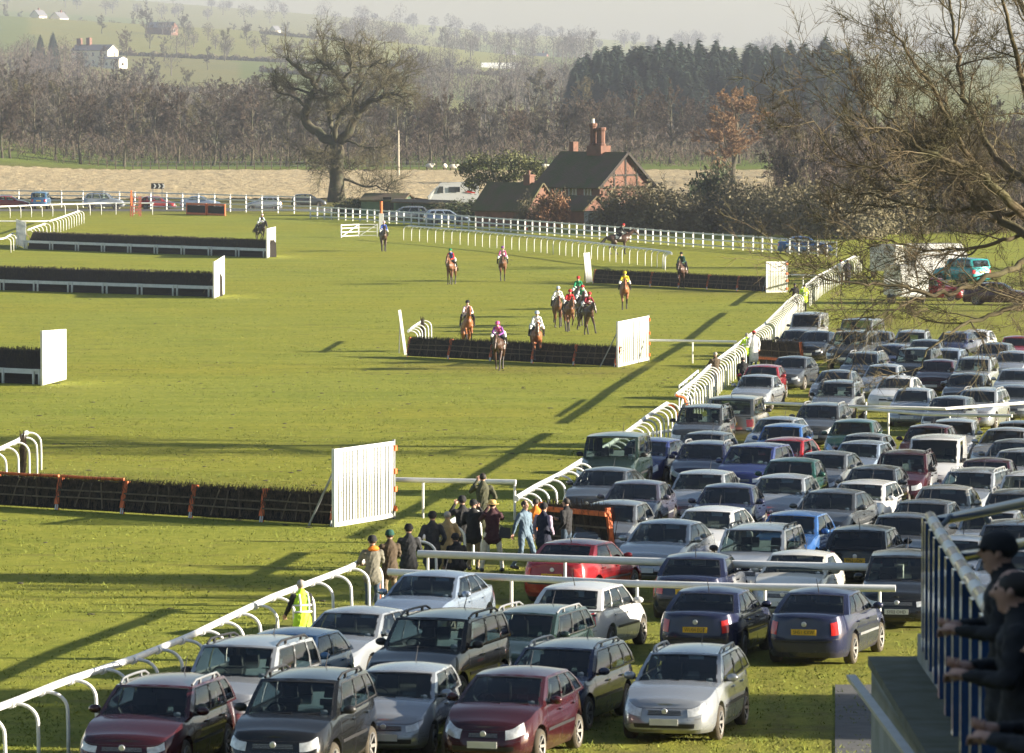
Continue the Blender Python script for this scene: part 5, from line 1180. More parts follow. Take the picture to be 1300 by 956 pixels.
# ------------------------------------------------------------------ grandstand corner
def stand():
    # terrace: steps rising towards the camera, right of the view
    mb = MB(); n = 14
    for i in range(n):
        y1 = 46.0 - i * 1.5; z1 = 8.9 + i * 0.115; mb.box((8.4, (y1 - 0.75) * KD, z1 / 2 + 1.0), (8.0, 1.5 * KD, z1 - 2.0))
    tag(mb.build('terrace', M['concrete']), kind='structure')
    e = empty('terrace_wall', (4.25, 46 * KD, 3.4), 0, 'low mossy concrete wall end beside the stand railing', 'wall')
    mb = MB(); mb.box((-0.05, -5.8, 2.55), (0.55, 12.3, 5.1)); mb.build('wall', M['concrete'], e); mb = MB(); mb.box((-0.05, -5.8, 5.16), (0.62, 12.4, 0.10)); mb.build('coping', M['moss'], e)
    mb = MB(); mb.bar((-0.55, 0.3, 5.0), (-0.42, -11.8, 5.15), 0.10, 0.04); mb.build('edge_board', M['grey_metal'], e)
    e = empty('stand_railing', (4.5, 45 * KD, 8.9), 0, 'blue stand railing with tall flat bars and a blue and white top rail', 'railing'); o = e.location
    def top(t):   # from the far end (photo 1180,655) to the near end (1262,780)
        y = 45 - 17 * t; px = 1181 + (1268 - 1181) * t ** 1.15; py = 656 + (790 - 656) * t ** 1.1
        return atd(px, py, y)
    ts = [0, 0.06, 0.14, 0.22, 0.31, 0.41, 0.52, 0.64, 0.78, 0.92]
    for k, t in enumerate(ts):
        p = top(t); b = MB(); b.box(p - o + Vector((-0.02, 0, -0.72)), (0.13, 0.22, 1.42)); b.build('bar', M['blue_paint'], e)
    for k in range(16):
        a, c = top(k / 16), top((k + 1) / 16); b = MB(); b.tube([a - o, c - o], 0.062, 8); b.build('top_rail', M['blue_paint'] if k % 2 == 0 else M['plate_white'], e, 50, label='blue length of top rail' if k % 2 == 0 else 'white length of top rail')
    for k, (q0, q1) in enumerate((((1186, 662), (1330, 632)), ((1222, 707), (1330, 684)))):
        b = MB(); b.tube([atd(q0[0], q0[1], 44.5 - 6 * k) - o, atd(q1[0], q1[1], 42 - 6 * k) - o], 0.055, 8); b.build('cross_rail', M['blue_paint'], e, 50)
    b = MB(); pts = [atd(x, y, 44) - o for x, y in ((1192, 672), (1206, 656), (1248, 652), (1256, 664))]; b.tube(pts, 0.03, 6); b.build('handle', M['grey_metal'], e, 50)
stand()
me = sheet('path', [1062, 1085, 1110, 1140, 1180], np.arange(62, 85, 2.0), None, M['tarmac'], 0.015)
tag(link('path', me), kind='structure')

# the grandstand the picture is taken from, and an unseen block added on the right to shade the terrace
def grandstand():
    e = empty('grandstand', (0, -14, 3.5), 0, 'long dark grandstand with a flat roof and stepped seating', 'grandstand'); dk = mat('stand_cladding', (0.045, 0.055, 0.075), 0.7, var=0.3)
    mb = MB(); mb.box((0, -6, 9), (110, 6, 24)); mb.build('back_wall', dk, e)
    mb = MB(); mb.box((0, 0.5, 16.5), (110, 19, 0.5)); mb.build('roof', dk, e)
    mb = MB()
    for i in range(9): mb.box((0, 6.5 - i * 1.0, 1.5 + i * 0.42), (110, 1.0, 3.0 + i * 0.84))
    mb.build('seating', M['concrete'], e)
    for x in range(-52, 53, 13):
        mb = MB(); mb.box((x, 8.4, 8.2), (0.35, 0.35, 16.4)); mb.build('column', M['blue_paint'], e)
    e = empty('shade_block', (30, 28, 3.5), 0, 'added block out of view that shades the terrace', 'grandstand')
    mb = MB(); mb.box((0, 0, 8), (36, 72, 17)); mb.build('wall', dk, e); mb = MB(); mb.box((0, 0, 16.8), (37, 73, 0.5)); mb.build('roof', M['slate'], e)
grandstand()
# ------------------------------------------------------------------ cars
def pl(x, P):
    """smooth piecewise curve through (x, value) points"""
    xs = [p[0] for p in P]; ys = [p[1] for p in P]
    if x <= xs[0]: return ys[0]
    if x >= xs[-1]: return ys[-1]
    for i in range(len(xs) - 1):
        if x <= xs[i + 1]:
            t = (x - xs[i]) / (xs[i + 1] - xs[i]); t = t * t * (3 - 2 * t) * 0.6 + t * 0.4
            return ys[i] + (ys[i + 1] - ys[i]) * t
# L length, W width, H height, wb wheelbase, r wheel radius, xc cowl, xf roof front, xr roof rear, xb rear glass foot (x forward from the middle),
# zf nose, zc cowl, zb belt at the tail, zr tail deck, n plan squareness, sill height, cabin half width top ratio
SPEC = dict(
  saloon=dict(L=4.55, W=1.74, H=1.43, wb=2.65, r=0.31, xc=0.92, xf=0.22, xr=-1.02, xb=-1.62, zf=0.70, zc=0.95, zb=0.99, zr=1.00, n=6.4, s=0.19, wt=0.74, qw=False),
  saloon2=dict(L=4.70, W=1.78, H=1.45, wb=2.70, r=0.32, xc=0.95, xf=0.18, xr=-0.98, xb=-1.66, zf=0.72, zc=0.97, zb=1.02, zr=1.03, n=6.0, s=0.19, wt=0.71, qw=True),
  hatch=dict(L=4.05, W=1.70, H=1.44, wb=2.50, r=0.30, xc=0.88, xf=0.22, xr=-1.38, xb=-1.88, zf=0.70, zc=0.95, zb=0.99, zr=0.97, n=5.8, s=0.19, wt=0.75, qw=True),
  small=dict(L=3.70, W=1.62, H=1.42, wb=2.35, r=0.28, xc=0.86, xf=0.25, xr=-1.25, xb=-1.70, zf=0.70, zc=0.95, zb=0.98, zr=0.96, n=5.6, s=0.18, wt=0.76, qw=False),
  estate=dict(L=4.65, W=1.76, H=1.48, wb=2.68, r=0.32, xc=0.98, xf=0.30, xr=-1.78, xb=-2.16, zf=0.72, zc=0.97, zb=1.00, zr=0.98, n=6.6, s=0.20, wt=0.76, qw=True, rails=True),
  suv=dict(L=4.40, W=1.80, H=1.74, wb=2.60, r=0.36, xc=0.95, xf=0.42, xr=-1.72, xb=-2.02, zf=0.94, zc=1.16, zb=1.20, zr=1.18, n=8, s=0.30, wt=0.80, qw=True, rails=True, clad=True),
  tall4x4=dict(L=4.60, W=1.84, H=1.88, wb=2.65, r=0.38, xc=0.92, xf=0.52, xr=-1.95, xb=-2.18, zf=1.02, zc=1.22, zb=1.24, zr=1.22, n=11, s=0.34, wt=0.85, qw=True, rails=False, clad=True),
  mpv=dict(L=4.30, W=1.75, H=1.60, wb=2.60, r=0.31, xc=1.10, xf=0.32, xr=-1.62, xb=-1.98, zf=0.78, zc=1.03, zb=1.06, zr=1.04, n=6.0, s=0.20, wt=0.78, qw=True),
  van=dict(L=4.15, W=1.74, H=1.82, wb=2.70, r=0.30, xc=1.12, xf=0.46, xr=-1.96, xb=-2.04, zf=0.80, zc=1.08, zb=1.10, zr=1.10, n=8, s=0.20, wt=0.86, qw=False, blank=True),
  hatch2=dict(L=3.98, W=1.66, H=1.41, wb=2.48, r=0.29, xc=0.84, xf=0.14, xr=-1.22, xb=-1.80, zf=0.68, zc=0.92, zb=0.95, zr=0.93, n=7.5, s=0.19, wt=0.73, qw=False, hl=(0.42, 0.965, 0.66, 0.84, 0.0), tl=(0.62, 0.56, 0.86), gr=0.36),
  hatch3=dict(L=4.15, W=1.73, H=1.47, wb=2.60, r=0.31, xc=1.00, xf=0.20, xr=-1.30, xb=-1.92, zf=0.72, zc=0.98, zb=1.04, zr=1.00, n=5.0, s=0.19, wt=0.72, qw=True, hl=(0.46, 0.91, 0.60, 0.92, 0.10), tl=(0.74, 0.72, 1.0), gr=0.30),
  saloon3=dict(L=4.50, W=1.71, H=1.40, wb=2.66, r=0.31, xc=0.82, xf=0.16, xr=-0.92, xb=-1.46, zf=0.69, zc=0.91, zb=0.94, zr=0.96, n=8.5, s=0.20, wt=0.75, qw=False, hl=(0.44, 0.975, 0.64, 0.84, 0.0), tl=(0.52, 0.58, 0.84), gr=0.34),
  estate2=dict(L=4.72, W=1.79, H=1.50, wb=2.72, r=0.32, xc=1.00, xf=0.22, xr=-1.66, xb=-2.18, zf=0.74, zc=0.99, zb=1.05, zr=1.02, n=5.6, s=0.20, wt=0.74, qw=True, rails=True, hl=(0.48, 0.92, 0.60, 0.88, 0.08), tl=(0.74, 0.66, 1.0), gr=0.34),
  suv2=dict(L=4.25, W=1.76, H=1.68, wb=2.55, r=0.35, xc=0.98, xf=0.32, xr=-1.58, xb=-1.96, zf=0.88, zc=1.10, zb=1.16, zr=1.12, n=6.4, s=0.28, wt=0.77, qw=True, rails=True, clad=True, hl=(0.52, 0.93, 0.60, 0.86, 0.05), tl=(0.74, 0.62, 0.98), gr=0.40),
  roadster=dict(L=4.10, W=1.73, H=1.42, wb=2.50, r=0.31, xc=0.78, xf=0.10, xr=-0.95, xb=-1.55, zf=0.76, zc=0.97, zb=1.00, zr=0.97, n=4.4, s=0.18, wt=0.74, qw=False, soft=True),
)
class Car:
    def __init__(s, kind):
        s.__dict__.update(SPEC[kind]); s.kind = kind
        L2 = s.L / 2
        s.top = [(-L2, s.zr - 0.06), (-L2 + 0.18, s.zr), (s.xb, s.zb), (0, (s.zb + s.zc) / 2 - 0.005), (s.xc, s.zc), (s.xc + 0.35 * (L2 - s.xc), s.zc - 0.05), (L2 - 0.12, s.zf + 0.02), (L2, s.zf - 0.05)]
    def th_y(s, y): return math.asin(min(1, (y) ** (s.n / 2)))          # plan angle where |y| = y * W/2, at the front
    def th_x(s, x): return math.acos(min(1, (x) ** (s.n / 2)))
    def th_x2(s, x): return math.acos(math.copysign(abs(x) ** (s.n / 2), x))
    def B(s, th, v, off=0.0):
        """lower body side surface: th plan angle (0 front, + left), v 0 sill .. 1 shoulder"""
        c, q = cos(th), sin(th); L2, W2 = s.L / 2, s.W / 2
        x = math.copysign(abs(c) ** (2 / s.n), c) * L2; y = math.copysign(abs(q) ** (2 / s.n), q) * W2
        zt = pl(x, s.top)
        fy = pl(v, [(0, 0.085), (0.12, 0.03), (0.35, 0.0), (0.62, 0.006), (0.85, 0.035), (1, 0.085)])
        fx = pl(v, [(0, 0.10), (0.14, 0.015), (0.38, 0.0), (0.55, 0.03), (0.8, 0.07), (1, 0.15)]) if x > 0 else pl(v, [(0, 0.10), (0.14, 0.02), (0.45, 0.0), (0.6, 0.03), (1, 0.07)])
        x2 = x * (1 - (fx - off) / L2); y2 = y * (1 - (fy - off) / W2)
        return Vector((x2, y2, s.s + (zt - s.s) * v + 0.0))
    def G(s, u, v, off=0.0):
        """glasshouse surface: u 0..1 windscreen (right to left), 1..2 left side, 2..3 rear, 3..4 right side; v 0 belt .. 1 roof"""
        wb = s.W / 2 - 0.085; wt = s.W / 2 * s.wt
        bf, br = 0.13, 0.09      # bulge of screen and rear glass
        zb_f, zb_r = s.zc - 0.03, s.zb - 0.03; H1 = s.H - 0.07
        u = u % 4
        def pt(u, top):
            w = wt if top else wb
            x0, x1 = (s.xf, s.xr) if top else (s.xc, s.xb)
            if u <= 1:
                t = 2 * u - 1; return Vector((x0 + (bf if not top else 0.08) * (1 - t * t) - 0.03, w * t * (1 if abs(t) < 1 else 1), H1 + 0.03 * (1 - t * t) if top else zb_f))
            if u <= 2:
                t = u - 1; x = x0 - 0.03 + (x1 + 0.02 - x0 + 0.03) * t
                return Vector((x, w + 0.0 + (0.035 * sin(pi * t) if not top else 0.03 * sin(pi * t)), H1 + (0.02 * sin(pi * t)) if top else zb_f + (zb_r - zb_f) * t))
            if u <= 3:
                t = 1 - 2 * (u - 2); return Vector((x1 - (br if not top else 0.06) * (1 - t * t) + 0.02, w * t, H1 + 0.03 * (1 - t * t) if top else zb_r))
            p = pt(2 - (u - 3), top); p.y = -p.y; return p
        a, b = pt(u, False), pt(u, True); p = a.lerp(b, v)
        # outward bow
        if u <= 1: n = Vector((1, 0, 0.7))
        elif u <= 2: n = Vector((0, 1, 0.35))
        elif u <= 3: n = Vector((-1, 0, 0.5))
        else: n = Vector((0, -1, 0.35))
        n.normalize()
        return p + n * (0.028 * sin(pi * v) + off)
def uniq(a): return sorted(set(round(x, 5) for x in a))
def car_parts(kind):
    """meshes of one car model; paint is material slot 0"""
    s = Car(kind); P = []        # (name, mesh, loc, rot, parent index)
    paint = M['paint_silver']
    # ---- lower body, closed, with wheel arches cut out
    mb = MB(); vs = [0, 0.06, 0.14, 0.28, 0.45, 0.62, 0.80, 0.92, 1.0]
    half = [0.0, pi] + [s.th_x2(x) for x in np.linspace(-0.95, 0.95, 31)] + [s.th_y(y) for y in (0.2, 0.4, 0.6, 0.75, 0.86, 0.93)] + [pi - s.th_y(y) for y in (0.2, 0.4, 0.6, 0.75, 0.86, 0.93)]
    half = uniq(half); half[0] = 0.0; half[-1] = pi; ths = [-t for t in half[:0:-1]] + half; N = len(ths) - 1
    clad = 0.30 if s.__dict__.get('clad') else 0.13
    for i in range(N):
        for j in range(len(vs) - 1):
            q = [s.B(ths[i], vs[j]), s.B(ths[i + 1], vs[j]), s.B(ths[i + 1], vs[j + 1]), s.B(ths[i], vs[j + 1])]
            mb.add(q, [(0, 1, 2, 3)], 1 if vs[j + 1] <= clad else 0)
    K = 10
    for zc_, v in ((1, 1.0), (0, 0.0)):
        rows = []
        for th in half:
            a, b = s.B(th, v), s.B(-th, v); row = []
            for k in range(K + 1):
                t = k / K; p = a.lerp(b, t); q = 1 - (2 * t - 1) ** 2
                if v == 1.0: p.z += 0.055 * q ** 0.7 * min(1, abs(a.y - b.y) / 0.8) - (0.012 if 0.08 < t < 0.92 else 0)
                row.append(p)
            rows.append(row)
        for i in range(len(rows) - 1):
            for k in range(K):
                q = [rows[i][k], rows[i][k + 1], rows[i + 1][k + 1], rows[i + 1][k]]
                mb.add(q if v == 0 else q[::-1], [(0, 1, 2, 3)], 0 if v == 1 else 1)
    low = mb.mesh('low', [paint, M['black']])
    bm = bmesh.new(); bm.from_mesh(low); bmesh.ops.remove_doubles(bm, verts=bm.verts, dist=0.0008); bmesh.ops.dissolve_degenerate(bm, edges=bm.edges, dist=0.0005)
    bmesh.ops.recalc_face_normals(bm, faces=bm.faces); bm.to_mesh(low); bm.free()
    cut = MB()
    for x in (s.wb / 2, -s.wb / 2):
        for sy in (-1, 1):
            n = 26; R_ = s.r + 0.055; y0, y1 = sy * (s.W / 2 - 0.24), sy * (s.W / 2 + 0.1)
            V = [(x + R_ * cos(2 * pi * k / n), y, s.r + 0.02 + R_ * sin(2 * pi * k / n)) for y in (y0, y1) for k in range(n)]
            F = [(k, (k + 1) % n, n + (k + 1) % n, n + k) for k in range(n)] + [tuple(range(n - 1, -1, -1)), tuple(range(n, 2 * n))]
            if sy > 0: F = [f[::-1] for f in F]
            cut.add(V, F, 1)
    cm = cut.mesh('cut', [paint, M['black']]); bm = bmesh.new(); bm.from_mesh(cm); bmesh.ops.recalc_face_normals(bm, faces=bm.faces); bm.to_mesh(cm); bm.free()
    a, b = link('tmp_a', low), link('tmp_b', cm); md = a.modifiers.new('b', 'BOOLEAN'); md.object = b; md.operation = 'DIFFERENCE'; md.solver = 'EXACT'
    dg = bpy.context.evaluated_depsgraph_get(); dg.update(); res = bpy.data.meshes.new_from_object(a.evaluated_get(dg))
    if len(res.polygons) < len(low.polygons) * 0.6: res = low.copy()
    for o in (a, b): COL.objects.unlink(o); bpy.data.objects.remove(o)
    # ---- glasshouse shell with openings
    soft = s.__dict__.get('soft'); blank = s.__dict__.get('blank')
    WS = (0.055, 0.945, 0.05, 0.90); RW = (2.08, 2.92, 0.12, 0.86)
    if s.qw: SW = [(1.07, 1.39, 0.10, 0.88), (1.425, 1.72, 0.10, 0.88), (1.765, 1.95, 0.12, 0.86)]
    else: SW = [(1.07, 1.45, 0.10, 0.88), (1.49, 1.90, 0.10, 0.87)]
    if blank: SW = [(1.05, 1.30, 0.10, 0.86)]; RW = None
    if soft: SW = [(1.07, 1.52, 0.08, 0.84)]; RW = (2.25, 2.75, 0.35, 0.75)
    holes = [('windscreen', WS)] + [('side_window', w) for w in SW] + [('side_window', (5 - w[1], 5 - w[0], w[2], w[3])) for w in SW] + ([('rear_window', RW)] if RW else [])
    us = [k / 8 for k in range(33)]; vv = [0, 0.25, 0.5, 0.75, 1.0]
    for _, w in holes: us += [w[0], w[1]]; vv += [w[2], w[3]]
    us, vv = uniq(us), uniq(vv)
    inside = lambda u, v: any(w[0] < u < w[1] and w[2] < v < w[3] for _, w in holes)
    sh = MB(); sh.grid(lambda u, v: s.G(u, v), us, vv, 0, True, inside)
    if soft: sh.m = [1] * len(sh.m)
    # roof
    RX = 12; RY = 12
    def roofp(i, k):
        t = i / RX; L_ = s.G(1 + t, 1.0); Rr = Vector((L_.x, -L_.y, L_.z)); q = k / RY; tt = 2 * q - 1
        f, r_ = s.G(1 - q, 1.0), s.G(2 + q, 1.0)
        p = L_.lerp(Rr, q)
        wgt = (1 - t) ** 3; wr = t ** 3
        p.x += (f.x - s.G(1.0, 1.0).x) * wgt + (r_.x - s.G(2.0, 1.0).x) * wr
        p.z = L_.z + (0.03 + 0.045 * sin(pi * min(1, t * 1.0)) ** 0.6 * 1.0) * (1 - tt * tt)
        if i == 0: p = f
        if i == RX: p = r_
        return p
    V = [roofp(i, k) for i in range(RX + 1) for k in range(RY + 1)]
    sh.add(V, [(i * (RY + 1) + k, i * (RY + 1) + k + 1, (i + 1) * (RY + 1) + k + 1, (i + 1) * (RY + 1) + k) for i in range(RX) for k in range(RY)], 1 if soft else 0)
    shm = sh.mesh('shell', [paint, M['black']]); bm = bmesh.new(); bm.from_mesh(res); bm.from_mesh(shm)
    bmesh.ops.remove_doubles(bm, verts=bm.verts, dist=0.0012); bmesh.ops.recalc_face_normals(bm, faces=bm.faces)
    body = bpy.data.meshes.new('body_' + kind); bm.to_mesh(body); bm.free(); body.materials.clear(); body.materials.append(paint); body.materials.append(M['black'])
    smoothen(body, 32)
    P.append(('body', body, None, None, None, 0))
    for nm, w in holes:
        g = MB(); g.grid(lambda u, v: s.G(u, v, -0.008), [w[0] + (w[1] - w[0]) * k / 8 for k in range(9)], [w[2] + (w[3] - w[2]) * k / 4 for k in range(5)], 0)
        P.append((nm, g.mesh(nm, M['glass'], 60), None, None, None, 0))
        # dark gasket round the opening
    gk = MB()
    for nm, w in holes:
        for (u0, u1, v0, v1) in ((w[0] - 0.012, w[1] + 0.012, w[2] - 0.05, w[2]), (w[0] - 0.012, w[1] + 0.012, w[3], w[3] + 0.04), (w[0] - 0.014, w[0], w[2], w[3]), (w[1], w[1] + 0.014, w[2], w[3])):
            gk.grid(lambda u, v: s.G(u, v, 0.003), [u0 + (u1 - u0) * k / 8 for k in range(9)], [v0, (v0 + v1) / 2, v1], 0)
    P.append(('window_seal', gk.mesh('window_seal', M['black'], 60), None, None, None, 1))
    # ---- inside: floor, dash, seats
    it = MB(); zf = 0.55
    it.box(((s.xc + s.xb) / 2, 0, s.s + 0.1), (s.xc - s.xb - 0.2, s.W - 0.3, 0.06)); it.box((s.xc - 0.32, 0, s.zc - 0.14), (0.42, s.W - 0.34, 0.22))
    for y in (-0.36, 0.36):
        it.box((-0.1, y, zf), (0.5, 0.46, 0.2)); it.box((-0.38, y, zf + 0.36), (0.16, 0.44, 0.62), 0, (0, -0.22, 0), 0.85); it.box((-0.47, y, min(s.H - 0.2, zf + 0.78)), (0.10, 0.26, 0.18), 0, (0, -0.15, 0), 0.85)
    xs = max(s.xr + 0.15, -1.35); it.box((xs + 0.3, 0, zf), (0.5, s.W - 0.42, 0.2)); it.box((xs, 0, zf + 0.33), (0.16, s.W - 0.42, 0.6), 0, (0, -0.25, 0), 0.92)
    for y in (-0.36, 0.36): it.box((xs - 0.08, y, zf + 0.72), (0.1, 0.26, 0.16), 0, (0, -0.2, 0), 0.85)
    it.box(((xs + s.xb) / 2 - 0.05, 0, s.zb - 0.12), (abs(s.xb - xs) , s.W - 0.4, 0.04))
    st = MB(); st.v, st.f, st.m = it.v, it.f, it.m
    P.append(('interior', it.mesh('interior', M['seat']), None, None, None, 0))
    wh = MB(); wh.tube([(s.xc - 0.55 + 0.05 * cos(a), -0.36 + 0.17 * cos(a + pi / 2), s.zc - 0.02 + 0.16 * sin(a + pi / 2)) for a in np.linspace(0, 2 * pi, 13)], 0.015, 5); P.append(('steering_wheel', wh.mesh('steering_wheel', M['black'], 50), None, None, None, 1))
    # ---- lamps, grille, bumpers
    def patch(th0, th1, v0, v1, off, m, nm, nu=7, nv=4, lvl=0, skew=0.0):
        g = MB(); g.grid(lambda a, b: s.B(a, b + skew * (a - th0) / (th1 - th0 + 1e-9), off), [th0 + (th1 - th0) * k / nu for k in range(nu + 1)], [v0 + (v1 - v0) * k / nv for k in range(nv + 1)], 0)
        P.append((nm, g.mesh(nm, m, 50), None, None, None, lvl))
    fa, fb = s.th_y(0.50), s.th_x(0.955)
    boxy = kind in ('suv', 'tall4x4', 'van', 'suv2')
    for sg in (1, -1):
        a0, a1 = (fa, fb) if sg > 0 else (-fb, -fa)
        v0, v1 = (0.62, 0.84) if not boxy else (0.60, 0.82)
        if kind == 'roadster': v0, v1 = 0.62, 0.90
        sk = 0.05 if not boxy else 0
        if hasattr(s, 'hl'): a_, b_ = s.th_y(s.hl[0]), s.th_x(s.hl[1]); a0, a1 = (a_, b_) if sg > 0 else (-b_, -a_); v0, v1, sk = s.hl[2:]
        patch(a0, a1, v0 + (sk if sg < 0 else 0), v1 + (sk if sg < 0 else 0), 0.012, M['lamp'], 'headlight', skew=sk * sg)
        ta, tb = pi - s.th_y(0.64), pi - s.th_x(0.955)
        b0, b1 = (tb, ta) if sg > 0 else (-ta, -tb)
        if hasattr(s, 'tl'): ta = pi - s.th_y(s.tl[0]); b0, b1 = (tb, ta) if sg > 0 else (-ta, -tb); patch(b0, b1, s.tl[1], s.tl[2], 0.012, M['red_lens'], 'tail_light')
        elif kind in ('hatch', 'mpv', 'estate', 'small'): patch(b0, b1, 0.62, 0.98, 0.012, M['red_lens'], 'tail_light')
        else: patch(b0, b1, 0.58, 0.90, 0.012, M['red_lens'], 'tail_light')
    gy = s.th_y(getattr(s, 'gr', 0.40))
    patch(-gy, gy, 0.66, 0.83, 0.008, M['black'], 'grille', 8, 3, 0)
    gm = MB()
    for v in (0.70, 0.745, 0.79): gm.grid(lambda a, b: s.B(a, b, 0.014), [-gy * .95 + gy * 1.9 * k / 8 for k in range(9)], [v, v + 0.015], 0)
    P.append(('grille_bar', gm.mesh('grille_bar', M['grey_metal']), None, None, None, 1))
    by = s.th_y(0.62); patch(-by, by, 0.20, 0.36, 0.008, M['black'], 'air_intake', 8, 3, 1)
    patch(pi - s.th_x(0.985), pi + s.th_x(0.985), 0.40, 0.45, 0.010, M['black'], 'bumper_strip', 14, 2, 1)
    # side rubbing strip and door handles
    for sg in (1, -1):
        g = MB(); g.grid(lambda a, b: s.B(sg * a, b, 0.012), [s.th_x2(x) for x in np.linspace((s.wb / 2 - s.r - 0.1) / (s.L / 2), -(s.wb / 2 - s.r - 0.1) / (s.L / 2), 12)], [0.44, 0.505], 0, sg < 0); P.append(('side_strip', g.mesh('side_strip', M['black'] if kind != 'saloon2' else M['grey_metal'], 50), None, None, None, 1))
        for x in (0.02, -0.95):
            h = MB(); h.box((x, sg * (s.W / 2 - 0.012), s.s + (pl(x, s.top) - s.s) * 0.80), (0.17, 0.035, 0.032)); P.append(('door_handle', h.mesh('door_handle', paint), None, None, None, 1))
    gp = MB()
    for sg in (1, -1):
        for x in (s.xc - 0.12, -0.08, -1.05 if s.qw or not blank else None):
            if x is None: continue
            gp.grid(lambda a, b: s.B(sg * a, b, 0.002), [s.th_x2((x - 0.007) / (s.L / 2)), s.th_x2((x + 0.007) / (s.L / 2))], [0.16, 0.3, 0.5, 0.7, 0.85, 0.98])
    fy_ = s.th_y(0.86); gp.grid(lambda a, b: s.B(a, b, 0.002), [-fy_ + 2 * fy_ * k / 10 for k in range(11)], [0.885, 0.90])
    gp.grid(lambda a, b: s.B(a, b, 0.002), [-fy_ + 2 * fy_ * k / 10 for k in range(11)], [0.50, 0.51])
    ry = s.th_y(0.80); gp.grid(lambda a, b: s.B(a, b, 0.002), [pi - ry + 2 * ry * k / 10 for k in range(11)], [0.47, 0.485])
    P.append(('panel_gap', gp.mesh('panel_gap', M['black']), None, None, None, 1))
    # mirrors, wipers, aerial, roof rails, plates
    for sg in (1, -1):
        mm = MB(); c = (s.xc - 0.36, sg * (s.W / 2 + 0.06), s.zc + 0.07); mm.ball(c, (0.075, 0.115, 0.075), 10, 7, 0); mm.box((c[0], sg * (s.W / 2 - 0.04), c[2] - 0.05), (0.07, 0.14, 0.04), 1); P.append(('mirror', mm.mesh('mirror', [paint if not boxy else M['black'], M['black']], 60), None, None, None, 0))
    wp = MB()
    for y0, y1 in ((-0.48, 0.05), (0.12, 0.60)):
        a, b = s.G(0.5 + y0 / s.W * 1.0, 0.04, 0.02), s.G(0.5 + y1 / s.W, 0.10, 0.02); wp.tube([a, b], 0.010, 4)
    P.append(('wiper', wp.mesh('wiper', M['black']), None, None, None, 1))
    ae = MB(); ax = s.xr + 0.15 if kind != 'saloon2' else s.xr + 0.08; az = s.H - 0.02; ae.tube([(ax, 0, az), (ax - 0.22, 0, az + 0.26)], [0.012, 0.005], 5); P.append(('aerial', ae.mesh('aerial', M['black']), None, None, None, 1))
    if s.__dict__.get('rails'):
        for sg in (1, -1):
            pts = []
            for k in range(9):
                t = 0.06 + 0.86 * k / 8; p = s.G(1 + t, 1.0); pts.append((p.x, sg * (p.y - 0.05), p.z + (0.075 if 0 < k < 8 else 0.01)))
            rl = MB(); rl.tube(pts, 0.022, 6); 
            for k in (2, 6): rl.box((pts[k][0], pts[k][1], pts[k][2] - 0.04), (0.07, 0.035, 0.09))
            P.append(('roof_rail', rl.mesh('roof_rail', M['grey_metal'] if kind in ('estate', 'estate2') else M['black'], 50), None, None, None, 0))
    td = MB(); c = s.G(0.88, 0.14, -0.02); td.lathe([(0.0, 0), (0.045, 0.0)], 12, 0, 'x', (c.x, c.y, c.z)); td.add([s.G(0.83, 0.10, -0.018), s.G(0.90, 0.10, -0.018), s.G(0.90, 0.2, -0.018), s.G(0.83, 0.2, -0.018)], [(0, 1, 2, 3)]); P.append(('tax_disc', td.mesh('tax_disc', M['paper']), None, None, None, 0))
    fp = s.B(0, 0.42, 0.0); pm = MB(); pm.box((0, 0, 0), (0.014, 0.52, 0.115)); P.append(('front_plate', pm.mesh('front_plate', M['plate_white']), (fp.x + 0.016, 0, fp.z), None, None, 0))
    rv = 0.66 if kind in ('saloon', 'saloon2', 'saloon3', 'roadster', 'van') else 0.72
    rp = s.B(pi, rv, 0.0); pm = MB(); pm.box((0, 0, 0), (0.014, 0.52, 0.115)); P.append(('rear_plate', pm.mesh('rear_plate', M['plate_yellow']), (rp.x - 0.016, 0, rp.z), None, None, 0))
    bd = MB(); q = s.B(0, 0.80, 0.016); bd.lathe([(0, 0.012), (0.045, 0.01), (0.055, 0)], 12, 0, 'x', (q.x, 0, q.z)); q = s.B(pi, 0.86, 0.016); bd.lathe([(0, -0.012), (0.045, -0.01), (0.055, 0)], 12, 0, 'x', (q.x, 0, q.z)); P.append(('badge', bd.mesh('badge', M['chrome'], 40), None, None, None, 1))
    if kind == 'tall4x4':
        sw = MB(); sw.lathe([(0, -0.2), (0.33, -0.2), (0.36, -0.14), (0.36, 0), (0, 0)], 18, 0, 'x', (s.B(pi, .7).x + 0.02, 0.12, 1.0)); P.append(('spare_wheel', sw.mesh('spare_wheel', M['rubber'], 40), None, None, None, 1))
    # ---- wheels: tyre with a rim under it
    r = s.r; w = 0.19
    ty = MB(); ty.lathe([(r * 0.66, -w / 2), (r * 0.9, -w / 2 - 0.008), (r * 0.98, -w * 0.38), (r, -w * 0.2), (r, w * 0.2), (r * 0.98, w * 0.38), (r * 0.9, w / 2 + 0.008), (r * 0.66, w / 2)], 24, 0, 'y'); tym = ty.mesh('tyre', M['rubber'], 40)
    rm = MB(); rm.lathe([(0, 0.02), (0.05, 0.03), (0.06, 0.045), (r * 0.16, 0.05)], 20, 0, 'y'); rm.lathe([(r * 0.60, w / 2 + 0.0), (r * 0.68, w / 2 + 0.012), (r * 0.70, w / 2 - 0.01), (r * 0.62, -0.02)], 24, 0, 'y'); rm.lathe([(0, -0.03), (r * 0.64, -0.03)], 20, 1, 'y')
    for k in range(6):
        a = 2 * pi * k / 6; d = Vector((cos(a), 0, sin(a))); rm.bar(d * r * 0.1 + Vector((0, 0.045, 0)), d * r * 0.64 + Vector((0, w / 2 - 0.01, 0)), r * 0.16, 0.03, 0, (0, 1, 0))
    rmm = rm.mesh('rim', [M['rim'], M['black']], 40)
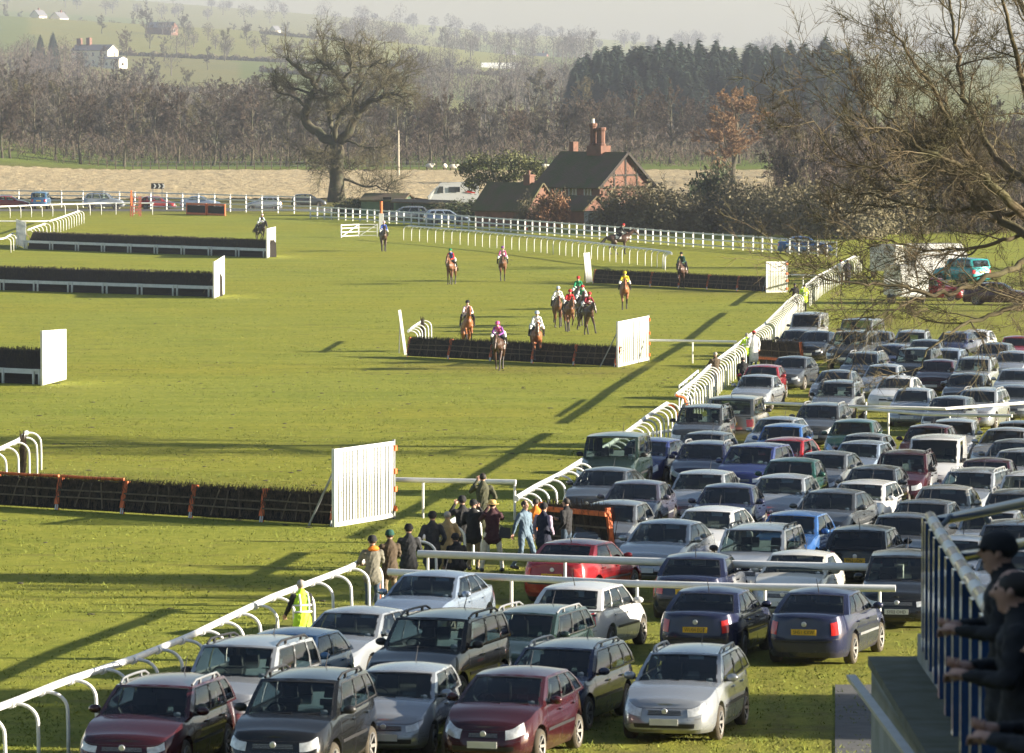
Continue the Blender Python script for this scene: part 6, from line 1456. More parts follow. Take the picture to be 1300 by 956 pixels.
    for x in (s.wb / 2, -s.wb / 2):
        for sg in (1, -1):
            idx = len(P); P.append(('wheel', tym, (x, sg * (s.W / 2 - 0.115), r), (0, 0, 0 if sg > 0 else pi), None, 0)); P.append(('rim', rmm, None, None, idx, 0))
    return P, s
CARS = {}
def car(px, py, kind, paint, label, rear=False, yaw=None, group=None, detail=True, roof=True, plate=None, cat='car', loc=None, kind_fixed=False):
    """px,py: middle of the top edge of the glass that faces the camera, in photo pixels"""
    alt = {'hatch': ('hatch', 'hatch2', 'hatch3'), 'saloon': ('saloon', 'saloon3', 'saloon2'), 'estate': ('estate', 'estate2'), 'suv': ('suv', 'suv2')}.get(kind)
    if alt and kind_fixed is False: kind = alt[int(px * 7 + py * 3) % len(alt)]
    if kind not in CARS: CARS[kind] = car_parts(kind)
    P, s = CARS[kind]
    if yaw is None: yaw = radians(13) + R.uniform(-0.07, 0.07)
    ang = -pi / 2 - yaw if not rear else pi / 2 - yaw
    e = empty('parked_car', (0, 0, 0), ang, label, cat, group)
    if loc is None:
        lx, lz = ((s.xf + 0.04, s.H - 0.06) if not rear else (s.xr - 0.03, s.H - 0.07)) if roof else (0, 0)
        p = at(px, py, lz); x = p.x - lx * cos(ang); y = p.y - lx * sin(ang)
    else: x, y = loc
    # sit on the slope
    g = T(x, y); fx, fy = cos(ang), sin(ang); sl = (T(x + fx, y + fy) - T(x - fx, y - fy)) / 2
    e.scale = (R.uniform(0.97, 1.04), R.uniform(0.98, 1.02), R.uniform(0.98, 1.03)); e.location = (x, y, g - 0.01); e.rotation_euler = (0, -math.atan(sl), ang)
    if loc is None: e['car_size'] = (s.L, s.W)
    objs = []
    for nm, me, lo, ro, pi_, lvl in P:
        if lvl == 1 and not detail: objs.append(None); continue
        o = link(nm, me, objs[pi_] if pi_ is not None else e)
        if lo: o.location = lo
        if nm == 'panel_gap': o['kind'] = 'stuff'
        if ro: o.rotation_euler = ro
        if me.materials and me.materials[0] is M['paint_silver'] and paint != 'silver':
            o.material_slots[0].link = 'OBJECT'; o.material_slots[0].material = M['paint_' + paint]
        objs.append(o)
        if plate and nm == ('rear_plate' if rear else 'front_plate'):
            t = link('lettering', text_mesh(plate, 0.092, M['ink']), o); t.rotation_euler = (pi / 2, 0, pi / 2 if not rear else -pi / 2); t.location = (0.010 if not rear else -0.010, 0, -0.004); t.scale = (0.98, 1.15, 1)
    return e
D2 = dict(detail=True)
# front block, nearest rows
car(212, 866, 'estate', 'maroon', 'dark maroon estate at the foot of the running rail before the silver four wheel drive')
car(285, 829, 'suv', 'silver', 'silver four wheel drive with roof rails parked against the running rail')
car(370, 801, 'hatch', 'steelblue', 'steel blue hatchback parked behind the steward in the yellow vest')
car(396, 859, 'suv', 'black', 'black four wheel drive with long roof rails before the steel blue hatchback')
car(439, 779, 'saloon2', 'silver', 'silver saloon with round lamps beside the steel blue hatchback', yaw=radians(18))
car(492, 862, 'small', 'silver', 'small silver car squeezed between two black four wheel drives')
E = car(549, 786, 'suv', 'black', 'black four wheel drive with LAND ROVER lettering across its bonnet', yaw=radians(17), plate='BC03 DNG', kind_fixed=True)
s_ = CARS['suv'][1]; q = s_.B(0, 0.97, 0.03)
t = link('lettering', text_mesh('LAND ROVER', 0.10, M['chrome']), E); t.rotation_euler = (pi / 2 - 0.5, 0, pi / 2); t.location = (q.x + 0.015, 0, q.z + 0.03); t.scale = (1.35, 1, 1)
car(545, 729, 'saloon2', 'bluesilver', 'pale blue silver saloon behind the black four wheel drive, next to the onlookers', yaw=radians(17))
car(647, 858, 'hatch', 'maroon', 'wine red hatchback with only its roof rising before the dark estate')
car(664, 778, 'estate', 'darkgreen', 'dark green estate with roof rails in front of the white hatchback', yaw=radians(17))
car(709, 821, 'estate', 'navy', 'dark navy estate with a paper disc in the windscreen', yaw=radians(16))
car(726, 748, 'hatch', 'white', 'white hatchback seen from behind in front of the long white rail', True, yaw=radians(17))
car(869, 830, 'estate', 'silver', 'silver estate with roof rails and aerial before the two dark blue saloons', yaw=radians(12))
car(898, 752, 'saloon2', 'navy', 'dark blue saloon seen from behind, with number plate WU04 EOT', True, yaw=radians(14), plate='WU04 EOT')
car(1038, 755, 'saloon2', 'navy', 'dark blue saloon seen from behind, with number plate SH51 KXW', True, yaw=radians(15), plate='SH51 KXW')
car(722, 690, 'saloon', 'red', 'red saloon seen from behind, behind the long white rail', True, yaw=radians(20), plate='N402 VDW', kind_fixed=True)
car(889, 706, 'saloon', 'navy', 'small dark saloon with red tail lamps behind the long white rail', True, yaw=radians(10), plate='W073 WCE', kind_fixed=True)
# behind the long rail
car(852, 663, 'saloon2', 'silver', 'silver saloon with a wide black grille behind the long white rail', yaw=radians(16))
car(890, 652, 'hatch', 'white', 'white hatchback behind the silver saloon with the wide grille', yaw=radians(14))
car(965, 669, 'suv', 'white', 'pale silver white four wheel drive behind the cream convertible', yaw=radians(13))
car(1013, 705, 'roadster', 'offwhite', 'cream convertible with a black soft top behind the long white rail', yaw=radians(14), plate='Y300')
car(1006, 655, 'hatch', 'blue', 'bright blue hatchback behind the cream convertible', yaw=radians(14))
car(1090, 677, 'hatch', 'black', 'black hatchback seen from behind with tall red tail lamps', True, yaw=radians(13), plate='FP53 LCW', kind_fixed=True)
car(1152, 703, 'mpv', 'black', 'black people carrier with a V shaped badge at the end of the long white rail', yaw=radians(8), plate='SY02 OHD')
car(1138, 661, 'saloon', 'darkgrey', 'dark grey saloon behind the black people carrier')
car(778, 640, 'hatch', 'grey', 'grey hatchback standing behind the spare orange hurdle')
car(767, 597, 'saloon', 'darkgrey', 'dark grey saloon beside the running rail, behind the spare hurdle')
car(819, 610, 'saloon2', 'purplegrey', 'purple grey saloon between the dark grey saloon and the silver hatchback')
car(781, 555, 'tall4x4', 'darkgreen', 'dark green tall four wheel drive against the running rail')
car(833, 564, 'hatch', 'royal', 'royal blue hatchback beside the dark green four wheel drive')
car(890, 516, 'suv', 'darkgrey', 'dark grey four wheel drive with silver bumper next to the gold off-roader')
car(898, 550, 'hatch', 'darkgrey', 'dark grey hatchback in front of the dark four wheel drive with silver bumper')
car(896, 565, 'estate', 'navy', 'dark navy estate with roof rails behind the silver hatchback')
car(938, 563, 'mpv', 'royal', 'royal blue people carrier with roof rails beside the dark navy estate')
car(879, 605, 'hatch', 'silver', 'silver hatchback in front of the dark navy estate')
car(935, 617, 'saloon', 'navy', 'navy saloon beside the silver hatchback')
car(928, 505, 'tall4x4', 'gold', 'pale gold off-roader seen from behind by the crossing rail', True)
car(961, 477, 'saloon', 'silver', 'silver saloon with its bonnet to the crossing rail beside the red hatchback')
car(968, 465, 'hatch', 'red', 'red hatchback behind the silver saloon near the crouching man')
car(1005, 454, 'saloon', 'darkgrey', 'dark grey saloon in front of the spare hurdle by the white coated steward')
car(985, 533, 'hatch', 'silver', 'silver hatchback behind the blue and red hatchbacks')
car(996, 542, 'hatch', 'blue', 'blue hatchback directly behind the red hatchback with the white bumper')
car(994, 558, 'hatch', 'red', 'bright red hatchback in the middle of the car park')
car(1014, 585, 'saloon', 'green', 'dark green saloon in front of the bright red hatchback')
car(980, 610, 'hatch', 'silver', 'silver hatchback beside the navy saloon')
car(1056, 626, 'saloon2', 'darkgrey', 'dark grey saloon with clear lamps behind the bright blue hatchback')
car(1092, 614, 'hatch', 'white', 'white hatchback beside the dark grey saloon with clear lamps')
car(1118, 592, 'hatch', 'darkgrey', 'dark hatchback with big lamps in front of the maroon four wheel drive')
car(1143, 576, 'suv', 'maroon', 'maroon four wheel drive with roof bars beside the white van')
E = car(1186, 562, 'van', 'white', 'white high roofed van in the middle of the car park', cat='van'); E.name = 'parked_van'
car(1232, 598, 'estate', 'silver', 'silver estate with a bonnet scoop right of the white van')
car(1251, 584, 'saloon', 'maroon', 'dark maroon saloon with a sunroof behind the silver estate')
car(1205, 621, 'saloon', 'gold', 'pale gold saloon behind the dark grey one near the stand railing')
car(1183, 635, 'saloon', 'darkgrey', 'dark grey saloon close to the end of the stand railing')
car(1091, 563, 'small', 'bluesilver', 'pale blue silver small car in front of the grey one')
car(1096, 553, 'hatch', 'grey', 'grey hatchback behind the pale blue silver small car')
car(1076, 537, 'hatch', 'green', 'dark green hatchback beside the grey estate')
car(1041, 514, 'estate', 'darkgrey', 'big dark grey estate beside the crossing rail')
car(1038, 578, 'saloon', 'grey', 'grey saloon beside the dark green saloon')
G1 = 'cars in the middle rows of the car park'; F1 = 'cars in the far rows under the branches'
car(1180, 543, 'hatch', 'maroon', 'dark maroon hatchback just behind the white van')
car(1209, 535, 'hatch', 'silver', 'silver hatchback behind the white van, beside the crossing rail')
for px, py, k, c in ((1277, 546, 'saloon', 'silver'), (1286, 562, 'saloon', 'grey'), (1290, 575, 'hatch', 'silver'), (1291, 537, 'hatch', 'darkgrey'), (1290, 607, 'suv', 'white'), (1286, 626, 'estate', 'darkgrey'), (1252, 652, 'saloon', 'silver'), (1280, 668, 'estate', 'grey'), (1228, 690, 'hatch', 'white'), (1265, 700, 'saloon', 'silver')):
    nm = {'silver': 'silver', 'grey': 'grey', 'darkgrey': 'dark grey', 'white': 'white'}[c]; kn = {'saloon': 'saloon', 'hatch': 'hatchback', 'suv': 'four wheel drive', 'estate': 'estate'}[k]
    car(px, py, k, c, '%s %s in the rows beside the stand railing' % (nm, kn), group='cars beside the stand railing')
far = [(1159, 495, 'hatch', 'silver', 'silver hatchback beside the second white rail, under the drooping twigs'), (1138, 479, 'saloon', 'white', 'white saloon behind the silver hatchback under the drooping twigs'), (1241, 497, 'estate', 'silver', 'silver estate with roof rails before the second white rail'), (1227, 477, 'saloon', 'black', 'black saloon behind the silver estate by the second white rail'),
    (1173, 461, 'saloon', 'maroon', 'dark red saloon in the far rows'), (1095, 449, 'estate', 'darkgrey', 'dark grey estate with a scoop in the far rows'), (1062, 485, 'suv', 'grey', 'grey four wheel drive in front of the crossing rail'), (1061, 472, 'saloon', 'grey', 'grey saloon hidden behind the grey four wheel drive'), (1080, 421, 'tall4x4', 'darkgrey', 'dark tall off-roader in the far rows'), (1088, 405, 'tall4x4', 'grey', 'grey tall off-roader at the end of the far rows'),
    (1034, 422, 'saloon', 'black', 'black saloon beside the stored hurdle in the far rows'), (1012, 420, 'hatch', 'darkgrey', 'dark hatchback near the steward in the yellow vest'), (1024, 398, 'van', 'silver', 'silver roofed dark van parked next to the far running rail'), (1114, 422, 'hatch', 'darkgrey', 'dark grey hatchback in the far rows'), (1166, 421, 'suv', 'silver', 'silver four wheel drive in the far rows'), (1175, 432, 'hatch', 'darkgrey', 'dark grey hatchback behind the far red saloon'), (1165, 445, 'suv', 'black', 'black four wheel drive in the far rows'),
    (1236, 421, 'saloon', 'white', 'white saloon at the back of the far rows'), (1236, 455, 'suv', 'silver', 'silver four wheel drive behind the black saloon'), (1291, 428, 'saloon', 'red', 'red saloon at the back of the far rows'), (1285, 447, 'hatch', 'silver', 'silver hatchback in the far rows by the thicket'), (1290, 470, 'saloon', 'silver', 'silver saloon in the far rows'), (1285, 490, 'saloon', 'grey', 'grey saloon beside the second white rail'), (1200, 445, 'hatch', 'bluesilver', 'pale blue hatchback in the far rows'), (1262, 437, 'hatch', 'darkgrey', 'dark grey hatchback by the back row'), (1205, 425, 'hatch', 'navy', 'navy hatchback in the back row'), (1130, 440, 'hatch', 'navy', 'navy hatchback in the far rows'), (1135, 462, 'hatch', 'silver', 'silver hatchback behind the white saloon'), (1207, 505, 'hatch', 'darkgrey', 'dark grey hatchback between the two silver ones'), (1112, 500, 'saloon', 'navy', 'navy saloon beside the grey four wheel drive'), (1262, 520, 'hatch', 'navy', 'navy hatchback beside the second white rail'), (1150, 520, 'hatch', 'grey', 'grey hatchback by the crossing rail')]
for px, py, k, c, lab in far[:-3]:
    car(px, py, k, c, lab, group=None, detail=False)
def settle():
    """nudge parked cars forward or back along their sight line until none touch"""
    C = [o for o in COL.objects if o.parent is None and o.get('car_size')]
    S = [tuple(o['car_size']) for o in C]; X = [Vector(o.location.xy) for o in C]; A_ = [o.rotation_euler.z for o in C]
    def poly(i):
        f = Vector((cos(A_[i]), sin(A_[i]))); r_ = Vector((-f.y, f.x)); l, w = S[i][0] / 2 + 0.12, S[i][1] / 2 + 0.10
        return [X[i] + f * a * l + r_ * b * w for a, b in ((-1, -1), (1, -1), (1, 1), (-1, 1))], (f, r_)
    for it in range(60):
        mv = 0; Q = [poly(i) for i in range(len(C))]
        for i in range(len(C)):
            for j in range(i):
                if (X[i] - X[j]).length > 5.2: continue
                best = 9
                for n in Q[i][1] + Q[j][1]:
                    a = [n.dot(p) for p in Q[i][0]]; b = [n.dot(p) for p in Q[j][0]]; best = min(best, min(max(a), max(b)) - max(min(a), min(b)))
                    if best <= 0: break
                if best > 0.02:
                    mv += 1; far_, near_ = (i, j) if X[i].y > X[j].y else (j, i); st = 0.10
                    X[far_] += X[far_].normalized() * st; X[near_] -= X[near_].normalized() * st * 0.7
                    sx = 0.02 if X[far_].x > X[near_].x else -0.02; X[far_].x += sx; X[near_].x -= sx
        if not mv: break
    for o, x in zip(C, X): o.location = (x.x, x.y, T(x.x, x.y) - 0.01)
settle()
# beyond the course and at the end of the car park
def side_car(px, py, kind, paint, label, right=True, turn=0.0, d=None):
    p = at(px, py) if d is None else gx(px, d); e = car(0, 0, kind, paint, label, yaw=0, loc=(p.x, p.y), detail=False); e.rotation_euler = (0, 0, (0 if right else pi) + turn); return e
side_car(132, 262, 'suv', 'silver', 'silver four wheel drive standing side on in the lane', True, d=461)
side_car(200, 262, 'hatch', 'red', 'red hatchback in the lane below the chevron sign', True, d=462)
side_car(255, 262, 'saloon', 'bluesilver', 'blue grey saloon in the lane behind the red hatchback', True, d=463)
side_car(335, 262, 'hatch', 'silver', 'silver hatchback in the lane left of the oak', False, d=459); side_car(392, 262, 'hatch', 'darkgrey', 'dark hatchback parked against the oak trunk', True, d=470)
side_car(515, 275, 'estate', 'grey', 'grey blue estate behind the fence near the green shed', False, d=424); side_car(567, 275, 'estate', 'bluesilver', 'pale blue estate behind the fence below the white van', True, 0.2, d=416)
side_car(1022, 310, 'saloon', 'blue', 'blue saloon behind the far running rail', True, d=350); side_car(12, 262, 'saloon', 'red', 'red saloon at the start of the lane', True, d=463)
side_car(1188, 381, 'hatch', 'red', 'red hatchback beside the white trailer', True, -0.4); side_car(1268, 387, 'saloon', 'maroon', 'dark red saloon behind the far rows', True, -0.3)
E = side_car(1221, 361, 'tall4x4', 'teal', 'teal off-roader beside the white trailers', True); E.rotation_euler = (0, 0, radians(125))
E = side_car(52, 262, 'tall4x4', 'steelblue', 'blue pickup truck seen from behind in the lane', True, radians(88), d=463)
# motorhome
def camper():
    p = gx(575, 447); e = empty('camper_van', p, 0.05, 'white camper van with red markings behind the sheds', 'van'); mb = MB()
    prof = [(-2.7, 0.3), (2.6, 0.3), (2.65, 0.9), (2.3, 1.25), (1.55, 2.0), (1.25, 2.35), (-2.55, 2.5), (-2.7, 2.3)]; n = len(prof)
    V = [(-x, y, z) for y in (-1.0, 1.0) for x, z in prof]; mb.add(V, [tuple(range(n)), tuple(range(2 * n - 1, n - 1, -1))] + [(i, n + i, n + (i + 1) % n, (i + 1) % n) for i in range(n)]); mb.v = [(x, y * (0.9 if z > 1.9 else 1), z + 0.9) for x, y, z in mb.v]
    me = mb.mesh('body', M['paint_white']); b = link('body', me, e)
    for x0, x1, z0, z1 in ((-1.75, -1.05, 2.2, 2.9), (-0.5, 0.7, 2.3, 2.85)):
        g = MB(); g.add([(x0, -1.015, z0), (x1, -1.015, z0), (x1, -0.985, z1), (x0 + (0.25 if x0 < -1 else 0), -0.985, z1)], [(0, 1, 2, 3)]); g.build('side_window', M['dark_glass'], e)
    g = MB(); g.add([(-2.32, -0.85, 2.17), (-2.32, 0.85, 2.17), (-1.60, 0.8, 2.88), (-1.60, -0.8, 2.88)], [(0, 1, 2, 3)]); g.v = [(x - 0.02, y, z + 0.02) for x, y, z in g.v]; g.build('windscreen', M['dark_glass'], e)
    g = MB(); g.add([(1.2, -1.02, 2.3), (2.3, -1.02, 2.15), (2.3, -1.02, 2.28), (1.5, -1.02, 2.45)], [(0, 1, 2, 3)]); g.build('stripe', M['red_lens'], e)
    for x in (-1.7, 1.6):
        for y in (-0.85, 0.85): w = MB(); w.lathe([(0, -0.1), (0.33, -0.1), (0.36, 0), (0.33, 0.1), (0, 0.1)], 16, 0, 'y', (x, y, 1.15)); w.build('wheel', M['rubber'], e, 40)
    mb = MB(); mb.box((0, 0, 0.45), (6.5, 3.0, 0.9)); mb.build('bank', M['hedge'], e)
camper()
def trailer(px, py, w, h, L_, rz, label):
    p = at(px, py); e = empty('horse_trailer', p, rz, label, 'trailer'); mb = MB(); z0 = 0.5
    prof = [(-L_ / 2, z0), (L_ / 2, z0), (L_ / 2, h * 0.72), (L_ / 2 - 0.5, h), (-L_ / 2, h)]; n = 5
    V = [(x, y, z) for y in (-w / 2, w / 2) for x, z in prof]; mb.add(V, [tuple(range(n)), tuple(range(2 * n - 1, n - 1, -1))] + [(i, n + i, n + (i + 1) % n, (i + 1) % n) for i in range(n)]); mb.build('body', M['paint_white'], e)
    mb = MB(); mb.box((-L_ / 2 - 0.03, 0, z0 + h * 0.30), (0.06, w * 0.9, h * 0.55)); mb.build('ramp', M['plate_white'], e); mb = MB(); mb.bar((L_ / 2, 0, 0.5), (L_ / 2 + 1.1, 0, 0.45), 0.08, 0.08); mb.build('drawbar', M['grey_metal'], e)
    for y in (-w / 2 - 0.05, w / 2 + 0.05):
        for x in (-0.4, 0.4): q = MB(); q.lathe([(0, -0.08), (0.28, -0.08), (0.31, 0), (0.28, 0.08), (0, 0.08)], 14, 0, 'y', (x, y, 0.31)); q.build('wheel', M['rubber'], e, 40)
trailer(1150, 385, 1.9, 2.5, 3.4, radians(105), 'white horse trailer in front of the two others'); trailer(1126, 352, 1.9, 2.4, 3.2, radians(75), 'white horse trailer half hidden behind the front trailer'); trailer(1188, 357, 2.1, 2.7, 4.0, radians(20), 'large white horse trailer with sloping front beside the teal off-roader')
# ------------------------------------------------------------------ bodies: tubes fused into one continuous skin
def blob(name, parts, nmat, voxel, smooth=6, extra=None, fold=0.0):
    """parts: (points, radii, side ratio, material). One fused mesh, materials by nearest part. extra: MB added afterwards (hands)"""
    mb = MB()
    for pts, rad, er, m in parts:
        pts = [Vector(p) for p in pts]
        rad = list(rad) if hasattr(rad, '__len__') else [rad] * len(pts)
        er = list(er) if hasattr(er, '__len__') else [er] * len(pts)
        # rounded ends
        a, b = pts[0], pts[-1]; da = (pts[0] - pts[1]).normalized(); db = (pts[-1] - pts[-2]).normalized()
        P = [a + da * rad[0] * 0.85, a + da * rad[0] * 0.5] + pts + [b + db * rad[-1] * 0.5, b + db * rad[-1] * 0.85]
        Rr = [rad[0] * 0.35, rad[0] * 0.82] + rad + [rad[-1] * 0.82, rad[-1] * 0.35]; Er = [er[0]] * 2 + er + [er[-1]] * 2
        mb.tube(P, Rr, 12, 0, True, ((0, 1, 0), Er))
    me = mb.mesh('tmp', M['skin']); bm = bmesh.new(); bm.from_mesh(me); bmesh.ops.recalc_face_normals(bm, faces=bm.faces); bm.to_mesh(me); bm.free()
    o = link('tmp', me); r = o.modifiers.new('r', 'REMESH'); r.mode = 'VOXEL'; r.voxel_size = voxel; r.use_smooth_shade = True
    s = o.modifiers.new('s', 'SMOOTH'); s.iterations = smooth; s.factor = 0.5
    dg = bpy.context.evaluated_depsgraph_get(); dg.update(); res = bpy.data.meshes.new_from_object(o.evaluated_get(dg)); res.name = name
    COL.objects.unlink(o); bpy.data.objects.remove(o)
    if fold:      # creases in the clothing
        k = len(res.vertices); v = np.empty(k * 3, np.float32); res.vertices.foreach_get('co', v); v = v.reshape(-1, 3); nn = np.empty(k * 3, np.float32); res.vertices.foreach_get('normal', nn); nn = nn.reshape(-1, 3)
        a = np.sin(v[:, 2] * 31 + 9 * np.sin(v[:, 1] * 11 + v[:, 0] * 7)) * np.sin(v[:, 1] * 23 + v[:, 2] * 14 + 3) + 0.6 * np.sin(v[:, 2] * 67 + v[:, 1] * 40 + 5 * np.sin(v[:, 0] * 30))
        v += nn * (a * fold * (v[:, 2] < 1.44))[:, None]; res.vertices.foreach_set('co', v.ravel())
    n = len(res.polygons); c = np.empty(n * 3, np.float32); res.polygons.foreach_get('center', c); c = c.reshape(-1, 3).astype(float)
    best = np.full(n, 1e9); mi = np.zeros(n, int)
    for pts, rad, er, m in parts:
        P = np.array([tuple(p) for p in pts]); rr = np.array(rad if hasattr(rad, '__len__') else [rad] * len(P)); ee = np.array(er if hasattr(er, '__len__') else [er] * len(P))
        for i in range(len(P) - 1):
            d = P[i + 1] - P[i]; L2 = max(d @ d, 1e-9); t = np.clip(((c - P[i]) @ d) / L2, 0, 1); q = P[i] + t[:, None] * d
            r_ = (rr[i] + (rr[i + 1] - rr[i]) * t); e_ = (ee[i] + (ee[i + 1] - ee[i]) * t); v = c - q; v[:, 1] /= e_
            dist = np.linalg.norm(v, axis=1) / r_; k = dist < best; best[k] = dist[k]; mi[k] = m
    res.materials.clear()
    for k in range(nmat): res.materials.append(M['skin'])
    res.polygons.foreach_set('material_index', mi.astype(np.int32)); res.polygons.foreach_set('use_smooth', np.ones(n, bool))
    if extra:
        em = extra.mesh('e', [M['skin']] * nmat); bm = bmesh.new(); bm.from_mesh(res); bm.from_mesh(em); bm.to_mesh(res); bm.free(); res.polygons.foreach_set('use_smooth', np.ones(len(res.polygons), bool))
    res.update(); return res
def hand(mb, w, d, side, m=2, s=1.0):
    """palm, four curled fingers of unequal length and a thumb, at wrist w pointing along d"""
    w = Vector(w); d = Vector(d).normalized(); y = Vector((0, 1, 0)) * side; u = d.cross(y)
    if u.length < 0.1: u = Vector((0, 0, 1))
    u.normalize(); y = u.cross(d).normalized() * side * (1 if u.cross(d).y * side > 0 else -1) * side
    mb.tube([w - d * 0.03, w + d * 0.03, w + d * 0.085], [0.026 * s, 0.036 * s, 0.036 * s], 8, m, True, (tuple(y), 1.15))
    for k, L_ in enumerate((0.070, 0.082, 0.076, 0.058)):
        b = w + d * 0.085 + y * (0.030 - 0.020 * k) ; q = b + d * L_ * 0.42 - u * 0.014; t = q + d * L_ * 0.05 - u * 0.04
        mb.tube([b, q, t], [0.0105, 0.0095, 0.0075], 6, m)
    b = w + d * 0.025 + y * 0.032; mb.tube([b, b + d * 0.03 + y * 0.026, b + d * 0.062 + y * 0.022], [0.0135, 0.012, 0.009], 6, m)
ARMS = dict(rail=[(0.17, 0.27, 1.17), (0.42, 0.17, 1.12)], side=[(-0.03, 0.26, 1.14), (0.06, 0.27, 0.89)], pocket=[(-0.11, 0.30, 1.15), (0.09, 0.23, 0.98)],
            cam=[(0.24, 0.27, 1.27), (0.27, 0.08, 1.55)], fold=[(0.08, 0.28, 1.16), (0.27, 0.05, 1.20)], swing=[(-0.10, 0.25, 1.15), (-0.16, 0.26, 0.92)], lean=[(0.06, 0.31, 1.14), (0.27, 0.12, 1.17)], fwd=[(0.10, 0.26, 1.16), (0.30, 0.24, 1.02)])
BODY = {}
def body_mesh(arml, armr, legs, coat, lean, look):
    key = (arml, armr, legs, coat, lean, look)
    if key in BODY: return BODY[key]
    rot = Matrix.Rotation(lean, 3, 'Y'); piv = Vector((0, 0, 0.96))
    def up(p): return rot @ (Vector(p) - piv) + piv
    parts = []
    L_ = {'stand': [((0, 0), (0.01, 0), (0, 0)), ((0, 0), (0.02, 0), (0.02, 0))], 'wide': [((0, 0.03), (0.02, 0.09), (0.0, 0.15)), ((0, 0.03), (0.02, 0.08), (-0.02, 0.13))], 'walk': [((0.02, 0), (0.20, 0), (0.30, 0)), ((-0.02, 0), (-0.02, 0), (-0.28, 0))],
          'crouch': [((-0.25, 0.05), (0.20, 0.1), (0.0, 0.06)), ((-0.25, 0.05), (0.12, 0.1), (-0.08, 0.06))]}[legs]
    dz = -0.42 if legs == 'crouch' else 0.0
    for sg, (h, k, f) in zip((1, -1), L_):
        hip = Vector((h[0], sg * (0.095 + h[1]), 0.92 + dz)); kn = Vector((k[0], sg * (0.105 + k[1]), 0.50 if not dz else 0.46)); an = Vector((f[0], sg * (0.105 + f[1]), 0.10 if not (legs == 'walk' and f[0] < 0) else 0.14))
        parts.append(([hip, hip.lerp(kn, 0.5), kn], [0.092, 0.080, 0.062], 1.0, 1)); parts.append(([kn, kn.lerp(an, 0.4), an], [0.062, 0.060, 0.046], 1.0, 1))
        parts.append(([an + Vector((-0.05, 0, -0.045)), an + Vector((0.05, 0, -0.055)), an + Vector((0.17, 0, -0.065))], [0.045, 0.046, 0.034], 1.15, 3))
    sh = Vector((h[0] if dz else 0, 0, dz))
    def U(p): return up(p) + sh
    parts.append(([U((0, 0, 0.93)), U((-0.01, 0, 1.06)), U((0.0, 0, 1.22)), U((0.0, 0, 1.36)), U((-0.01, 0, 1.44))], [0.125, 0.120, 0.130, 0.128, 0.085], [1.32, 1.28, 1.38, 1.45, 1.6], 0))
    if coat: parts.append(([U((0, 0, 1.05)) - Vector((0, 0, 0)), Vector((0, 0, 0.90)) + sh, Vector((0.0, 0, coat)) + sh], [0.130, 0.150, 0.165], [1.35, 1.35, 1.4], 0))
    parts.append(([U((-0.01, 0, 1.43)), U((0.015, 0, 1.53))], [0.062, 0.056], 1.0, 2)); parts.append(([U((-0.015, 0, 1.44)), U((-0.008, 0, 1.485))], [0.085, 0.078], 1.15, 0))
    hc = U((0.02, 0, 1.63)); lk = Matrix.Rotation(look, 3, 'Z')
    def hd(p): return hc + lk @ Vector(p)
    parts.append(([hd((-0.01, 0, 0.055)), hd((-0.005, 0, 0.0)), hd((0.012, 0, -0.06)), hd((0.035, 0, -0.095))], [0.078, 0.092, 0.076, 0.045], [0.86, 0.84, 0.82, 0.8], 2))
    parts.append(([hd((0.085, 0, 0.015)), hd((0.108, 0, -0.022))], [0.013, 0.017], 0.9, 2))
    ex = MB()
    for sg in (1, -1):
        ex.ball(tuple(hd((0.074, sg * 0.032, 0.014))), 0.011, 6, 5, 4); ex.ball(tuple(hd((0.0, sg * 0.078, -0.005))), (0.02, 0.012, 0.03), 6, 5, 2)
    m0 = hd((0.086, 0, -0.058)); ex.box(tuple(m0), (0.008, 0.045, 0.010), 4)
    for sg, arm in ((1, arml), (-1, armr)):
        e_, w = ARMS[arm]; S = U((0, sg * 0.185, 1.40)); E_ = U((e_[0], sg * e_[1], e_[2])); Wr = U((w[0], sg * w[1], w[2]))
        parts.append(([S, S.lerp(E_, 0.5), E_], [0.070, 0.062, 0.054], 1.0, 5)); parts.append(([E_, E_.lerp(Wr, 0.5), Wr], [0.054, 0.050, 0.040], 1.0, 5))
        if arm != 'pocket': hand(ex, Wr, Wr - E_, sg, 2)
    me = blob('body', parts, 6, 0.0215, 4, ex, 0.0075)
    BODY[key] = (me, hc, lk, U); return BODY[key]
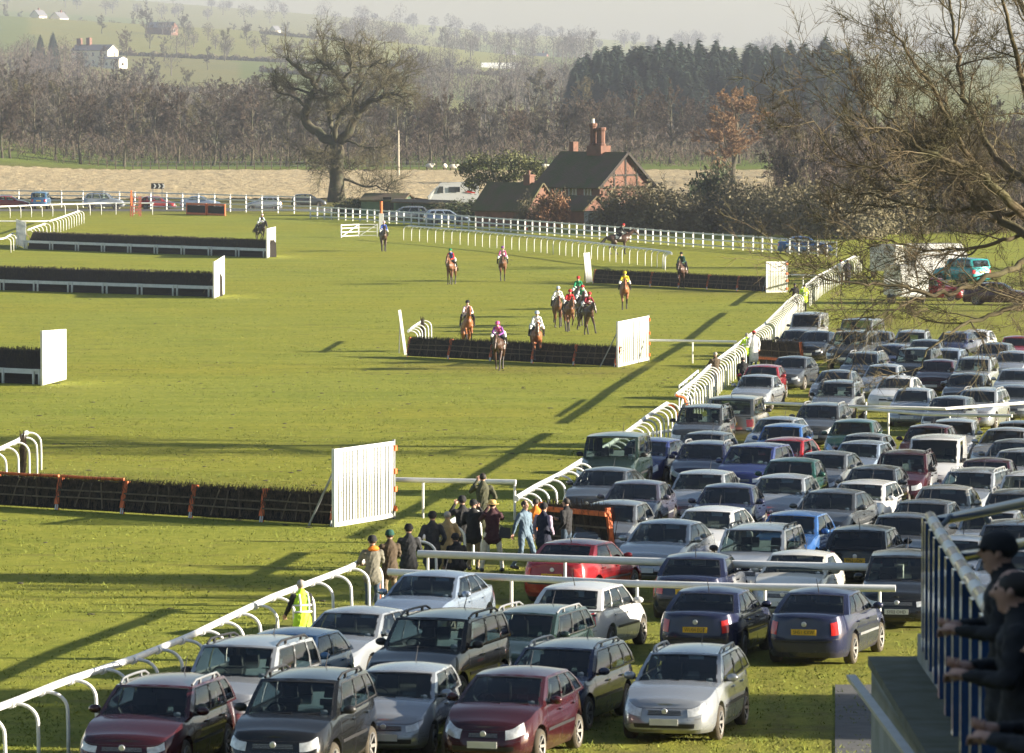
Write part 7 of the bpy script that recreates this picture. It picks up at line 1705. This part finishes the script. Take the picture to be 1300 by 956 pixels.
def person(label, loc, face, coat, trousers, arms=('rail', 'rail'), legs='stand', coatlen=0.0, lean=0.0, hat=None, hair='hair_dark', shoes='leather', h=1.76, look=0.0, sleeves=None, bands=False, group=None, bag=None, cat='person'):
    me, hc, lk, U = body_mesh(arms[0], arms[1], legs, coatlen, lean, look)
    e = empty('person', loc, face, label, cat, group); k = h / 1.76; e.scale = (k, k, k)
    o = link('body', me, e); mats = [coat, trousers, M['skin'], M[shoes], M['hair_dark'], sleeves or coat]
    for i, m in enumerate(mats): o.material_slots[i].link = 'OBJECT'; o.material_slots[i].material = m
    hr = MB()
    hr.ball((-0.022, 0, 0.030), (0.094, 0.088, 0.088), 12, 8); hr.v = [v for v in hr.v]
    ho = hr.build('hair', M[hair], e, 60); ho.location = hc; ho.rotation_euler = (0, 0, look)
    if hat:
        kind, hm = hat; mb = MB()
        if kind == 'beanie': mb.lathe([(0.100, 0.015), (0.103, 0.05), (0.092, 0.10), (0.06, 0.14), (0.0, 0.152)], 14, 0, 'z', (-0.008, 0, 0)); mb.lathe([(0.100, 0.015), (0.108, 0.02), (0.108, 0.055), (0.101, 0.06)], 14, 0, 'z', (-0.008, 0, 0))
        elif kind == 'cap':
            mb.lathe([(0.100, 0.02), (0.100, 0.06), (0.085, 0.105), (0.05, 0.128), (0.0, 0.134)], 14, 0, 'z', (-0.008, 0, 0)); mb.add([(0.06, -0.075, 0.035), (0.155, -0.045, 0.018), (0.165, 0, 0.016), (0.155, 0.045, 0.018), (0.06, 0.075, 0.035), (0.06, 0.075, 0.05), (0.155, 0.045, 0.03), (0.165, 0, 0.028), (0.155, -0.045, 0.03), (0.06, -0.075, 0.05)], [(0, 1, 2, 3, 4), (5, 6, 7, 8, 9), (1, 0, 9, 8), (2, 1, 8, 7), (3, 2, 7, 6), (4, 3, 6, 5)])
        else: mb.lathe([(0.102, 0.025), (0.102, 0.05), (0.09, 0.12), (0.05, 0.135), (0.0, 0.13)], 16, 0, 'z', (-0.005, 0, 0)); mb.lathe([(0.095, 0.03), (0.175, 0.028), (0.175, 0.036), (0.095, 0.042)], 16, 0, 'z', (-0.005, 0, 0))
        a = mb.build('hat', hm, e, 40); a.location = hc; a.rotation_euler = (0, 0, look)
    if bands:
        for z in (1.06, 1.20):
            mb = MB(); mb.tube([U((0.155 * cos(t), 0.205 * sin(t), z)) for t in np.linspace(0, 2 * pi, 21)], 0.022, 6); mb.build('reflective_band', M['plate_white'], e, 50)
        for y in (-0.10, 0.10): mb = MB(); mb.tube([U((-0.128, y, 1.08)), U((-0.140, y, 1.25)), U((-0.10, y, 1.44))], 0.02, 6); mb.build('reflective_band', M['plate_white'], e, 50)
    if bag:
        mb = MB(); mb.box((bag[0], bag[1], bag[2]), (0.18, 0.30, 0.26), 0, (0.1, 0.1, 0), 0.85); mb.build('camera_bag', M['leather'], e); mb = MB(); mb.tube([(bag[0], bag[1], bag[2] + .1), U((0.12, 0.0, 1.3)), U((0, -0.12, 1.49))], 0.014, 5); mb.build('strap', M['leather'], e)
    return e
def foot(px, py, y0=30.0): return at(px, py, 0, y0)
HIVIS = mat('hi_vis_yellow', (0.55, 0.85, 0.03), 0.7, var=0.12); CO = lambda n, c: cloth(n, c)
BLK = CO('black', (0.016, 0.016, 0.018)); NAVY = CO('navy', (0.018, 0.022, 0.045)); BROWN = CO('brown', (0.075, 0.052, 0.030)); OLIVE = CO('olive', (0.075, 0.075, 0.042)); TAN = CO('tan', (0.42, 0.30, 0.14)); GREYG = CO('greygreen', (0.17, 0.16, 0.125))
JEAN = CO('jean', (0.055, 0.085, 0.125)); LJEAN = CO('lightjean', (0.13, 0.19, 0.25)); STONE = CO('stone', (0.62, 0.58, 0.48)); KHAKI = CO('khaki', (0.24, 0.19, 0.12)); CHAR = CO('charcoal', (0.035, 0.036, 0.040)); WHITE = CO('white', (0.78, 0.78, 0.76)); RED = CO('red', (0.55, 0.02, 0.025)); DKRED = CO('darkred', (0.22, 0.012, 0.03)); ORANGE = CO('orangecloth', (0.80, 0.22, 0.02))
DGREEN = CO('bottlegreen', (0.012, 0.07, 0.05)); STRAW = CO('straw', (0.62, 0.42, 0.14)); LILAC = CO('lilac', (0.36, 0.28, 0.36)); PINK = CO('pink', (0.72, 0.13, 0.36)); PURPLE = CO('purple', (0.26, 0.08, 0.36)); GREEN = CO('emerald', (0.01, 0.26, 0.11)); YELLOW = CO('yellow', (0.78, 0.62, 0.03)); BLUE = CO('bluecloth', (0.05, 0.10, 0.42)); PALEB = CO('paleblue', (0.62, 0.70, 0.80)); PPINK = CO('palepink', (0.80, 0.56, 0.56))
A = pi / 2   # facing away from the camera, over the rail
person('steward in a yellow reflective vest leaning on the running rail', foot(384, 840), A + 0.5, HIVIS, BLK, ('fwd', 'rail'), coatlen=0.72, lean=0.10, hair='hair_grey', sleeves=BLK, bands=True, h=1.72)
e = person('man in a grey green jacket with an orange hood at the orange rail end', foot(473, 781), A + 0.25, GREYG, JEAN, ('rail', 'rail'), coatlen=0.82, hat=('beanie', BLK), h=1.82)
mb = MB(); mb.tube([(-0.10, y, 1.47 + 0.02 * cos(y * 14)) for y in np.linspace(-0.12, 0.12, 7)], [0.03, 0.05, 0.06, 0.065, 0.06, 0.05, 0.03], 8); mb.build('hood', ORANGE, e, 60)
person('man in a brown jacket and bottle green beanie at the rail', foot(495, 771), A + 0.3, BROWN, KHAKI, ('fold', 'rail'), coatlen=0.78, hat=('beanie', DGREEN), h=1.80)
person('man in a black jacket and black beanie at the rail', foot(519, 762), A + 0.1, CHAR, BROWN, ('fold', 'fold'), coatlen=0.80, hat=('beanie', BLK), h=1.80)
person('onlooker in a long dark coat beside the one in tan', foot(549, 744), A, CHAR, BLK, ('pocket', 'pocket'), coatlen=0.55, hat=('beanie', BLK), h=1.82)
person('onlooker in a long tan coat at the rail', foot(568, 740), A - 0.1, TAN, KHAKI, ('fold', 'fold'), coatlen=0.45, hair='hair_grey', h=1.78)
person('photographer in black with a pink armband beside the rail', foot(587, 722), A + 0.4, BLK, BLK, ('cam', 'cam'), coatlen=0.8, hat=('beanie', BLK), sleeves=BLK, h=1.85)
person('tall man in an olive coat standing on the course side of the rail', foot(613, 690), A + 0.2, OLIVE, KHAKI, ('cam', 'pocket'), coatlen=0.5, h=1.92)
person('man in a black jacket and black cap in the photographers group', foot(601, 724), A - 0.2, BLK, KHAKI, ('fold', 'cam'), coatlen=0.8, hat=('cap', BLK), h=1.80, look=-0.6)
person('photographer in a straw hat, dark jacket and white trousers with a camera bag', foot(625, 726), A + 0.1, CO('darkmaroon', (0.045, 0.012, 0.018)), STONE, ('cam', 'cam'), 'wide', coatlen=0.82, hat=('brim', STRAW), h=1.82, bag=(0.0, -0.30, 0.95))
person('man in a denim jacket and jeans walking past the red saloon', foot(666, 725), -A + 0.9, LJEAN, LJEAN, ('side', 'swing'), 'walk', h=1.80)
person('person in a navy waistcoat with lilac sleeves behind the red saloon', foot(690, 727), A - 0.6, NAVY, BLK, ('side', 'pocket'), hat=('beanie', BLK), coatlen=0.75, sleeves=LILAC, h=1.76)
person('man in a dark jacket with pale shirt talking beside the spare hurdle', foot(719, 720), A + 1.0, BLK, JEAN, ('pocket', 'fold'), h=1.78, hair='hair_dark')
person('person in an orange vest behind the denim man', foot(680, 716), A + 0.2, ORANGE, BROWN, ('fold', 'side'), hair='hair_dark', sleeves=BROWN, h=1.70)
person('crouching figure in dark clothes with a bag below the rail', foot(578, 744), A + 0.3, BLK, BLK, ('fwd', 'fwd'), 'crouch', lean=0.35, hat=('beanie', BLK), h=1.75)
person('man in a brown coat leaning on the running rail beside dark posts', foot(908, 498), A + 0.5, BROWN, STONE, ('rail', 'rail'), coatlen=0.55, hair='hair_grey', h=1.78)
person('man in black crouching near the red hatchback', foot(943, 490), A, BLK, BLK, ('fwd', 'fwd'), 'crouch', lean=0.3, h=1.78)
person('steward in a long white coat and red cap by the rail', foot(957, 468), A + 0.3, WHITE, JEAN, ('pocket', 'side'), coatlen=0.45, hat=('cap', RED), h=1.84)
person('steward in a yellow vest beside the one in a white coat', foot(948, 468), A + 0.6, HIVIS, BLK, ('rail', 'side'), coatlen=0.75, bands=True, hair='hair_grey', h=1.74)
person('steward in a yellow vest at the far end of the running rail', foot(1021, 396), A + 0.4, HIVIS, BLK, ('fold', 'fold'), coatlen=0.7, bands=True, h=1.74)
person('person in dark clothes beside the far yellow vest', foot(1009, 394), A + 0.4, BLK, BLK, ('rail', 'side'), coatlen=0.6, h=1.72)
person('person in a white top at the far running rail', foot(1067, 361), A, WHITE, BLK, ('rail', 'side'), hat=('cap', RED), h=1.75); person('person in dark clothes at the far running rail', foot(1076, 362), A, NAVY, BLK, ('rail', 'rail'), coatlen=0.6, h=1.8)
# spectators on the stand, close by on the right
STANDP = []
def on_terrace(px, py_head, y): p = atd(px, py_head, y); return Vector((p.x, p.y, p.z - 1.77))
STANDP.append(person('spectator in a dark cap and black coat leaning on the stand railing', on_terrace(1290, 672, 27.0), pi - 0.1, BLK, BLK, ('lean', 'lean'), coatlen=0.6, hat=('cap', BLK), lean=0.12, look=0.15))
STANDP.append(person('dark haired spectator in black behind the capped one on the stand', on_terrace(1308, 718, 24.5), pi - 0.15, BLK, BLK, ('lean', 'fold'), coatlen=0.6, lean=0.10))
STANDP.append(person('spectator in a dark coat lowest on the stand corner', on_terrace(1345, 790, 22.5), pi - 0.2, BLK, BLK, ('lean', 'fold'), coatlen=0.6, hair='hair_dark', lean=0.05))

for o in STANDP: o.scale = (1.22, 1.2, 1.0)
# ------------------------------------------------------------------ horses
FL = dict(canter=[(0.50, 1.15), (0.42, 0.95), (0.48, 0.55), (0.45, 0.18), (0.50, 0.04)], reach=[(0.52, 1.15), (0.52, 0.95), (0.88, 0.64), (1.06, 0.30), (1.15, 0.18)], fold=[(0.52, 1.15), (0.46, 0.92), (0.78, 0.74), (0.50, 0.50), (0.40, 0.42)], back=[(0.48, 1.15), (0.38, 0.95), (0.26, 0.55), (0.04, 0.22), (0.02, 0.06)])
HL = dict(canter=[(-0.65, 1.25), (-0.45, 0.95), (-0.80, 0.60), (-0.72, 0.20), (-0.66, 0.04)], fwd=[(-0.6, 1.25), (-0.30, 0.95), (-0.48, 0.58), (-0.26, 0.22), (-0.18, 0.05)], back=[(-0.68, 1.25), (-0.60, 0.95), (-1.02, 0.70), (-1.25, 0.38), (-1.32, 0.28)])
def horse_mesh(pose):
    fl, fr, hl, hr, hn = pose; parts = []
    parts.append(([(-0.92, 0, 1.32), (-0.72, 0, 1.36), (-0.40, 0, 1.36), (0.0, 0, 1.30), (0.34, 0, 1.29), (0.58, 0, 1.32), (0.74, 0, 1.34)], [0.17, 0.29, 0.30, 0.305, 0.325, 0.29, 0.18], [0.92, 0.92, 0.9, 0.92, 0.86, 0.82, 0.85], 0))
    nk = [(0.52, 0, 1.44), (0.80, 0, 1.62 + hn * 0.4), (1.06, 0, 1.82 + hn * 0.8), (1.20, 0, 1.93 + hn)]
    parts.append((nk, [0.27, 0.20, 0.15, 0.12], [0.62, 0.62, 0.62, 0.66], 0))
    hx, hz = 1.22, 1.95 + hn
    parts.append(([(hx - 0.02, 0, hz), (hx + 0.16, 0, hz - 0.13), (hx + 0.34, 0, hz - 0.34), (hx + 0.42, 0, hz - 0.44)], [0.115, 0.112, 0.075, 0.062], [0.72, 0.74, 0.82, 0.9], 0))
    parts.append(([(hx + 0.40, 0, hz - 0.42), (hx + 0.45, 0, hz - 0.49)], [0.058, 0.05], 0.95, 1))
    for sg in (1, -1): parts.append(([(hx - 0.04, sg * 0.055, hz + 0.07), (hx - 0.03, sg * 0.065, hz + 0.19)], [0.032, 0.014], 0.9, 0))
    for sg, lg in ((1, FL[fl]), (-1, FL[fr])):
        y = sg * 0.16; P = [Vector((x, y * (1 if i < 2 else 0.9), z)) for i, (x, z) in enumerate(lg)]
        parts.append((P[:3], [0.135, 0.095, 0.062], [0.7, 0.85, 1.0], 0)); parts.append((P[2:5], [0.058, 0.042, 0.048], 1.0, 1)); parts.append(([P[4], P[4] + Vector((0.05, 0, -0.01))], [0.055, 0.058], 1.0, 2))
        parts.append(([P[2], P[2].lerp(P[3], 0.5), P[3]], [0.058, 0.040, 0.046], 1.0, 1))
    for sg, lg in ((1, HL[hl]), (-1, HL[hr])):
        y = sg * 0.16; P = [Vector((x, y * (1.05 if i < 2 else 0.85), z)) for i, (x, z) in enumerate(lg)]
        parts.append((P[:3], [0.20, 0.145, 0.068], [0.72, 0.8, 0.95], 0)); parts.append(([P[2], P[2].lerp(P[3], 0.5), P[3]], [0.064, 0.045, 0.048], 1.0, 1)); parts.append((P[3:5], [0.048, 0.05], 1.0, 1)); parts.append(([P[4], P[4] + Vector((0.05, 0, -0.01))], [0.055, 0.058], 1.0, 2))
    ex = MB()
    for sg in (1, -1): ex.ball((hx + 0.13, sg * 0.082, hz - 0.06), 0.022, 6, 5, 2)
    return blob('body', parts, 3, 0.03, 4, ex), (hx, hz), nk
HPOSE = dict(a=('reach', 'back', 'fwd', 'back', -0.16), b=('fold', 'canter', 'canter', 'fwd', -0.06), c=('canter', 'canter', 'canter', 'fwd', 0.04), d=('back', 'fold', 'back', 'canter', -0.10), j=('fold', 'reach', 'back', 'back', 0.0))
HM = {k: horse_mesh(v) for k, v in HPOSE.items()}
def jockey_mesh(up):
    """crouched rider; up 0 low .. 1 upright. origin at the horse's feet"""
    hip = Vector((-0.18, 0, 1.86 + 0.04 * up)); sh = Vector((0.30 - 0.18 * up, 0, 2.10 + 0.18 * up)); hd = sh + Vector((0.17 - 0.05 * up, 0, 0.17 + 0.02 * up)); parts = []
    parts.append(([hip, hip.lerp(sh, 0.45) + Vector((-0.02, 0, 0.03)), sh], [0.125, 0.118, 0.105], [1.25, 1.25, 1.5], 0)); parts.append(([sh, hd], [0.06, 0.055], 1.0, 2))
    parts.append(([hd + Vector((-0.01, 0, 0.05)), hd, hd + Vector((0.03, 0, -0.07))], [0.08, 0.09, 0.06], 0.85, 2)); parts.append(([hd + Vector((0.085, 0, 0)), hd + Vector((0.10, 0, -0.03))], [0.014, 0.016], 0.9, 2))
    ex = MB()
    for sg in (1, -1):
        kn = Vector((0.22, sg * 0.33, 1.66)); an = Vector((-0.12, sg * 0.37, 1.32)); parts.append(([hip + Vector((0, sg * 0.09, -0.02)), (hip + kn) / 2 + Vector((0, sg * 0.1, 0.03)), kn], [0.105, 0.09, 0.068], 1.0, 1)); parts.append(([kn, kn.lerp(an, 0.5), an], [0.066, 0.062, 0.05], 1.0, 3))
        parts.append(([an + Vector((-0.05, 0, -0.04)), an + Vector((0.15, 0, -0.06))], [0.045, 0.035], 1.0, 3))
        S = sh + Vector((0, sg * 0.165, -0.02)); E_ = Vector((0.38, sg * 0.26, 1.86)); Wr = Vector((0.62, sg * 0.09, 1.78)); parts.append(([S, S.lerp(E_, .5), E_], [0.066, 0.06, 0.052], 1.0, 4)); parts.append(([E_, Wr], [0.052, 0.04], 1.0, 4)); hand(ex, Wr, Wr - E_, sg, 2)
        ex.ball(tuple(hd + Vector((0.075, sg * 0.03, 0.014))), 0.012, 6, 5, 3)
    return blob('body', parts, 5, 0.02, 4, ex), hd
JM = [jockey_mesh(0.0), jockey_mesh(0.5)]
BAY = mat('bay_coat', (0.150, 0.058, 0.022), 0.5, var=0.3, vscale=2.5); DBAY = mat('dark_bay_coat', (0.060, 0.028, 0.015), 0.45, var=0.3, vscale=2.5); CHEST = mat('chestnut_coat', (0.26, 0.088, 0.026), 0.5, var=0.25, vscale=2.5); POINT = mat('horse_points', (0.022, 0.014, 0.010), 0.6); HOOF = mat('hoof', (0.05, 0.04, 0.03), 0.5)
def horse(px, py, pose, coat, cap, silks, hl, jl, face=-pi / 2, jup=0, sleeves=None, blaze=False, lift=0.0, pitch=0.0, breech=None):
    p = at(px, py); p.z += lift
    me, (hx, hz), nk = HM[pose]; e = empty('race_horse', p, face, hl, 'horse'); e.rotation_euler = (0, pitch, face); o = link('body', me, e)
    for i, m in enumerate((coat, POINT, HOOF)): o.material_slots[i].link = 'OBJECT'; o.material_slots[i].material = m
    rg = np.random.default_rng(int(px)); g = Geo(); n = 90
    b = np.stack([rg.normal(-0.98, 0.02, n), rg.normal(0, 0.03, n), rg.normal(1.44, 0.03, n)], 1); d = unit(np.stack([rg.normal(-0.65, 0.1, n), rg.normal(0, 0.12, n), rg.normal(-0.35, 0.1, n)], 1)); P = polylines(rg, b, d, rg.uniform(0.5, 0.85, n), 5, 0.06, -0.22); V, F = sweep(P, np.full((n, 5), 0.012), 3); g.add(V, F); link('tail', g.mesh('tail', M['hair_dark']), e)
    g = Geo(); n = 70; t = rg.uniform(0, 1, n); N_ = np.array(nk); b = np.stack([np.interp(t, [0, .35, .7, 1], N_[:, 0]) - 0.10, rg.normal(0, .02, n), np.interp(t, [0, .35, .7, 1], N_[:, 2]) + np.interp(t, [0, 1], [0.20, 0.11])], 1); P = polylines(rg, b, unit(np.stack([rg.normal(-.4, .1, n), rg.normal(0.5, .2, n), rg.normal(0, .2, n)], 1)), rg.uniform(.1, .2, n), 3, .1, -0.5); V, F = sweep(P, np.full((n, 3), 0.014), 3); g.add(V, F); link('mane', g.mesh('mane', M['hair_dark']), e)
    mb = MB(); 
    for x0 in (-0.30, 0.12): pass
    mb.grid(lambda u, v: Vector((-0.32 + 0.46 * u, 0.318 * sin(v), 1.335 + 0.325 * cos(v))), [0, .25, .5, .75, 1], [radians(a) for a in range(-100, 101, 20)]); mb.build('saddle_cloth', WHITE, e, 60)
    mb = MB(); mb.grid(lambda u, v: Vector((-0.24 + 0.40 * u, 0.335 * sin(v), 1.34 + 0.345 * cos(v) + 0.05 * (2 * u - 1) ** 2)), [0, .25, .5, .75, 1], [radians(a) for a in range(-62, 63, 31)]); mb.build('saddle', M['leather'], e, 60)
    mb = MB()
    for x, z, w in ((hx + 0.06, hz - 0.05, 0.10), (hx + 0.29, hz - 0.28, 0.078)): mb.tube([(x + 0.13 * sin(a) * 0.75 * (w / .1), w * cos(a), z + 0.13 * sin(a) * 0.75 * (w / .1)) for a in np.linspace(0, 2 * pi, 13)], 0.010, 5)
    mb.build('bridle', M['leather'], e)
    for sg in (1, -1): mb = MB(); mb.tube([(hx + 0.33, sg * 0.07, hz - 0.36), (0.95, sg * 0.16, 1.68), (0.64, sg * 0.10, 1.78)], 0.009, 5); mb.build('rein', M['leather'], e)
    for sg in (1, -1): mb = MB(); mb.tube([(-0.05, sg * 0.33, 1.5), (-0.09, sg * 0.37, 1.29)], 0.012, 5); mb.box((-0.08, sg * 0.37, 1.255), (0.09, 0.11, 0.02)); mb.build('stirrup', M['grey_metal'], e)
    if blaze: mb = MB(); mb.tube([(hx + 0.12, 0, hz + 0.035), (hx + 0.30, 0, hz - 0.17), (hx + 0.43, 0, hz - 0.36)], [0.02, 0.028, 0.03], 6); mb.build('blaze', M['wool'], e, 60)
    jm, hd = JM[jup]; j = empty('jockey', p, face, jl, 'person'); j.rotation_euler = (0, pitch, face); o = link('body', jm, j)
    for i, m in enumerate((silks, breech or WHITE, M['skin'], M['leather'], sleeves or silks)): o.material_slots[i].link = 'OBJECT'; o.material_slots[i].material = m
    mb = MB(); mb.lathe([(0.112, 0.02), (0.118, 0.05), (0.112, 0.10), (0.085, 0.145), (0.04, 0.165), (0.0, 0.168)], 14); mb.add([(0.08, -.07, .03), (.165, -.03, .02), (.165, .03, .02), (.08, .07, .03), (.08, .07, .045), (.165, .03, .032), (.165, -.03, .032), (.08, -.07, .045)], [(0, 1, 2, 3), (4, 5, 6, 7), (1, 0, 7, 6), (2, 1, 6, 5), (3, 2, 5, 4)]); c = mb.build('helmet', cap, j, 50); c.location = hd
    mb = MB(); mb.tube([Vector((0.095 * cos(a), 0.082 * sin(a), 0.012)) for a in np.linspace(-1.1, 1.1, 9)], 0.02, 6); c = mb.build('goggles', M['dark_glass'], j, 60); c.location = hd
F = -pi / 2
horse(634, 469, 'a', DBAY, PINK, PINK, 'dark bay horse landing in front of the middle hurdles, ridden in pink', 'jockey in pink cap and pink purple silks leading the race', F - 0.12, sleeves=PURPLE, pitch=0.12)
horse(681, 461, 'j', CHEST, PALEB, WHITE, 'chestnut horse with a white face clearing the hurdle, ridden in white', 'jockey in a pale cap and white silks clearing the hurdle', F + 0.05, 1, blaze=True, pitch=0.05, lift=0.1)
horse(594, 447, 'j', CHEST, BLK, PPINK, 'chestnut horse rising behind the middle hurdles, ridden by a black capped jockey', 'jockey in a black cap and pale pink silks rising to the hurdle', F + 0.1, 1, pitch=-0.22, lift=0.15, breech=BLK)
horse(708, 416, 'a', BAY, PALEB, WHITE, 'bay horse on the outside of the bunch, ridden in white and black', 'jockey in a pale cap with white sleeves in the bunch', F + 0.05, sleeves=WHITE)
horse(722, 421, 'b', BAY, RED, RED, 'bay horse in the middle of the bunch, ridden in bright red', 'jockey in bright red cap and silks in the bunch', F + 0.15)
horse(734, 403, 'd', DBAY, RED, GREEN, 'dark horse hidden at the back of the bunch', 'jockey in a red cap and green silks at the back of the bunch', F, 1)
horse(738, 414, 'c', DBAY, RED, GREEN, 'dark bay horse behind the rider in dark red', 'jockey in a red cap and green silks with white sleeves in the bunch', F + 0.1, sleeves=WHITE)
horse(745, 425, 'a', DBAY, RED, DKRED, 'dark bay horse with a pale nose leading the bunch, ridden in dark red', 'jockey in a red cap and dark red silks leading the bunch', F + 0.3, blaze=True)
horse(793, 393, 'b', CHEST, YELLOW, YELLOW, 'chestnut horse galloping alone, ridden in yellow', 'jockey all in yellow', F, 0)
horse(573, 361, 'c', BAY, GREEN, BLUE, 'bay horse cantering behind the field, ridden in a green cap', 'jockey in a green cap with red sleeves and blue body', F - 0.2, 1, sleeves=RED)
horse(638, 357, 'd', BAY, PURPLE, PPINK, 'bay horse cantering behind the field, ridden in a purple cap', 'jockey in a purple cap and pale pink silks', F, 1, sleeves=PINK)
horse(487, 319, 'c', DBAY, PPINK, BLUE, 'dark horse standing beside the square marker post', 'jockey in a pale pink cap and blue silks by the marker post', F + 0.1, 1)
horse(331, 308, 'd', POINT, PPINK, NAVY, 'black horse at the end of the farthest steeplechase fence', 'jockey in a pale pink cap and navy silks at the far fence', F + 0.4, 1, sleeves=PALEB)
horse(786, 323, 'c', DBAY, RED, BLK, 'dark horse seen side on behind the curving running rail', 'jockey in a red cap and black silks behind the curving rail', 0.15, 1, breech=BLK)
horse(866, 366, 'd', DBAY, BLK, DGREEN, 'dark horse at the far flight of hurdles', 'jockey in a dark cap and dark green silks at the far hurdles', F - 0.2, 1, breech=BLK)
